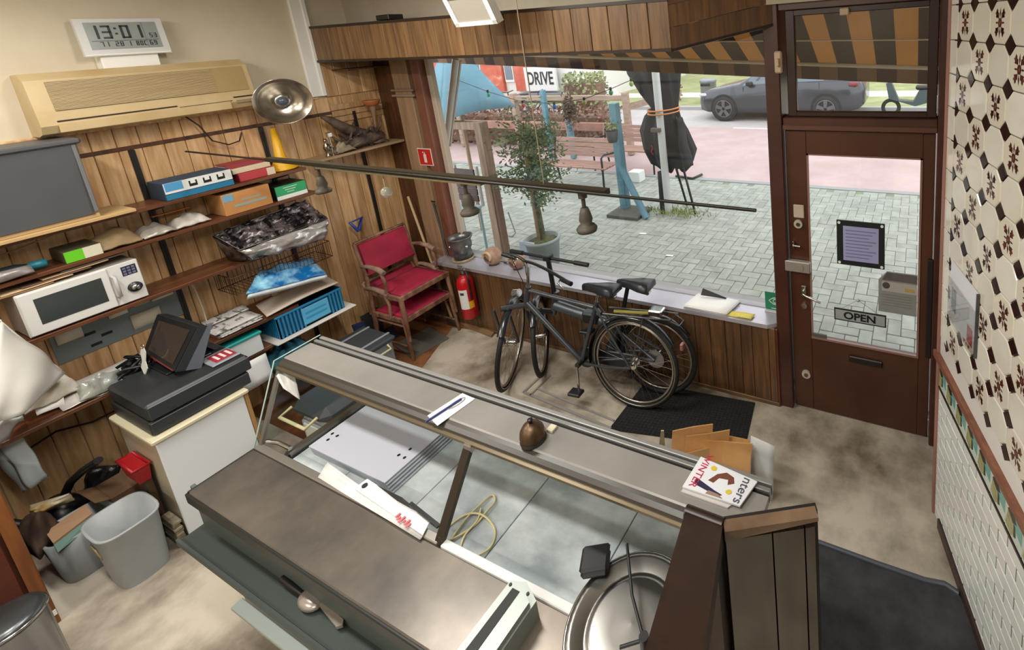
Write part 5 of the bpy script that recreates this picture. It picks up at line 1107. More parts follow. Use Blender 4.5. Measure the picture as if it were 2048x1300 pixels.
# red velvet chairs, one stacked on the other (faces +X)
VEL = mat('red_velvet', '8a1230', .75, col2='a51c40', scale=5); CHW = mat('chair_walnut', '5a3a28', .4, col2='94705a', scale=6, stretch=(3,3,1))
def chair(lab, x0, y0, zs, zl, zb):
    """x0 front edge, y0 near side, zs seat top, zl leg bottom, zb back top"""
    t = thing('armchair', lab, 'chair', (x0-.2, y0+.23, zl), group='stacked red velvet armchairs')
    y1 = y0+.46; xb = x0-.43
    m = MB().box(xb+.01, x0-.01, y0+.02, y1-.02, zs-.045, zs-.012, .015); m.build('seat', VEL, t)
    nx, ny = 8, 8
    MB().sheet([(xb+.02,y0+.025,zs-.012),(x0-.015,y0+.025,zs-.012),(x0-.015,y1-.025,zs-.012),(xb+.02,y1-.025,zs-.012)], nx, ny, lambda u, v: .018*(math.sin(PI*u)*math.sin(PI*v))**.5, .004).build('seat_cushion', VEL, t)
    MB().box(x0-.02, x0, y0+.01, y1-.01, zs-.06, zs-.012, .005).box(xb, x0, y0, y0+.02, zs-.06, zs-.015, .005).box(xb, x0, y1-.02, y1, zs-.06, zs-.015, .005).box(xb, xb+.02, y0, y1, zs-.06, zs-.015, .005).build('seat_rail', CHW, t)
    for (x, y, sx, sy) in ((x0-.02,y0+.015,.02,-.01),(x0-.02,y1-.015,.02,.01),(xb+.015,y0+.015,-.05,-.005),(xb+.015,y1-.015,-.05,.005)):
        MB().tube([(x,y,zs-.03),(x+sx*.5,y+sy*.5,(zs+zl)/2),(x+sx,y+sy,zl)], [.02,.018,.012], 8).build('leg', CHW, t)
    tb = zb
    for y in (y0+.012, y1-.012): MB().tube([(xb+.015,y,zs-.03),(xb,y,zs+.15),(xb-.06,y,tb)], [.018,.017,.014], 8).build('back_post', CHW, t)
    z0b, z1b = zs+.12, tb
    xa, xc = xb-.0, xb-.055
    MB().slab([(xa,y0+.03,z0b),(xa,y1-.03,z0b),(xc,y1-.03,z1b-.02),(xc,y0+.03,z1b-.02)], .03, (1,0,0)).build('backrest', VEL, t)
    MB().tube([(xc,y0+.01,z1b),(xc,y1-.01,z1b)], .014, 8).tube([(xa+.01,y0+.01,z0b),(xa+.01,y1-.01,z0b)], .012, 8).build('back_rail', CHW, t)
    for y in (y0-.0, y1+.0):
        MB().tube([(xb-.01,y,zs+.21),(xb+.1,y,zs+.225),(xb+.22,y,zs+.215),(xb+.29,y,zs+.19)], [.014,.018,.022,.02], 8).build('armrest', mat('arm_worn', 'a08a78', .4, col2='6b5040', scale=6), t)
        MB().tube([(xb+.24,y,zs+.2),(xb+.28,y,zs+.1),(xb+.26,y,zs-.03)], .013, 8).build('arm_post', CHW, t)
    for y in (y0+.02, y1-.02): MB().tube([(x0-.01,y,zl+.12),(xb,y,zl+.12)], .009, 6).build('stretcher', CHW, t)
    return t
chair('lower red velvet armchair of the stack, its seat showing under the other', -3.99, 2.225, .42, .003, .66)
chair('upper red velvet armchair of the stack by the window pier', -3.975, 2.225, .63, .2, 1.04)
# brooms, spade, dustpan, floor panel
t = thing('spade', 'spade with blue D shaped grip leaning on the planks behind the chairs', 'spade', (-4.6,2.3,0))
h0 = xp(717,462,-4.66); BLG = mat('blue_grip', '2c3f8a', .4)
MB().tube([(-4.68,h0.y-.05,.25), (h0.x,h0.y,h0.z)], .014, 8).build('shaft', mat('ash_shaft', 'a8845a', .5), t)
MB().tube([h0, h0+Vector((0,-.05,.1)), h0+Vector((0,.05,.11)), h0], .015, 8).build('grip', BLG, t)
MB().slab([(-4.7,h0.y-.13,.27),(-4.7,h0.y+.03,.27),(-4.68,h0.y+.02,.02),(-4.68,h0.y-.11,.02)], .004).build('blade', mat('spade_steel', '555a5e', .4, .8), t)
t = thing('broom', 'pale wooden broomstick leaning beside the window pier', 'broom', (-4.2,2.75,0))
MB().cyl((-4.12,2.72,.06), yp(816,393,2.82), .012, 8).build('stick', mat('broom_stick', 'b59a78', .5), t); MB().box(-4.18,-4.06,2.7,2.74,0.0,.07,.01).build('brush', mat('bristle', '4a3a2a', .9), t)
tag(MB().cyl(yp(866,405,2.83), yp(897,512,2.735), .008, 8).cyl(yp(866,403,2.83)-Vector((.02,0,0)), yp(866,403,2.83)+Vector((.02,0,0)), .008, 8).build('black_pole', BLACK), 'thin black pole with a short crosspiece leaning on the window pier', 'pole')
t = thing('dustpan', 'dark blue long dustpan standing on edge by the chair legs', 'dustpan', (-4.5,2.15,0))
DB = mat('navy_pan', '1c2a52', .4)
q = [zp(742,692,.02), zp(768,700,.02)]
MB().slab([(-4.5,2.13,.01),(-4.46,2.2,.01),(-4.54,2.21,.3),(-4.58,2.13,.3)], .03).build('pan', DB, t)
MB().slab([zp(765,690,.006), zp(797,672,.006), zp(785,652,.02), zp(760,668,.02)], .01, (0,0,1)).build('lip', DB, t)
tag(MB().slab([zp(787,691,.005), zp(826,719,.005), zp(897,677,.005), zp(860,656,.005)], .012, (0,0,1)).build('metal_sheet', mat('dull_panel', '77756c', .4, .5, col2='8f8c82', scale=3)), 'flat grey metal panel on the floor under the chairs', 'panel')
tag(MB().slab([zp(897,641,.005), zp(904,636,.005), zp(989,668,.005), zp(983,675,.005)], .02, (0,0,1)).build('batten', mat('old_batten', '8a6c4c', .6)), 'wooden batten on the floor below the fire extinguisher', 'batten')

# bicycles
def bez(a, b, c, n=8): return [Vector(a)*(1-s)**2+Vector(b)*2*s*(1-s)+Vector(c)*s*s for s in [i/n for i in range(n+1)]]
TYRE = mat('tyre_rubber', '1a1a1a', .7); RIM = mat('rim_alloy', 'b0a89c', .3, .9); FRM = mat('frame_grey', '474b4f', .28, .4); GUARD = mat('mudguard_black', '202224', .2)
def wheel(t, R, cx, steer=0, nm='wheel', hub=CHROME, strip=True, tilt=0):
    """wheel in the local x-z plane at (cx,0,R), turned by steer about its vertical"""
    M = Matrix.Translation((cx,0,R)) @ Matrix.Rotation(steer,4,'Z') @ Matrix.Rotation(tilt,4,'X')
    m = MB(); m.T = M; m.torus((0,0,0), (0,1,0), R-.018, .018, 44, 8); w_ = m.build(nm, TYRE, t, local=True)
    m = MB(); m.T = M; m.torus((0,0,0), (0,1,0), R-.045, .009, 44, 6)
    if strip: m.torus((0,-.014,0), (0,1,0), R-.026, .004, 44, 5); m.torus((0,.014,0), (0,1,0), R-.026, .004, 44, 5)
    m.build('rim', RIM, w_, local=True)
    m = MB(); m.T = M; m.cyl((0,-.04,0),(0,.04,0),.018,12); m.cyl((0,-.03,0),(0,-.024,0),.03,14); m.cyl((0,.024,0),(0,.03,0),.03,14); m.build('hub', hub, w_, local=True)
    m = MB(); m.T = M
    for i in range(28):
        a_ = 2*PI*i/28; b_ = a_+(.5 if i % 4 < 2 else -.5); s_ = .027 if i % 2 else -.027
        m.cyl((.026*math.cos(b_), s_, .026*math.sin(b_)), ((R-.05)*math.cos(a_), 0, (R-.05)*math.sin(a_)), .0011, 4)
    m.build('spokes', mat('spoke_steel', '8a8a88', .3, .9), w_, local=True)
    return M
def guard(t, R, M, a0, a1, nm='mudguard'):
    m = MB(); m.T = M; n = 20; vs = []; fs = []
    for i in range(n+1):
        a_ = a0+(a1-a0)*i/n; r = R+.022
        for (yy, dr) in ((-.028,-.012),(-.016,.0),(.016,.0),(.028,-.012)): vs.append(((r+dr)*math.cos(a_), yy, (r+dr)*math.sin(a_)))
    for i in range(n):
        for k in range(3): fs.append((i*4+k, i*4+k+1, i*4+k+5, i*4+k+4))
    m.add(vs, fs, True); return m.build(nm, GUARD, t, local=True)
def saddle(t, x, z, m_):
    P_ = [(-.13,.075,.0),(-.12,.085,.025),(-.05,.07,.035),(.03,.035,.03),(.1,.018,.028),(.145,.015,.018)]
    m = MB(); vs = []; n = len(P_)
    for (px_, hw, h_) in P_:
        for (fy, fz) in ((-1,-.02),(-1,.4),(-.5,1),(0,.85),(.5,1),(1,.4),(1,-.02)): vs.append((x+px_, fy*hw, z+(h_*fz if fz > 0 else -.025)))
    fs = [(i*7+k, i*7+k+1, (i+1)*7+k+1, (i+1)*7+k) for i in range(n-1) for k in range(6)]+[tuple(range(6,-1,-1)), tuple(range((n-1)*7, n*7))]
    m.add(vs, fs, True); s_ = m.build('saddle', m_, t, local=True)
    MB().rods([((x-.1,.03,z-.03),(x+.1,.01,z-.03)),((x-.1,-.03,z-.03),(x+.1,-.01,z-.03))], .004, 6).cyl((x-.1,-.02,z-.05),(x-.1,.02,z-.05),.018,10).build('saddle_rails', CHROME, s_, local=True)
A_ = zp(1275,815,.008); B_ = Vector((-2.9,2.31,.008)); hd = (B_-A_); ang = math.atan2(hd.y, hd.x)
Mb = Matrix.Translation(A_) @ Matrix.Rotation(ang,4,'Z') @ Matrix.Rotation(math.radians(5),4,'X')
t = thing('bicycle', 'dark grey diamond frame bicycle with black saddle nearest the counter', 'bicycle', M=Mb, group='bicycles leaning at the sill')
R = .345; WBs = hd.length; ST = math.radians(-66)
Mr = wheel(t, R, 0); Mf = wheel(t, R, WBs, ST, tilt=math.radians(8))
guard(t, R, Mr, -.15, 2.6); guard(t, R, Mf, .5, 2.5)
m = MB()
BBp = (.44,0,.29); HT = (.86,0,.83); HB = (.9,0,.66); SC = (.27,0,.78)
m.tube([SC, BBp], .016, 10).tube([(.86,0,.8),(.30,0,.73)], .016, 10).tube([(.885,0,.70),BBp], .02, 10).tube([HT,HB], .022, 10)
for s_ in (-1,1): m.tube([(.40,s_*.02,.29),(.2,s_*.05,.31),(0,s_*.06,R)], .009, 8).tube([(.28,s_*.015,.75),(.14,s_*.05,.55),(0,s_*.06,R)], .008, 8)
m.build('frame', FRM, t, local=True)
m = MB(); fx = Matrix.Translation((WBs,0,R)) @ Matrix.Rotation(ST,4,'Z') @ Matrix.Translation((-WBs,0,-R)); m.T = fx
for s_ in (-1,1): m.tube([(.92,s_*.05,.7),(1.0,s_*.052,.5),(WBs,s_*.05,R)], .011, 8)
m.T = None; m.tube([(.895,0,.68),tuple(fx @ Vector((.92,0,.7)))], .02, 8); m.build('fork', FRM, t, local=True)
m = MB(); m.tube([(.86,0,.83),(.84,0,.98),(.87,0,1.03)], .013, 8); m.build('stem', CHROME, t, local=True)
Mi = Mb.inverted(); hL = Mi @ zp(1005,508,1.08); hR = Mi @ zp(1142,568,1.06); hc = Vector((.87,0,1.03))
pts = bez(hL, hc+(hL-hc)*.35+Vector((0,0,.04)), hc)+bez(hc, hc+(hR-hc)*.35+Vector((0,0,.04)), hR)[1:]
m = MB(); m.tube(pts, .011, 8); hb = m.build('handlebar', mat('bar_black', '1e1f21', .35), t, local=True)
for p_ in (hL, hR):
    d_ = (p_-hc).normalized(); MB().cyl(p_-d_*.11, p_, .016, 10).build('grip', BLACK, hb, local=True)
    MB().tube([p_-d_*.13, p_-d_*.12+Vector((.03,0,-.03)), p_-d_*.02+Vector((.05,0,-.05))], .006, 6).build('brake_lever', CHROME, hb, local=True)
m = MB(); m.tube(bez((.86,.02,.82),(.98,.05,1.15),hL*.6+hc*.4), .003, 5); m.tube(bez((.86,-.02,.82),(.99,-.05,1.12),hR*.6+hc*.4), .003, 5); m.build('brake_cables', BLACK, t, local=True)
MB().cyl((.27,0,.78),(.25,0,.86),.013,10).build('seat_post', CHROME, t, local=True); saddle(t, .23, .885, mat('saddle_black', '24272a', .35))
m = MB().cyl((.44,-.06,.29),(.44,.06,.29),.02,12).cyl((.44,-.052,.29),(.44,-.047,.29),.08,24); ck_ = m.build('crank', mat('crank_dark', '4a4a4a', .35, .8), t, local=True)
MB().tube([(.44,.065,.29),(.43,.075,.12)], .01, 8).tube([(.44,-.065,.29),(.45,-.075,.46)], .01, 8).build('crank_arm', CHROME, ck_, local=True)
MB().box(.38,.48,.075,.15,.105,.13,.006).build('pedal', BLACK, ck_, local=True); MB().box(.4,.5,-.15,-.075,.45,.475,.006).build('pedal', BLACK, ck_, local=True)
MB().box(.0,.46,-.065,-.05,.25,.37,.01).build('chain_guard', BLACK, t, local=True)
m = MB().tube([(.2,.045,.72),(-.32,.05,.74),(-.34,-.05,.74),(.2,-.045,.72)], .006, 6).tube([(0,.07,R),(-.12,.055,.735)], .005, 6).tube([(0,-.07,R),(-.12,-.055,.735)], .005, 6).tube([(-.3,.05,.74),(-.38,.04,.70),(-.38,-.04,.70),(-.3,-.05,.74)], .005, 6); m.build('rear_rack', mat('rack_steel', '6a6a68', .35, .8), t, local=True)
MB().tube([(.12,.02,.735),(-.1,.02,.75),(-.22,.0,.752)], .012, 6).build('yellow_strap', mat('strap_yellow', '8f8638', .6), t, local=True)
MB().box(-.25,-.15,-.04,.04,.745,.785,.008).build('rack_clamp', CHROME, t, local=True)
m = MB(); m.T = Mr; m.box(-.39,-.365,-.02,.02,.16,.21,.006); m.build('rear_light', mat('light_red', '8c5a58', .3), t, local=True)
MB().cyl((.95,.0,.77),(1.0,0,.76),.03,14).build('front_light', CHROME, t, local=True)
# second bicycle, against the sill
A2 = Vector((-1.74,2.585,.008)); B2 = Vector((-2.78,2.5,.008)); hd = B2-A2; ang = math.atan2(hd.y, hd.x); M2 = Matrix.Translation(A2) @ Matrix.Rotation(ang,4,'Z') @ Matrix.Rotation(math.radians(3),4,'X')
t = thing('bicycle', 'black fat tube bicycle with straight handlebar squeezed against the sill', 'bicycle', M=M2, group='bicycles leaning at the sill')
R2 = .31; WB2 = hd.length; ST2 = math.radians(-60); Mr = wheel(t, R2, 0, strip=False); Mf = wheel(t, R2, WB2, ST2, strip=False)
guard(t, R2, Mr, -.1, 2.5); guard(t, R2, Mf, .5, 2.4)
m = MB().tube([(.86,0,.6),(.32,0,.5)], .04, 12).tube([(.32,0,.5),(.4,0,.27)], .03, 10).tube([(.31,0,.45),(.27,0,.62)], .02, 10).tube([(.84,0,.72),(.89,0,.52)], .024, 10)
for s_ in (-1,1): m.tube([(.4,s_*.02,.27),(0,s_*.06,R2)], .012, 8).tube([(.3,s_*.02,.48),(0,s_*.06,R2)], .01, 8)
m.build('frame', mat('frame_slate', '50565c', .3, .4), t, local=True)
MB().box(.46,.6,-.05,.05,.51,.6,.015).build('frame_hinge', BLACK, t, local=True)
m = MB(); fx = Matrix.Translation((WB2,0,R2)) @ Matrix.Rotation(ST2,4,'Z') @ Matrix.Translation((-WB2,0,-R2)); m.T = fx
for s_ in (-1,1): m.tube([(.92,s_*.05,.6),(WB2,s_*.05,R2)], .012, 8)
m.T = None; m.tube([(.885,0,.54), tuple(fx @ Vector((.92,0,.6)))], .022, 8); m.build('fork', BLACK, t, local=True)
Mi = M2.inverted(); hL = Mi @ zp(1022,502,1.05); hR = Mi @ zp(1176,530,1.03); hc = (hL+hR)/2
MB().tube([(.86,0,.7), hc-Vector((0,0,.02))], .018, 10).build('stem', BLACK, t, local=True)
hb = MB().tube([hL,hR], .012, 8).build('handlebar', BLACK, t, local=True)
for p_ in (hL,hR): d_ = (p_-hc).normalized(); MB().cyl(p_-d_*.12, p_, .017, 10).build('grip', BLACK, hb, local=True)
MB().box(hc.x-.03, hc.x+.03, hc.y-.03, hc.y+.03, hc.z-.02, hc.z+.025, .006).build('stem_clamp', BLACK, hb, local=True)
MB().cyl((.27,0,.6),(.2,0,.84),.016,10).build('seat_post', BLACK, t, local=True); saddle(t, .14, .86, mat('saddle_black', '24272a', .35))
m = MB().cyl((.4,-.05,.27),(.4,.05,.27),.02,12).cyl((.4,-.05,.27),(.4,-.045,.27),.07,20); ck_ = m.build('crank', BLACK, t, local=True)
MB().tube([(.4,.06,.27),(.5,.07,.38)], .01, 8).tube([(.4,-.06,.27),(.3,-.07,.16)], .01, 8).build('crank_arm', CHROME, ck_, local=True)
m = MB(); m.T = Mr; m.cyl((0,.04,0),(0,.045,0),.07,20); m.build('brake_disc', mat('disc_steel', '9a9a98', .3, .9), t, local=True)

# mats and floor frame
RB = mat('rubber_black', '121212', .75, col2='1d1d1d', scale=40, bump=.6)
t = thing('rubber_mat', 'black knobbly rubber mat under the rear wheel by the door', 'mat', zp(1360,830,0))
q = [zp(1217,860,.002), zp(1490,897,.002), zp(1510,806,.002), zp(1290,765,.002)]
MB().slab(q, .004, (0,0,1)).build('base', RB, t)
m = MB()
for i in range(34):
    for j in range(20):
        u, v = (i+.5)/34, (j+.5)/20; p_ = (q[0]*(1-u)+q[1]*u)*(1-v)+(q[3]*(1-u)+q[2]*u)*v+Vector((0,0,.004)); m.box(p_.x-.007, p_.x+.007, p_.y-.006, p_.y+.006, p_.z, p_.z+.003)
kn = m.build('knobs', RB, t); kn['kind'] = 'stuff'
q = [zp(1560,1065,.002), zp(1640,1088,.002), zp(1760,1132,.002), zp(1850,1163,.002), zp(1890,1171,.002), zp(1918,1190,.002), zp(1975,1330,.002), zp(1560,1400,.002)]
t = thing('floor_mat', 'large dark grey entrance mat with raised edge at the lower right', 'mat', zp(1800,1250,0))
MB().slab(q[::-1], -.008, (0,0,-1)).build('pile', mat('mat_grey', '26272a', .8, col2='3a3b3d', scale=9, detail=9, bump=.3), t)
MB().tube([p_+Vector((0,0,.008)) for p_ in q[:6]], .012, 8).build('rubber_edge', mat('mat_edge', '4b4f58', .4), t)
t = thing('mat_well', 'aluminium mat well frame lying on the floor beside the bicycle', 'frame', zp(1130,820,0))
ALU = mat('aluminium', 'a5a3a0', .35, .3)
for (a_, b_, w_) in (((1048,785),(1222,858),.018),((1075,778),(1228,842),.012),((1046,786),(1090,745),.016),((1060,792),(1100,752),.01)):
    p0, p1 = zp(*a_,.003), zp(*b_,.003); d_ = (p1-p0).normalized(); s_ = Vector((-d_.y,d_.x,0))*w_*.5
    MB().slab([p0-s_, p1-s_, p1+s_, p0+s_], .008, (0,0,1)).build('profile', ALU, t)
# cardboard in a box behind the counter
t = thing('cardboard_pile', 'flattened cardboard boxes stacked upright behind the counter end', 'cardboard', (-1.05,2.1,0))
c0 = Vector((-1.3,1.95,0)); rr = random.Random(9)
sheets = [((1345,862),(1425,845),'b5814e'),((1372,872),(1460,862),'b88248'),((1392,880),(1505,885),'b3783c'),((1330,905),(1430,895),'a98358'),((1430,868),(1500,878),'c08c50')]
for i, (a_, b_, col) in enumerate(sheets):
    p0 = zp(a_[0],a_[1]+10*(i==3),.42-.03*i); p1 = zp(b_[0],b_[1],.42-.03*i); dn = Vector((rr.uniform(-.02,.02), -.12-.03*rr.random(), 0))
    f0_, f1_ = p0+dn, p1+dn; f0_.z = f1_.z = .012
    MB().sheet([f0_, f1_, p1, p0], 8, 6, lambda u, v, k=i: (.03 if u > .5 else 0)*(u-.5)*(1-2*(k%2)), .009, smooth=False).build('cardboard_sheet', mat('card_'+col, col, .8, col2='c89860', scale=3), t)
wq = [zp(1500,955,.1), zp(1543,975,.1), zp(1549,893,.4), zp(1502,872,.4)]
tag(MB().sheet([Vector((wq[0].x,wq[0].y,.01)), Vector((wq[1].x,wq[1].y,.01)), wq[2], wq[3]], 4, 4, None, .006).build('white_card', mat('white_card', 'd4d6d6', .5)), 'white card panel standing right of the cardboard pile', 'panel')
tag(MB().slab([zp(1318,892,.1), zp(1330,893,.1), zp(1328,860,.3), zp(1322,860,.3)], .006).build('wood_shim', mat('shim_wood', 'b8a888', .6)), 'pale wooden shim standing left of the cardboard pile', 'shim')

# hanging rail with pendant lamp holders
t = thing('hanging_rail', 'long brown metal rail hanging across the room on a wire', 'rail', (-2.5,1.37,2.1))
rl0, rl1, rl2 = zp(372,303,2.1), zp(1215,385,2.1), zp(1512,421,2.1)
RM = mat('rail_bronze', '3f3b2e', .35, .7)
MB().cyl(rl0, rl2, .006, 8).build('thin_rod', mat('rod_black', '201d18', .4, .6), t)
d_ = (rl1-rl0).normalized(); st = rl0+d_*1.0
MB().slab([st+Vector((0,-.016,-.008)), st+Vector((0,.016,-.008)), st+Vector((0,.016,.012)), st+Vector((0,-.016,.012))], (rl1-st).length, d_).build('track', RM, t)
MB().slab([st+d_*.5+Vector((0,-.02,-.018)), st+d_*.5+Vector((0,.02,-.018)), st+d_*.5+Vector((0,.02,-.01)), st+d_*.5+Vector((0,-.02,-.01))], 1.2, d_).build('track_cover', mat('cover_pale', '8c8468', .35, .6), t)
wq = rl1-d_*.3
MB().cyl(wq, Vector((wq.x,wq.y,CEIL)), .002, 5).build('suspension_wire', mat('wire_pale', 'a89c84', .4, .5), t)
labs = ['pendant lamp holder hanging in front of the green box', 'pendant clear bulb holder hanging in front of the planks', 'pendant lamp holder hanging at the window jamb', 'pendant lamp holder hanging before the potted tree']
for k, (x_, y0_, y1_) in enumerate(((616,335,389),(757,345,395),(912,365,434),(1150,390,470))):
    top = zp(x_, y0_, 2.095); k_ = 0
    s_ = (top.x-rl0.x)/d_.x; top = rl0+d_*s_+Vector((0,0,-.012)); ln = (y1_-y0_)/pxm(top)*1.02
    t = thing('pendant_holder', labs[k], 'lamp', top, group='pendant holders on the hanging rail')
    PB = mat('holder_brown', '4a443a', .6)
    if k != 1:
        MB().cyl(top, top-Vector((0,0,ln*.4)), ln*.05, 8).cyl(top+Vector((0,0,.01)), top-Vector((0,0,ln*.12)), ln*.11, 10).build('stem', mat('stem_dark', '3a352c', .4), t)
        o_ = top-Vector((0,0,ln))
        MB().lathe([(0,0),(ln*.24,0),(ln*.26,ln*.08),(ln*.2,ln*.16),(ln*.13,ln*.18),(ln*.17,ln*.32),(ln*.13,ln*.5),(ln*.09,ln*.62),(0,ln*.62)], o_, (0,0,1), 20).build('holder', PB, t)
    else:
        MB().cyl(top, top-Vector((0,0,ln*.55)), ln*.03, 8).build('stem', mat('stem_pale', '9c8a68', .4), t)
        MB().sphere(top-Vector((0,0,ln*.8)), ln*.2, 14, 10, (1,1,1.15)).build('bulb', mat('clear_bulb', 'c9cabc', .1, trans=.6), t)
# square white floodlight up by the header
a_, b_ = yp(906,4,2.2), yp(998,46,2.2)
t = thing('square_floodlight', 'white framed square lamp hanging in front of the wooden header', 'lamp', ((a_.x+b_.x)/2, 2.2, a_.z))
fx0, fx1, fz0 = a_.x, b_.x, b_.z
nrm = Vector((.12,-.93,-.35)).normalized(); upv = Vector((0,-.35,.93)); o_ = Vector((fx0, 2.2, fz0)); hgt = .2
def fq(u, v, off): return o_+Vector((u*(fx1-fx0),0,0))+upv*(v*hgt)+nrm*off
MB().slab([fq(0,0,0),fq(1,0,0),fq(1,1,0),fq(0,1,0)], -.05, nrm).build('housing', WHITE, t)
MB().slab([fq(.1,.12,.001),fq(.9,.12,.001),fq(.9,.88,.001),fq(.1,.88,.001)], .002, nrm).build('lens', mat('lamp_lens', '9c968a', .15), t)
for (u0, v0, u1, v1) in ((0,0,1,.12),(0,.88,1,1),(0,0,.1,1),(.9,0,1,1)): MB().slab([fq(u0,v0,0),fq(u1,v0,0),fq(u1,v1,0),fq(u0,v1,0)], .012, nrm).build('bezel', WHITE, t)
m_ = fq(.5,.5,-.05); MB().cyl(m_, Vector((m_.x,m_.y+.1,CEIL)), .01, 8).build('stem', WHITE, t)

# signs on the door
t = thing('framed_notice', 'black framed notice with lilac paper on the door glass', 'notice', (-.3,2.8,1.2))
q = [yp(1672,437,2.805), yp(1770,450,2.805), yp(1769,541,2.805), yp(1675,526,2.805)]
x0_, x1_, z0_, z1_ = (q[0].x+q[3].x)/2, (q[1].x+q[2].x)/2, (q[2].z+q[3].z)/2, (q[0].z+q[1].z)/2
MB().box(x0_, x1_, 2.802, 2.812, z0_, z1_, .003).build('frame', mat('frame_black', '1f2326', .4), t)
MB().box(x0_+.04, x1_-.035, 2.8, 2.803, z0_+.035, z1_-.035).build('paper', mat('lilac_paper', '9d9ec6', .6), t)
for k in range(9): MB().box(x0_+.055, x1_-.05-.02*(k % 3), 2.7992, 2.8, z1_-.06-k*.022, z1_-.0655-k*.022).build('text_line', mat('lilac_ink', '6f70a0', .6), t)
for (x_, z_) in ((x0_+.016,z0_+.016),(x1_-.016,z0_+.016),(x0_+.016,z1_-.016),(x1_-.016,z1_-.016)): MB().cyl((x_,2.803,z_),(x_,2.798,z_),.009,12).build('screw', WHITE, t)
t = thing('open_sign', 'grey OPEN sign hanging on a string inside the door glass', 'sign', (-.33,2.8,.8))
q = [yp(1668,613,2.8), yp(1773,632,2.8), yp(1772,657,2.8), yp(1669,637,2.8)]
x0_, x1_, z0_, z1_ = (q[0].x+q[3].x)/2, (q[1].x+q[2].x)/2, (q[2].z+q[3].z)/2, (q[0].z+q[1].z)/2
MB().box(x0_, x1_, 2.797, 2.803, z0_, z1_, .002).build('edge', mat('open_black', '1a1c1c', .5), t)
MB().box(x0_+.008, x1_-.008, 2.7955, 2.7975, z0_+.01, z1_-.01).build('plate', mat('open_grey', '9a9f9f', .5), t)
text('lettering', 'OPEN', (z1_-z0_)*.78, frame_M(((x0_+x1_)/2,2.795,(z0_+z1_)/2-.002), (1,0,0), (0,0,1)), mat('open_ink', '101212', .5), t, sx=1.12, bold=.03)
pk_ = Vector(((x0_+x1_)/2-.01,2.803,z1_+.075))
MB().cyl((x0_+.05,2.8,z1_), pk_, .0015, 5).cyl((x1_-.05,2.8,z1_), pk_, .0015, 5).build('string', mat('string', '8a8a86', .7), t)
MB().lathe([(.012,0),(.012,.004),(.005,.01),(0,.012)], pk_, (0,-1,0), 12).build('suction_cup', mat('clear_foot', 'b9bcc0', .2), t)
t = thing('leaflet_box', 'grey leaflet sticker panel with round logo on the door glass', 'sticker', (-.1,2.8,.85))
q = [yp(1757,565,2.822), yp(1835,552,2.822), yp(1834,640,2.822), yp(1757,628,2.822)]
x0_, x1_, z0_, z1_ = q[0].x, q[1].x, q[2].z+.02, q[1].z
MB().slab([(x0_,2.822,z0_),(x1_,2.822,z0_),(x1_,2.822,z1_),(x0_+.05,2.822,z1_),(x0_,2.822,z1_-.06)], .012, (0,1,0)).build('panel', mat('sticker_grey', '8f918c', .6), t)
MB().slab([(x0_+.02,2.8205,z1_-.055),(x1_,2.8205,z1_-.055),(x1_,2.8205,z1_),(x0_+.05,2.8205,z1_)], .001, (0,1,0)).build('dark_band', mat('sticker_dark', '5c5656', .6), t)
MB().slab([(x0_+.02,2.8203,z1_-.13),(x1_,2.8203,z1_-.13),(x1_,2.8203,z1_-.065),(x0_+.02,2.8203,z1_-.065)], .001, (0,1,0)).build('pale_band', mat('sticker_pale', 'b3b0aa', .6), t)
MB().cyl((x0_+.045,2.8202,z1_-.09),(x0_+.045,2.8192,z1_-.09),.022,18).build('logo', mat('sticker_olive', '4c4a40', .6), t)
MB().box(x1_-.07,x1_-.015,2.8192,2.8202,z1_-.115,z1_-.095).build('yellow_mark', mat('sticker_yellow', 'b59a50', .6), t)
for k in range(5): MB().box(x0_+.02, x1_-.03, 2.8195, 2.8203, z1_-.15-k*.018, z1_-.154-k*.018).build('text_line', mat('sticker_line', '7d7f7a', .6), t)

# unseen ceiling luminaires, added above the frame to brighten the room
for (x_, y_, lb_) in ((-3.5,.3,'over the shelving side'),(-1.2,.3,'over the serving counter'),(-2.6,1.45,'nearest the shop window'),(-3.3,-1.7,'over the rear left of the room'),(-.8,-1.7,'over the stairs')):
    t = thing('added_luminaire', 'added unseen white twin tube luminaire '+lb_, 'added ceiling lamp', (x_,y_,CEIL), group='added ceiling luminaires')
    MB().box(x_-.62, x_+.62, y_-.07, y_+.07, CEIL-.06, CEIL, .006).build('housing', WHITE, t)
    for s_ in (-.035,.035): MB().cyl((x_-.6,y_+s_,CEIL-.08),(x_+.6,y_+s_,CEIL-.08),.013,10).build('tube', mat('added_tube_glow', 'fff6e6', .4, emit=3), t)
    ld = bpy.data.lights.new('fill_light', 'AREA'); ld.shape = 'RECTANGLE'; ld.size = 1.2; ld.size_y = .14; ld.energy = FILL_W; ld.color = (1,.965,.9)
    lo = bpy.data.objects.new('fill_light', ld); C.objects.link(lo); lo.parent = t; lo.location = (0,0,-.1)

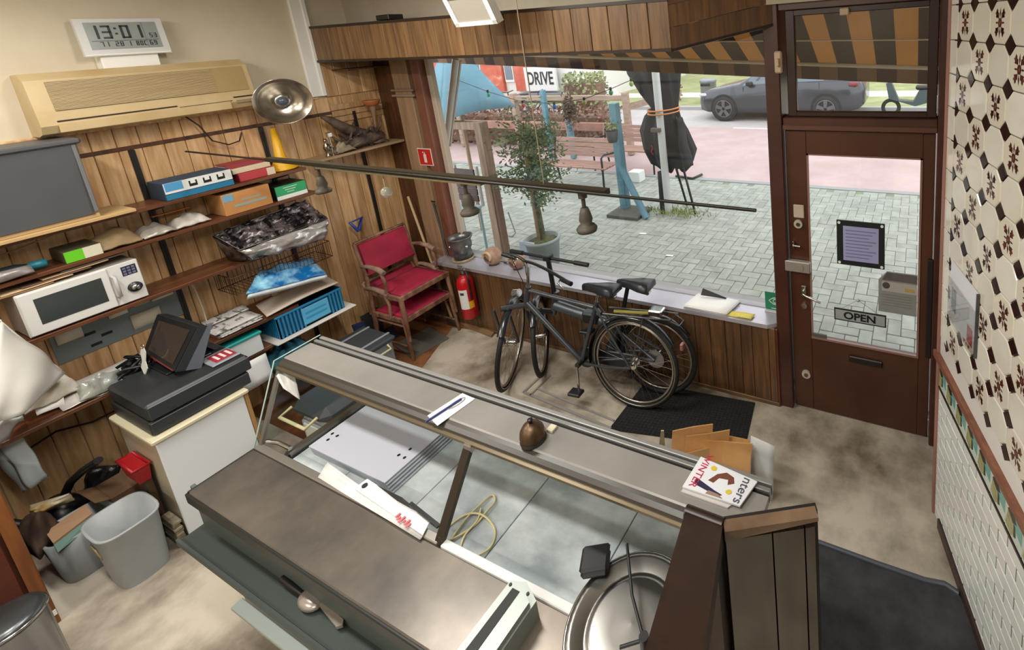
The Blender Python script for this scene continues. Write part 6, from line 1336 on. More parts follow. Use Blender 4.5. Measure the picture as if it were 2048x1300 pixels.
# leaflets in a clear holder on the tiled wall
def wp(x, y):
    d_ = ray(x, y); return EYE+d_*((WA-EYE).dot(WN)/d_.dot(WN))
q_ = [wp(1908,660)-WA, wp(1962,690)-WA, wp(1960,575)-WA, wp(1905,520)-WA]
us = [p_.dot(UD) for p_ in q_]; u0_, u1_ = (us[0]+us[3])/2, (us[1]+us[2])/2; z0_, z1_ = (q_[0].z+q_[1].z)/2, (q_[2].z+q_[3].z)/2
t = thing('leaflet_holder', 'clear holder with white and red leaflets on the tiled wall', 'leaflet holder', wr((u0_+u1_)/2, z0_))
def hq(a0, a1, b0, b1, off): return [wr(a0,b0,off), wr(a1,b0,off), wr(a1,b1,off), wr(a0,b1,off)]
MB().slab(hq(u0_, u1_, z0_, z1_, .01), .004, WN).build('leaflet', mat('leaflet_white', 'd9dadf', .35), t)
MB().slab(hq(u0_+.02, u0_+.07, z0_+.05, z1_-.12, .0145), .001, WN).build('grey_print', mat('leaflet_grey', '8d8f98', .4), t)
MB().slab(hq(u1_-.08, u1_-.03, z0_+.01, z0_+.09, .0145), .001, WN).build('red_print', mat('leaflet_red', 'b0484a', .4), t)
MB().slab(hq(u0_-.006, u1_+.006, z0_-.008, z0_+(z1_-z0_)*.7, .019), .003, WN).build('pocket', glass('pocket_clear', 'f4f4f4', 1.2), t)
MB().slab(hq(u1_+.002, u1_+.008, z0_-.008, z1_, .009), .012, WN).build('holder_edge', mat('edge_smoke', '4a4a4c', .3), t)

# ================================================================= THE STREET
GZ = -.04
ROADM = mat('pink_road', 'a8918e', .8, col2='b59f9c', scale=1.5, detail=8)
gnd = struct(MB().slab([(-60,3.05,GZ-.1),(30,3.05,GZ-.1),(30,60,GZ-.1),(-60,60,GZ-.1)], .06, (0,0,1)).build('ground', mat('pale_ground', 'b7b3ae', .85, col2='c4c0bc', scale=1)))
rd = struct(MB().slab([(-60,7.5,GZ-.05),(30,7.5,GZ-.05),(30,11.6,GZ-.05),(-60,11.6,GZ-.05)], .03, (0,0,1)).build('cycle_road', ROADM))
struct(MB().slab([(-60,11.6,GZ-.05),(30,11.6,GZ-.05),(30,14.1,GZ-.05),(-60,14.1,GZ-.05)], .028, (0,0,1)).build('parking_lane', mat('grey_lane', 'a9a3a2', .85, col2='b4aeac', scale=2)))
struct(MB().box(-60, 30, 14.1, 14.3, GZ-.05, GZ+.09, .01).build('far_kerb', mat('kerb_stone', 'a5a5a2', .8)))
struct(MB().box(-60, 30, 7.36, 7.48, GZ-.06, GZ, .004).build('near_kerb', mat('kerb_stone2', '8e908e', .8)))
GRS = mat('grass_green', '868d5c', .9, col2='9fa376', scale=2, detail=8)
struct(MB().box(-60, 30, 14.3, 16.2, GZ-.05, GZ+.06).build('verge', GRS)); struct(MB().box(-60, 30, 16.2, 17.4, GZ-.05, GZ+.065).build('far_path', mat('far_path', 'cfcac4', .85)))
struct(MB().box(-60, 30, 17.4, 30, GZ-.05, GZ+.07).build('lawn', GRS))
for x in (-4.6, -1.2): MB().slab([(x,11.55,GZ-.019),(x+1.5,11.5,GZ-.019),(x+1.5,11.6,GZ-.019),(x,11.65,GZ-.019)], .002, (0,0,1)).build('lane_mark', mat('lane_white', 'd8cfc8', .8), rd)
# herringbone paving
pave = root('pavement', (-2, 5, GZ))
PV = mat('grey_paver', '878b81', .85, col2='9c9f95', scale=6, randv=.09); PW = .112
cells = []
for a_ in range(-130, 16):
    for b_ in range(0, 39):
        d4 = (a_-b_) % 4
        if d4 == 0: cells.append((a_*PW, 3.07+b_*PW, 2, 1))
        elif d4 == 3: cells.append((a_*PW, 3.07+b_*PW, 1, 2))
def score(c):
    x, y = c[0]+c[2]*PW/2, c[1]+c[3]*PW/2; p_ = proj((x,y,GZ))
    vis = (905 < p_[0] < 1560 and p_[1] < 520+(p_[0]-900)*.17) or (1612 < p_[0] < 1846 and p_[1] < 720)
    return (0 if vis else 1000)+y+abs(x+1.5)*.15
cells = [c for c in cells if c[1]+c[3]*PW < 7.37 and c[0] > -13 and c[0] < 1.7]
cells.sort(key=score)
pH = pV = None; gp = .005
rest = MB()
for i, (x, y, nx, ny) in enumerate(cells):
    if i < 300:
        if nx == 2:
            if pH is None: pH = MB().box(gp/2, 2*PW-gp/2, gp/2, PW-gp/2, -.05, 0, .004).build('paver', PV, pave); o = pH
            else: o = bpy.data.objects.new('paver', pH.data); C.objects.link(o); o.parent = pave
        else:
            if pV is None: pV = MB().box(gp/2, PW-gp/2, gp/2, 2*PW-gp/2, -.05, 0, .004).build('paver', PV, pave); o = pV
            else: o = bpy.data.objects.new('paver', pV.data); C.objects.link(o); o.parent = pave
        if o in (pH, pV): o.data.transform(Matrix.Translation(Vector((-2,5,GZ))))
        o.location = (x+2, y-5, random.uniform(-.002,.001))
    else: rest.box(x+gp/2, x+nx*PW-gp/2, y+gp/2, y+ny*PW-gp/2, GZ-.05, GZ+random.uniform(-.002,.001))
o = rest.build('paver_field', PV, pave); o['kind'] = 'stuff'
MB().slab([(-14,3.05,GZ-.03),(1.7,3.05,GZ-.03),(1.7,7.4,GZ-.03),(-14,7.4,GZ-.03)], .016, (0,0,1)).build('joint_bed', mat('joint_sand', '6f7468', .9, col2='7d8a66', scale=3), pave)
for (px_, py_) in ((1285,468),(1338,512)):
    c_ = zp(px_, py_, GZ+.003); tag(MB().sheet([c_+Vector((-.05,-.02,.004)), c_+Vector((.05,0,.004)), c_+Vector((.05,.03,.004)), c_+Vector((-.04,.02,.004))], 3, 3, wob(.006,3,px_), .002).build('litter', PAPER), {1285:'white scrap of paper on the paving under the parasol base',1338:'white scrap of paper on the paving nearer the window'}[px_], 'litter')

# awning over window and door
t = thing('awning', 'brown and yellow striped awning over the shop window and door', 'awning', (-2.5,3.1,2.85))
AB = cloth('awning_brown', '3f2817', .4); AY = cloth('awning_yellow', 'b98f52', .42, 'a87a40', 3)
aY1 = 4.05; fl_ = yp(915,128,aY1); fr_ = yp(1860,170,aY1)
def afr(x): k = (x-fl_.x)/(fr_.x-fl_.x); return fl_.z+(fr_.z-fl_.z)*k
x = -5.6; sw = .155; m = MB(); i = 0; val = MB()
while x < 1.2:
    m.m = val.m = i % 2
    z0, z1 = 2.98, 2.98; a0, a1 = afr(x)+.14, afr(x+sw)+.14
    m.slab([(x,3.06,z0),(x+sw,3.06,z1),(x+sw,aY1,a1),(x,aY1,a0)], .003, (0,0,1))
    val.slab([(x,aY1+.002,a0),(x+sw,aY1+.002,a1),(x+sw,aY1+.03,a1-.14),(x,aY1+.03,a0-.14)], .003, (0,1,0))
    x += sw; i += 1
m.build('fabric', [AB, AY], t); val.build('front_valance', [mat('valance_brown', '3d2a1e', .8), mat('valance_tan', '75573a', .8)], t)
MB().cyl((-5.6,aY1,afr(-5.6)+.135), (1.2,aY1,afr(1.2)+.135), .02, 10).build('front_bar', mat('bar_cream', 'b7a98c', .4), t)
MB().cyl((-5.6,3.08,2.97), (1.2,3.08,2.97), .04, 12).build('roller', mat('bar_cream', 'b7a98c', .4), t)
for (y_, dz) in ((3.42,.0),(3.72,-.0)):
    k = (y_-3.06)/(aY1-3.06); MB().cyl((-5.5,y_,2.98+(afr(-5.5)+.14-2.98)*k-.02), (1.15,y_,2.98+(afr(1.15)+.14-2.98)*k-.02), .006, 6).build('cross_cord', mat('cord_cream', 'cdbd9c', .5), t)
MB().tube([yp(911,118,3.35), yp(891,292,3.35)], .03, 8).build('arm_post', mat('arm_white', 'cfc8bc', .4), t)
MB().tube([yp(921,122,3.3), yp(900,292,3.3)], .012, 8).build('arm_rod', mat('arm_white', 'cfc8bc', .4), t)

# potted tree
pb = zp(1092,528,GZ); t = thing('potted_tree', 'small leafy olive tree in a grey blue pot outside the window', 'tree', pb)
pr = 33/pxm(pb+Vector((0,0,.3)))
MB().lathe([(0,0),(pr*.8,0),(pr,.32),(pr*1.06,.325),(pr*1.06,.35),(pr*.94,.35),(pr*.9,.3),(0,.3)], pb, (0,0,1), 24).build('pot', mat('pot_blue_grey', '8d9694', .5), t)
MB().lathe([(pr*.9,.3),(pr*.5,.33),(0,.335)], pb, (0,0,1), 18).build('soil', mat('soil', '3f3a28', .95, col2='66683a', scale=20, bump=.5), t)
tk = mat('mossy_bark', '5c5f3c', .9, col2='3c3628', scale=14, bump=.5)
tp = [pb+Vector((.02,0,.3)), pb+Vector((.0,.01,.6)), pb+Vector((-.02,.02,.95)), pb+Vector((-.04,.03,1.35)), pb+Vector((-.06,.05,1.75))]
MB().tube(tp, [.035,.032,.028,.022,.012], 8).build('trunk', tk, t)
MB().tube([pb+Vector((-.09,.05,.3)), pb+Vector((-.09,.05,1.5))], .03, 8).build('stake', mat('stake_wood', '8f7a5c', .8), t)
rr = random.Random(21); m = MB(); br = MB()
for i in range(60):
    h_ = rr.uniform(.75,1.7); a_ = rr.uniform(0,2*PI); b0 = pb+Vector((-.04,.03,h_)); L_ = rr.uniform(.15,.5); d_ = Vector((math.cos(a_)*1.25, math.sin(a_)*.8, rr.uniform(.0,.9))).normalized()
    e_ = b0+d_*L_; br.tube([b0, (b0+e_)/2+Vector((0,0,.03)), e_], [.006,.004,.002], 5)
    for k in range(50):
        c_ = b0+d_*L_*rr.uniform(.3,1.15)+Vector((rr.gauss(0,.05), rr.gauss(0,.05), rr.gauss(0,.05))); u_ = Vector((rr.uniform(-1,1),rr.uniform(-1,1),rr.uniform(-.6,1))).normalized(); v_ = u_.orthogonal().normalized(); l_ = rr.uniform(.018,.034)
        m.add([c_-u_*l_, c_+v_*l_*.4, c_+u_*l_, c_-v_*l_*.4], [(0,1,2,3)])
br.build('branches', tk, t); o = m.build('foliage', cloth('olive_leaf', '56694a', .25, '84906c', 30), t); o['kind'] = 'stuff'
nb = pb+Vector((-.12,-.14,0)); tag(MB().box(nb.x-.1, nb.x+.12, nb.y-.01, nb.y+.02, GZ, .3, .004).build('notice_tub', mat('lilac_tub', 'a9b3c6', .5)), 'pale lilac plastic panel leaning against the tree pot', 'panel')

# weathered post frame on the left
t = thing('wooden_gatepost', 'weathered wooden post frame with brace left of the potted tree', 'post', zp(1008,502,GZ))
pb2 = zp(1006,503,GZ); WW = mat('weathered_wood', '7b6552', .8, col2='998470', scale=5, stretch=(5,5,.6), bump=.1); tz = yp(950,243,pb2.y).z
MB().box(pb2.x-.06, pb2.x+.06, pb2.y-.06, pb2.y+.06, GZ, tz, .006).build('post', WW, t)
MB().slab([(pb2.x+.062,pb2.y-.05,GZ),(pb2.x+.1,pb2.y-.05,GZ),(pb2.x+.1,pb2.y-.05,tz*.6),(pb2.x+.062,pb2.y-.05,tz*.6)], .08, (0,1,0)).build('side_board', mat('side_board_wood', '6a5244', .8), t)
MB().box(pb2.x-.9, pb2.x-.06, pb2.y-.04, pb2.y+.04, tz-.1, tz, .005).build('cross_beam', WW, t)
b1 = yp(986,282,pb2.y+.35); b2 = yp(1046,258,pb2.y+.35)
MB().slab([b1, b2, b2+Vector((0,0,-.09)), b1+Vector((0,0,-.09))], .06, (0,1,0)).build('brace', mat('mossy_wood', '75704c', .85, col2='8f8868', scale=8), t)
MB().slab([b2+Vector((-.04,0,.06)), b2+Vector((.05,0,.02)), b2+Vector((.12,0,-.55)), b2+Vector((.04,0,-.55))], .08, (0,1,0)).build('mossy_post', mat('mossy_wood2', '5c6038', .9), t)
# cafe chair and table on the left
t = thing('terrace_chair', 'garden chair with brown slatted back and pale blue seat on the terrace', 'chair', zp(935,470,GZ))
cY = 3.75; x0_, x1_ = yp(907,340,cY).x, yp(957,402,cY).x; z0_, z1_ = yp(935,402,cY).z, yp(930,338,cY).z
n_ = 5; hs_ = (z1_-z0_)/n_
for k in range(n_): MB().box(x0_, x1_, cY, cY+.02, z0_+k*hs_+.004, z0_+(k+1)*hs_-.004, .003).build('back_slat', mat('dark_slat', '3f2c28', .6), t)
MB().box(x0_, x1_+.05, cY-.4, cY+.0, z0_-.06, z0_-.03, .006).build('seat', mat('pale_blue_seat', '9fc0c2', .5), t)
for (x_, y_) in ((x0_+.02,cY-.38),(x1_+.02,cY-.38),(x0_+.02,cY-.02),(x1_+.02,cY-.02)): MB().cyl((x_,y_,GZ),(x_,y_,z0_-.05),.016,8).build('leg', mat('pale_blue_leg', '86a6a8', .5), t)
for x_ in (x0_-.02, x1_+.02): MB().box(x_-.015, x_+.015, cY+.02, cY+.05, z0_-.06, z1_+.03, .004).build('back_post', mat('chair_post_wht', 'b9b4ac', .5), t)
t = thing('tube_stand', 'bent thin steel tube standing on the paving beside the post', 'stand', zp(1028,470,GZ))
MB().tube([zp(1012,470,GZ+.01), zp(1025,473,GZ+.01), zp(1031,466,GZ+.02), yp(1016,424,zp(1025,473,GZ).y)], .008, 6).build('tube', mat('tube_grey', '8a8884', .4, .6), t)

# blue posts
BP = mat('blue_post_paint', '4f7684', .65, col2='638a96', scale=4)
def bpost(px_, py_, top, w_, lab, extra=None):
    b_ = zp(px_, py_, GZ); z1_ = yp(top[0], top[1], b_.y).z; t = thing('blue_post', lab, 'post', b_, group='pale blue terrace posts')
    MB().box(b_.x-w_, b_.x+w_, b_.y-w_, b_.y+w_, GZ, z1_, .006).build('post', BP, t); return t, b_, z1_
t, b_, z1_ = bpost(1252, 420, (1226,206), .06, 'pale blue post with diagonal brace beside the black parasol')
q0, q1 = yp(1240,330,b_.y-.02), yp(1292,424,b_.y-.25)
MB().tube([q0, Vector((q1.x,q1.y,GZ+.02))], .05, 4).build('brace', BP, t)
MB().box(b_.x-.12, b_.x+.42, b_.y-.34, b_.y+.1, GZ, GZ+.05, .006).build('base_board', mat('dark_base', '4a4a40', .8), t)
t, b_, z1_ = bpost(1105, 318, (1082,180), .05, 'pale blue post behind the tree with a thin white string')
t, b_, z1_ = bpost(1148, 316, (1134,205), .05, 'pale blue post carrying a dry hanging basket')
m = MB(); rr = random.Random(4); c0 = yp(1139,222,b_.y-.1)
for i in range(420):
    c_ = c0+Vector((rr.gauss(0,.09), rr.gauss(0,.07), rr.gauss(0,.17))); u_ = Vector((rr.uniform(-1,1),rr.uniform(-1,1),rr.uniform(-1,1))).normalized(); v_ = u_.orthogonal(); m.add([c_-u_*.05, c_+v_*.012, c_+u_*.05, c_-v_*.012], [(0,1,2,3)])
o = m.build('dry_plant', mat('dry_brown', '5a4a3c', .9), t); o['kind'] = 'stuff'
MB().lathe([(.03,0),(.1,.1),(.11,.16),(.1,.16)], c0+Vector((0,0,-.2)), (0,0,1), 14).build('basket', mat('dry_basket', '4a3c30', .9), t)
pbx = yp(1224,268,5.5); t = thing('post_planter', 'small dark flower pot hung on the side of the blue post', 'planter', pbx)
MB().lathe([(.06,-.12),(.09,.05),(.095,.05),(.07,-.1)], pbx, (0,0,1), 14).build('pot', mat('dark_pot', '3a3c3e', .6), t); m = MB()
for i in range(60): c_ = pbx+Vector((rr.gauss(0,.05), rr.gauss(0,.05), .08+abs(rr.gauss(0,.06)))); u_ = Vector((rr.uniform(-1,1),rr.uniform(-1,1),rr.uniform(0,1))).normalized(); v_ = u_.orthogonal(); m.add([c_-u_*.03, c_+v_*.01, c_+u_*.03, c_-v_*.01], [(0,1,2,3)])
o = m.build('sprigs', mat('dull_sprig', '7d8058', .9), t); o['kind'] = 'stuff'

# slatted bench
def bench(lab, b_, L_, ln=1.5):
    t = thing('slatted_bench', lab, 'bench', b_, group='slatted terrace benches'); SLT = mat('bench_slat', '8a6a5c', .6, col2='a08070', scale=6, stretch=(.8,6,6)); IR = mat('bench_iron', '1d1c1c', .5)
    x0_, y_ = b_.x, b_.y
    for k in range(5): MB().box(x0_, x0_+ln, y_+k*.085, y_+k*.085+.07, GZ+.42, GZ+.45, .005).build('seat_slat', SLT, t)
    for k in range(4): MB().slab([(x0_,y_+.43+k*.02,GZ+.52+k*.085),(x0_+ln,y_+.43+k*.02,GZ+.52+k*.085),(x0_+ln,y_+.445+k*.02,GZ+.59+k*.085),(x0_,y_+.445+k*.02,GZ+.59+k*.085)], .025, (0,1,0)).build('back_slat', SLT, t)
    for x_ in (x0_+.06, x0_+ln-.06):
        MB().tube([(x_,y_-.0,GZ),(x_,y_+.02,GZ+.4),(x_,y_+.02,GZ+.62),(x_,y_+.1,GZ+.66),(x_,y_+.42,GZ+.62)], .018, 6).tube([(x_,y_+.5,GZ),(x_,y_+.42,GZ+.42),(x_,y_+.5,GZ+.86)], .018, 6).tube([(x_,y_,GZ+.41),(x_,y_+.42,GZ+.41)], .018, 6).build('iron_end', IR, t)
bb = zp(1220,388,GZ); bench('brown slatted bench with black iron ends between the blue posts', Vector((bb.x-1.55, bb.y, GZ)), 0)
bb = zp(1300,352,GZ); bench('second slatted bench partly hidden by the black parasol', Vector((bb.x-1.4, bb.y+.1, GZ)), 0)

# closed black parasol on a white pole
pb = zp(1338,428,GZ); t = thing('closed_parasol', 'closed black parasol strapped to a white pole outside the window', 'parasol', pb)
ptop = yp(1300,90,pb.y); PW_ = mat('pole_white', 'b9bcb8', .4)
MB().tube([pb, Vector((pb.x,pb.y,ptop.z))], .055, 16).build('pole', PW_, t)
BKF = mat('parasol_black', '1c1d20', .8, col2='2a2b2f', scale=5)
def pz(y_): return yp(1310, y_, pb.y).z
prof = [(pz(60),.42,-.26),(pz(150),.38,-.22),(pz(190),.29,-.14),(pz(222),.2,-.06),(pz(240),.27,-.1),(pz(270),.36,-.1),(pz(310),.4,-.05),(pz(335),.32,-.03),(pz(345),.18,.0)]
m = MB(); n_ = 40; vs = []
for j, (z_, r_, ox_) in enumerate(prof):
    for i in range(n_):
        a_ = 2*PI*i/n_; rr_ = r_*(1+.16*math.sin(a_*8+j*.4)+.07*math.sin(a_*3+j)); vs.append((pb.x+ox_+rr_*math.cos(a_), pb.y+.27+rr_*.55*math.sin(a_), z_+.06*math.sin(a_*5)*(j == len(prof)-1)))
m.add(vs, [(j*n_+i, j*n_+(i+1)%n_, (j+1)*n_+(i+1)%n_, (j+1)*n_+i) for j in range(len(prof)-1) for i in range(n_)], True); m.build('canopy', BKF, t)
sq = yp(1372,300,pb.y-.1); m = MB().sheet([yp(1345,235,pb.y-.03), yp(1362,235,pb.y-.03), yp(1384,332,pb.y-.05), yp(1352,340,pb.y-.05)], 8, 10, lambda u, v: .05*math.sin(7*u)+.02*math.sin(9*v), .02); m.build('loose_flap', BKF, t)
for z_, col in ((pz(221),'c07a45'),(pz(228),'c07a45')):
    MB().tube([(pb.x-.02+.23*math.cos(a_*PI/10), pb.y+.16+.24*math.sin(a_*PI/10), z_+.01*math.cos(a_*PI/10)) for a_ in range(20)], .012, 6, closed=True).build('orange_strap', mat('strap_orange', 'c07a45', .6), t)
MB().box(pb.x-.12, pb.x+.03, pb.y-.09, pb.y-.03, pz(262), pz(254), .005).build('crank_bracket', mat('bracket_dark', '5a544c', .5), t)
MB().tube([pb+Vector((-.1,.05,.0)), Vector((pb.x-.08,pb.y+.05,pz(345)))], .07, 10).build('lower_sleeve', BKF, t)
for (a_, b_) in (((1352,335),(1374,410)),((1362,320),(1391,428))):
    MB().tube([yp(*a_,pb.y+.1), Vector((zp(*b_,GZ).x, zp(*b_,GZ).y, GZ))], .018, 6).build('stand_leg', BLACK, t)
for (x_, y_) in ((1303,290),(1361,305)): 
    q = yp(x_, y_, pb.y+.06); MB().tube([q, q+Vector((.02,0,-.05)), q+Vector((-.01,0,-.1)), q+Vector((.015,0,-.15))], .012, 6).build('red_emblem', mat('emblem_red', '8a3a3a', .7), t)
o = MB()
rr = random.Random(8)
for i in range(240):
    c_ = pb+Vector((rr.gauss(.15,.22), rr.gauss(-.02,.08), .02+abs(rr.gauss(0,.03)))); u_ = Vector((rr.uniform(-1,1),rr.uniform(-1,1),1.2)).normalized(); v_ = u_.orthogonal()*.006; o.add([c_-v_, c_+v_, c_+u_*rr.uniform(.04,.1)], [(0,1,2)])
o = o.build('weeds', mat('weed_green', '7d8a4e', .9)); tag(o, 'tuft of weeds growing around the parasol base', 'weeds', kind='stuff')
tag(MB().tube([zp(1352,352,GZ+.02), zp(1385,357,GZ+.02), zp(1404,349,GZ+.02)], .025, 6).build('steel_bar', mat('dark_bar', '34322f', .6)), 'bent dark bar lying on the paving behind the parasol', 'bar')
wb = zp(1278,362,GZ); tag(MB().box(wb.x-.15, wb.x+.08, wb.y-.1, wb.y+.1, GZ, GZ+.2, .01).build('white_tub', mat('tub_white', 'd8dcd8', .5)), 'white tub on the ground between bench and parasol', 'tub')

# pale blue parasol at the left
ap = yp(893,70,4.6); c1 = yp(1031,214,4.5); c2 = yp(880,246,4.0)
t = thing('blue_parasol', 'pale blue open parasol corner at the left of the window', 'parasol', (ap.x,ap.y,GZ))
PBF = cloth('parasol_blue', '86b2c2', .35, '7aa6b8', 3)
c3 = Vector((2*ap.x-c1.x, 2*ap.y-c1.y+.2, c1.z)); c4 = Vector((2*ap.x-c2.x, 2*ap.y-c2.y, c1.z)); cs = [c1, c4, c3, c2]; m = MB()
for i in range(4):
    a_, b_ = cs[i], cs[(i+1) % 4]; m.sheet([b_, a_, ap, ap+Vector((.001,0,0))], 10, 8, lambda u, v: -.1*math.sin(PI*u)*(1-v), .006)
m.build('canopy', PBF, t); MB().cyl((ap.x,ap.y,GZ), (ap.x,ap.y,ap.z+.05), .025, 10).build('pole', mat('pole_wood', '8a7258', .6), t)
for c_ in cs: MB().cyl(c_-Vector((0,0,.01)), ap-Vector((0,0,.03)), .008, 6).build('rib', mat('pole_wood', '8a7258', .6), t)

# string of coloured lights
t = thing('light_string', 'string of coloured lights hanging across the terrace', 'string lights', yp(920,165,4.3))
pix = [(915,160),(975,183),(1045,204),(1108,207),(1168,198),(1221,178),(1262,160),(1280,140)]
pts = [yp(x_, y_, 4.3) for x_, y_ in pix]; MB().tube(pts, .004, 5).build('cord', BLACK, t)
for i, col in enumerate(('2f9a78','b8433c','3560a8','8a8a4a','2f8a50','9ab85c')):
    p_ = pts[i+1]; o = MB().sphere(p_-Vector((0,0,.04)), .024, 10, 8, (1,1,1.3)).build('bulb', mat('bulb_'+col, col, .2), t); MB().cyl(p_-Vector((0,0,.015)), p_+Vector((0,0,.02)), .014, 8).build('cap', BLACK, o)

# fence rails and hedge
FY = 8.7; t = thing('rail_fence', 'weathered wooden rail fence across the far side of the terrace', 'fence', (-9,FY,GZ))
zu, zl = yp(1160,196,FY).z, yp(1160,250,FY).z; FW = mat('fence_wood', '8c7668', .8, col2='a5917f', scale=4, stretch=(.6,5,5))
MB().box(-17, -5.9, FY-.05, FY+.05, zu-.06, zu+.06, .01).build('top_rail', FW, t); MB().box(-17, -5.9, FY-.05, FY+.05, zl-.13, zl+.06, .01).build('low_rail', mat('fence_red', '8d6656', .8, col2='a07c6c', scale=4), t)
for x_ in (-15.5,-13.4,-11.2,-9.2,-7.6,-5.95): MB().box(x_-.06, x_+.06, FY-.07, FY+.07, GZ, zu+.12, .008).build('fence_post', FW, t)
MB().slab([(-6.0,FY-.05,zu-.15),(-5.0,FY+.8,zu+.05),(-5.0,FY+.8,zu-.1),(-6.0,FY-.05,zu-.3)], .05, (0,1,0)).build('end_rail', FW, t)
def leafmass(name, lab, cat, x0, x1, y0, y1, z0, z1, n, s_, m_, sd, group=None):
    r_ = random.Random(sd); m = MB()
    for i in range(n):
        c_ = Vector((r_.uniform(x0,x1), r_.uniform(y0,y1), r_.uniform(z0,z1))); u_ = Vector((r_.uniform(-1,1),r_.uniform(-1,1),r_.uniform(-1,1))).normalized(); v_ = u_.orthogonal(); l_ = s_*r_.uniform(.6,1.3); m.add([c_-u_*l_, c_+v_*l_*.5, c_+u_*l_, c_-v_*l_*.5], [(0,1,2,3)])
    t = thing(name, lab, cat, ((x0+x1)/2,(y0+y1)/2,z0), group=group); o = m.build('foliage', m_, t); o['kind'] = 'stuff'
    MB().box(x0+.15*(x1-x0)*.1, x1-.015*(x1-x0), y0+.25*(y1-y0), y1-.25*(y1-y0), z0, z0+(z1-z0)*.8, .05).build('twig_core', mat('twig_brown', '6a5348', .9, col2='7f6a5a', scale=12), t)
HG = mat('hedge_brown', '8a6a5c', .9, randv=.35); HG2 = mat('hedge_green', '8d9468', .9, randv=.25)
leafmass('brown_hedge', 'low brown winter hedge behind the rail fence', 'hedge', -17, -6.6, 8.9, 9.6, GZ, .95, 5200, .05, HG, 31)
leafmass('shrub', 'green shrub behind the hedge right of the blue posts', 'shrub', -10.4, -9.0, 11.6, 12.4, GZ, 1.5, 1100, .07, HG2, 32)
leafmass('shrub', 'bare brown shrub on the verge behind the parasol', 'shrub', -9.2, -8.2, 15.0, 15.8, GZ, 1.3, 700, .06, HG, 33)
# parked bicycles beyond the hedge (small, without detail)
far_labels = ['parked bicycle farthest left beyond the hedge', 'second parked bicycle from the left beyond the hedge', 'third parked bicycle from the left beyond the hedge', 'fourth parked bicycle from the left beyond the hedge', 'fifth parked bicycle from the left beyond the hedge', 'rightmost parked bicycle beyond the hedge']
DK2 = mat('far_bike', '3c3c40', .6)
fb = None
for i in range(6):
    x_ = -17.6+i*1.15; y_ = 11.3+.1*(i % 2)
    t = thing('parked_bicycle', far_labels[i], 'bicycle', (x_,y_,GZ), group='bicycles parked beyond the hedge')
    MB().torus((x_,y_,GZ+.36), (0,1,0), .34, .02, 22, 5).torus((x_+1.05,y_,GZ+.36), (0,1,0), .34, .02, 22, 5).build('wheels', DK2, t)
    MB().tube([(x_,y_,GZ+.36),(x_+.42,y_,GZ+.32),(x_+.85,y_,GZ+.8),(x_+.3,y_,GZ+.78),(x_+.42,y_,GZ+.32)], .02, 6).tube([(x_,y_,GZ+.36),(x_+.3,y_,GZ+.78),(x_+.26,y_,GZ+.95)], .018, 6).tube([(x_+1.05,y_,GZ+.36),(x_+.85,y_,GZ+.8),(x_+.83,y_,GZ+1.05)], .02, 6).build('frame', mat('far_frame_%d' % (i % 3), ['8a8c90','6a3a38','4c5a6a'][i % 3], .5), t)
    MB().box(x_+.14, x_+.38, y_-.07, y_+.07, GZ+.95, GZ+1.0, .01).build('saddle', DK2, t); MB().tube([(x_+.78,y_-.28,GZ+1.08),(x_+.86,y_,GZ+1.06),(x_+.78,y_+.28,GZ+1.08)], .016, 6).build('handlebar', DK2, t)
# far building with red and white front
t = thing('red_white_building', 'red and white shop building far behind the terrace', 'building', (-22,16,GZ))
RW = mat('facade_red', 'b8503f', .7, col2='c8705c', scale=1.5); WWH = mat('facade_white', 'd9d6d2', .7); GLD = mat('facade_glass', '6c7880', .2)
MB().box(-40, -12.2, 15.6, 24, GZ, 7.0).build('walls', WWH, t)
for i in range(7): MB().box(-27.5+i*1.9, -26.3+i*1.9, 15.45, 15.6, GZ+.5, 4.2).build('red_panel', RW, t)
for i in range(7):
    o = MB().box(-26.2+i*1.9, -25.7+i*1.9, 15.5, 15.62, GZ+.9, 3.8).build('window', mat('far_window_frame', 'e2e0dc', .5), t); MB().box(-26.15+i*1.9, -25.75+i*1.9, 15.48, 15.51, GZ+1.0, 3.7).build('pane', GLD, o)
sx0_, sx1_ = yp(1050,160,15.3).x, yp(1112,160,15.3).x; sgz = yp(1080,158,15.3).z; sg = MB().box(sx0_, sx1_, 15.3, 15.4, sgz-.5, sgz+.5).build('shop_board', WWH, t)
text('lettering', 'DRIVE', .75, frame_M(((sx0_+sx1_)/2,15.29,sgz), (1,0,0), (0,0,1)), mat('board_ink', '2c2c30', .6), sg, bold=.02, sx=(sx1_-sx0_)/2.4)
MB().box(sx0_-.3, sx1_+.5, 15.0, 15.5, sgz-.75, sgz-.58).build('canopy_edge', mat('canopy_grey', '77797c', .6), t)
t = thing('brick_building', 'pale brick building behind the lawn at the right', 'building', (-6,32,GZ))
BKM = mat('pale_brick', 'b08a72', .8, col2='c0a08a', scale=3); MB().box(-16, 22, 32, 40, GZ, 9).build('walls', BKM, t)
for i in range(16):
    o = MB().box(-15+i*2.3, -13.8+i*2.3, 31.9, 32.02, 1.0, 2.6).build('window', mat('far_window_frame', 'e2e0dc', .5), t); MB().box(-14.9+i*2.3, -13.9+i*2.3, 31.87, 31.91, 1.1, 2.5).build('pane', GLD, o)
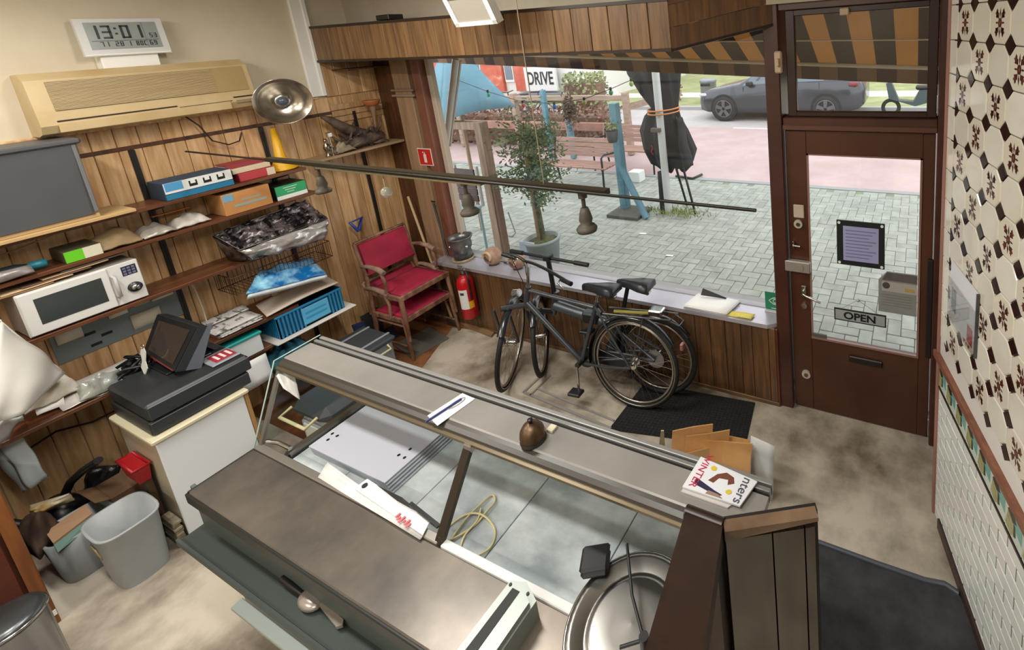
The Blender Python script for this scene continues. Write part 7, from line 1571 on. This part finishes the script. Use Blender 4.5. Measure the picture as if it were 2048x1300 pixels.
# grey street bin
b_ = zp(1419,204,GZ+.08); t = thing('street_bin', 'grey cylindrical street bin on the verge left of the car', 'bin', b_)
hh = (204-158)/pxm(b_); rb = 16/pxm(b_)
MB().lathe([(rb,0),(rb,hh*.86),(rb*1.06,hh*.87),(rb*1.06,hh*.97),(rb*.9,hh),(0,hh)], b_, (0,0,1), 20).build('body', mat('bin_zinc', '8a8d92', .5, .3), t)
MB().box(b_.x-rb*.6, b_.x+rb*.6, b_.y-rb*1.04, b_.y-rb*.8, b_.z+hh*.74, b_.z+hh*.82).build('opening', BLACK, t)

# dark grey car
fwp = zp(1449,243,GZ-.02); cy0 = fwp.y+.02
t = thing('parked_car', 'dark grey hatchback car parked along the far kerb', 'car', (fwp.x+1.45, cy0+.9, GZ))
CX = fwp.x-.9; CPAINT = mat('car_grey', '3a3e45', .25, .2, coat=.4); HW = .93; zb = GZ+.0
st = [(0,.35,.56,.6,.55,.5),(.08,.28,.68,.72,.72,.62),(.35,.24,.80,.86,.88,.7),(.9,.22,.9,.97,.93,.72),(1.35,.22,.96,1.05,.93,.7),(1.75,.22,.99,1.27,.93,.66),(2.25,.22,1.0,1.53,.93,.6),(2.75,.22,1.01,1.6,.93,.58),(3.3,.22,1.03,1.57,.93,.57),(3.85,.24,1.06,1.43,.92,.58),(4.35,.28,1.08,1.2,.88,.62),(4.62,.34,1.02,1.1,.82,.62),(4.74,.45,.9,.93,.7,.55)]
vs = []; k_ = 10
for (x_, zbt, zbe, zt, hw, ht) in st:
    for (y_, z_) in ((-hw*.95,zbt),(-hw,zbt+.2),(-hw,(zbt+zbe)/2+.08),(-hw*.96,zbe),(-ht,zt),(ht,zt),(hw*.96,zbe),(hw,(zbt+zbe)/2+.08),(hw,zbt+.2),(hw*.95,zbt)): vs.append((CX+x_, cy0+HW+y_, GZ+z_))
fs = [(j*k_+i, (j+1)*k_+i, (j+1)*k_+(i+1)%k_, j*k_+(i+1)%k_) for j in range(len(st)-1) for i in range(k_)]+[tuple(range(k_)), tuple(range((len(st)-1)*k_, len(st)*k_))[::-1]]
MB().add(vs, fs, True).build('body', CPAINT, t)
CGL = mat('car_glass', '5d6b72', .06)
def side(x_, f):     # a point on the near glasshouse side at station x_, f 0 belt .. 1 roof
    for j in range(len(st)-1):
        if st[j][0] <= x_ <= st[j+1][0]:
            s_ = (x_-st[j][0])/(st[j+1][0]-st[j][0]); L2 = [a_+(b_-a_)*s_ for a_, b_ in zip(st[j], st[j+1])]
            y0_, z0_, y1_, z1_ = -L2[4]*.96, L2[2], -L2[5], L2[3]
            return Vector((CX+x_, cy0+HW+y0_+(y1_-y0_)*f-.012, GZ+z0_+(z1_-z0_)*f+.006))
for (xa, xb_) in ((1.5,2.68),(2.74,3.75)):
    n_ = 8; low = [side(xa+(xb_-xa)*i/n_, .08) for i in range(n_+1)]; hi_ = [side(xa+(xb_-xa)*i/n_, .84) for i in range(n_+1)]
    MB().add(low+hi_, [(i, i+1, i+n_+2, i+n_+1) for i in range(n_)], True).build('side_window', CGL, t)
for x_ in (2.66,): MB().slab([side(x_,.05), side(x_+.1,.05), side(x_+.1,.88), side(x_,.88)], .006, (0,-1,0)).build('door_pillar', BLACK, t)
MB().box(CX+1.62, CX+1.8, cy0-.1, cy0+.06, GZ+1.0, GZ+1.12, .03).build('mirror', BLACK, t)
for x_ in (.9,3.79):
    c_ = Vector((CX+x_, cy0, GZ+.35))
    MB().cyl(c_+Vector((0,-.006,.02)), c_+Vector((0,.1,.02)), .395, 32).build('wheel_arch', mat('arch_black', '1d1e20', .7), t)
    w_ = MB().lathe([(0,.0),(.2,.0),(.24,-.01),(.33,-.012),(.345,.0),(.345,.2)], c_+Vector((0,-.012,0)), (0,1,0), 32).build('wheel', mat('car_tyre', '26272a', .7), t)
    for k in range(5):
        a_ = 2*PI*k/5+.3; d_ = Vector((math.cos(a_),0,math.sin(a_))); p_ = Vector((-d_.z,0,d_.x)); MB().slab([c_+d_*.04-p_*.04+Vector((0,-.03,0)), c_+d_*.235-p_*.055+Vector((0,-.03,0)), c_+d_*.235+p_*.055+Vector((0,-.03,0)), c_+d_*.04+p_*.04+Vector((0,-.03,0))], .015, (0,-1,0)).build('wheel_spoke', mat('wheel_alloy', '6f6f72', .35, .7), w_)
    MB().torus(c_+Vector((0,-.025,0)), (0,1,0), .24, .014, 28, 6).build('wheel_rim', mat('wheel_alloy', '6f6f72', .35, .7), w_)
MB().slab([side(.95,.0)+Vector((0,-.005,-.42)), side(3.7,.0)+Vector((0,-.005,-.42)), side(3.7,.0)+Vector((0,-.005,-.415)), side(.95,.0)+Vector((0,-.005,-.415))], .004, (0,-1,0)).build('door_crease', mat('crease_dark', '2e3136', .4), t)
for x_ in (1.5,2.7,3.62): MB().slab([side(x_,.0)+Vector((0,-.004,-.55)), side(x_,.0)+Vector((.012,-.004,-.55)), side(x_,.0)+Vector((.012,-.004,0)), side(x_,.0)+Vector((0,-.004,0))], .003, (0,-1,0)).build('door_gap', mat('crease_dark', '2e3136', .4), t)
MB().box(CX+.1, CX+.42, cy0+.08, cy0+.16, GZ+.7, GZ+.78, .02).build('headlight', mat('headlamp', 'c9ced2', .1), t)
MB().box(CX+4.38, CX+4.62, cy0+.04, cy0+.2, GZ+.95, GZ+1.04, .02).build('tail_light', mat('tail_red', '8a3a3c', .2), t)
# moped at the right
b_ = zp(1822,233,GZ); t = thing('moped', 'dark teal moped parked right of the car', 'moped', b_)
MPM = mat('moped_teal', '3a4d4e', .35)
MB().torus(b_+Vector((-.5,0,.24)), (0,1,0), .2, .05, 24, 8).torus(b_+Vector((.65,0,.24)), (0,1,0), .2, .05, 24, 8).build('wheels', TYRE, t)
MB().slab([b_+Vector(p_) for p_ in ((-.55,-.15,.5),(.1,-.15,.3),(.75,-.15,.5),(.85,-.15,.75),(.2,-.15,.72),(.05,-.15,.42),(-.3,-.15,.45),(-.5,-.15,.95),(-.62,-.15,.9))], .3, (0,1,0)).build('body', MPM, t)
MB().box(b_.x+.1, b_.x+.85, b_.y-.14, b_.y+.14, b_.z+.72, b_.z+.83, .04).build('seat', BLACK, t); MB().tube([b_+Vector((-.45,-.32,1.05)), b_+Vector((-.55,0,1.0)), b_+Vector((-.45,.32,1.05))], .02, 6).build('handlebar', BLACK, t)
MB().box(b_.x+.5, b_.x+.9, b_.y-.3, b_.y-.16, b_.z+.3, b_.z+.6, .05).build('pannier', mat('pannier_pale', 'b9b6b2', .6), t)
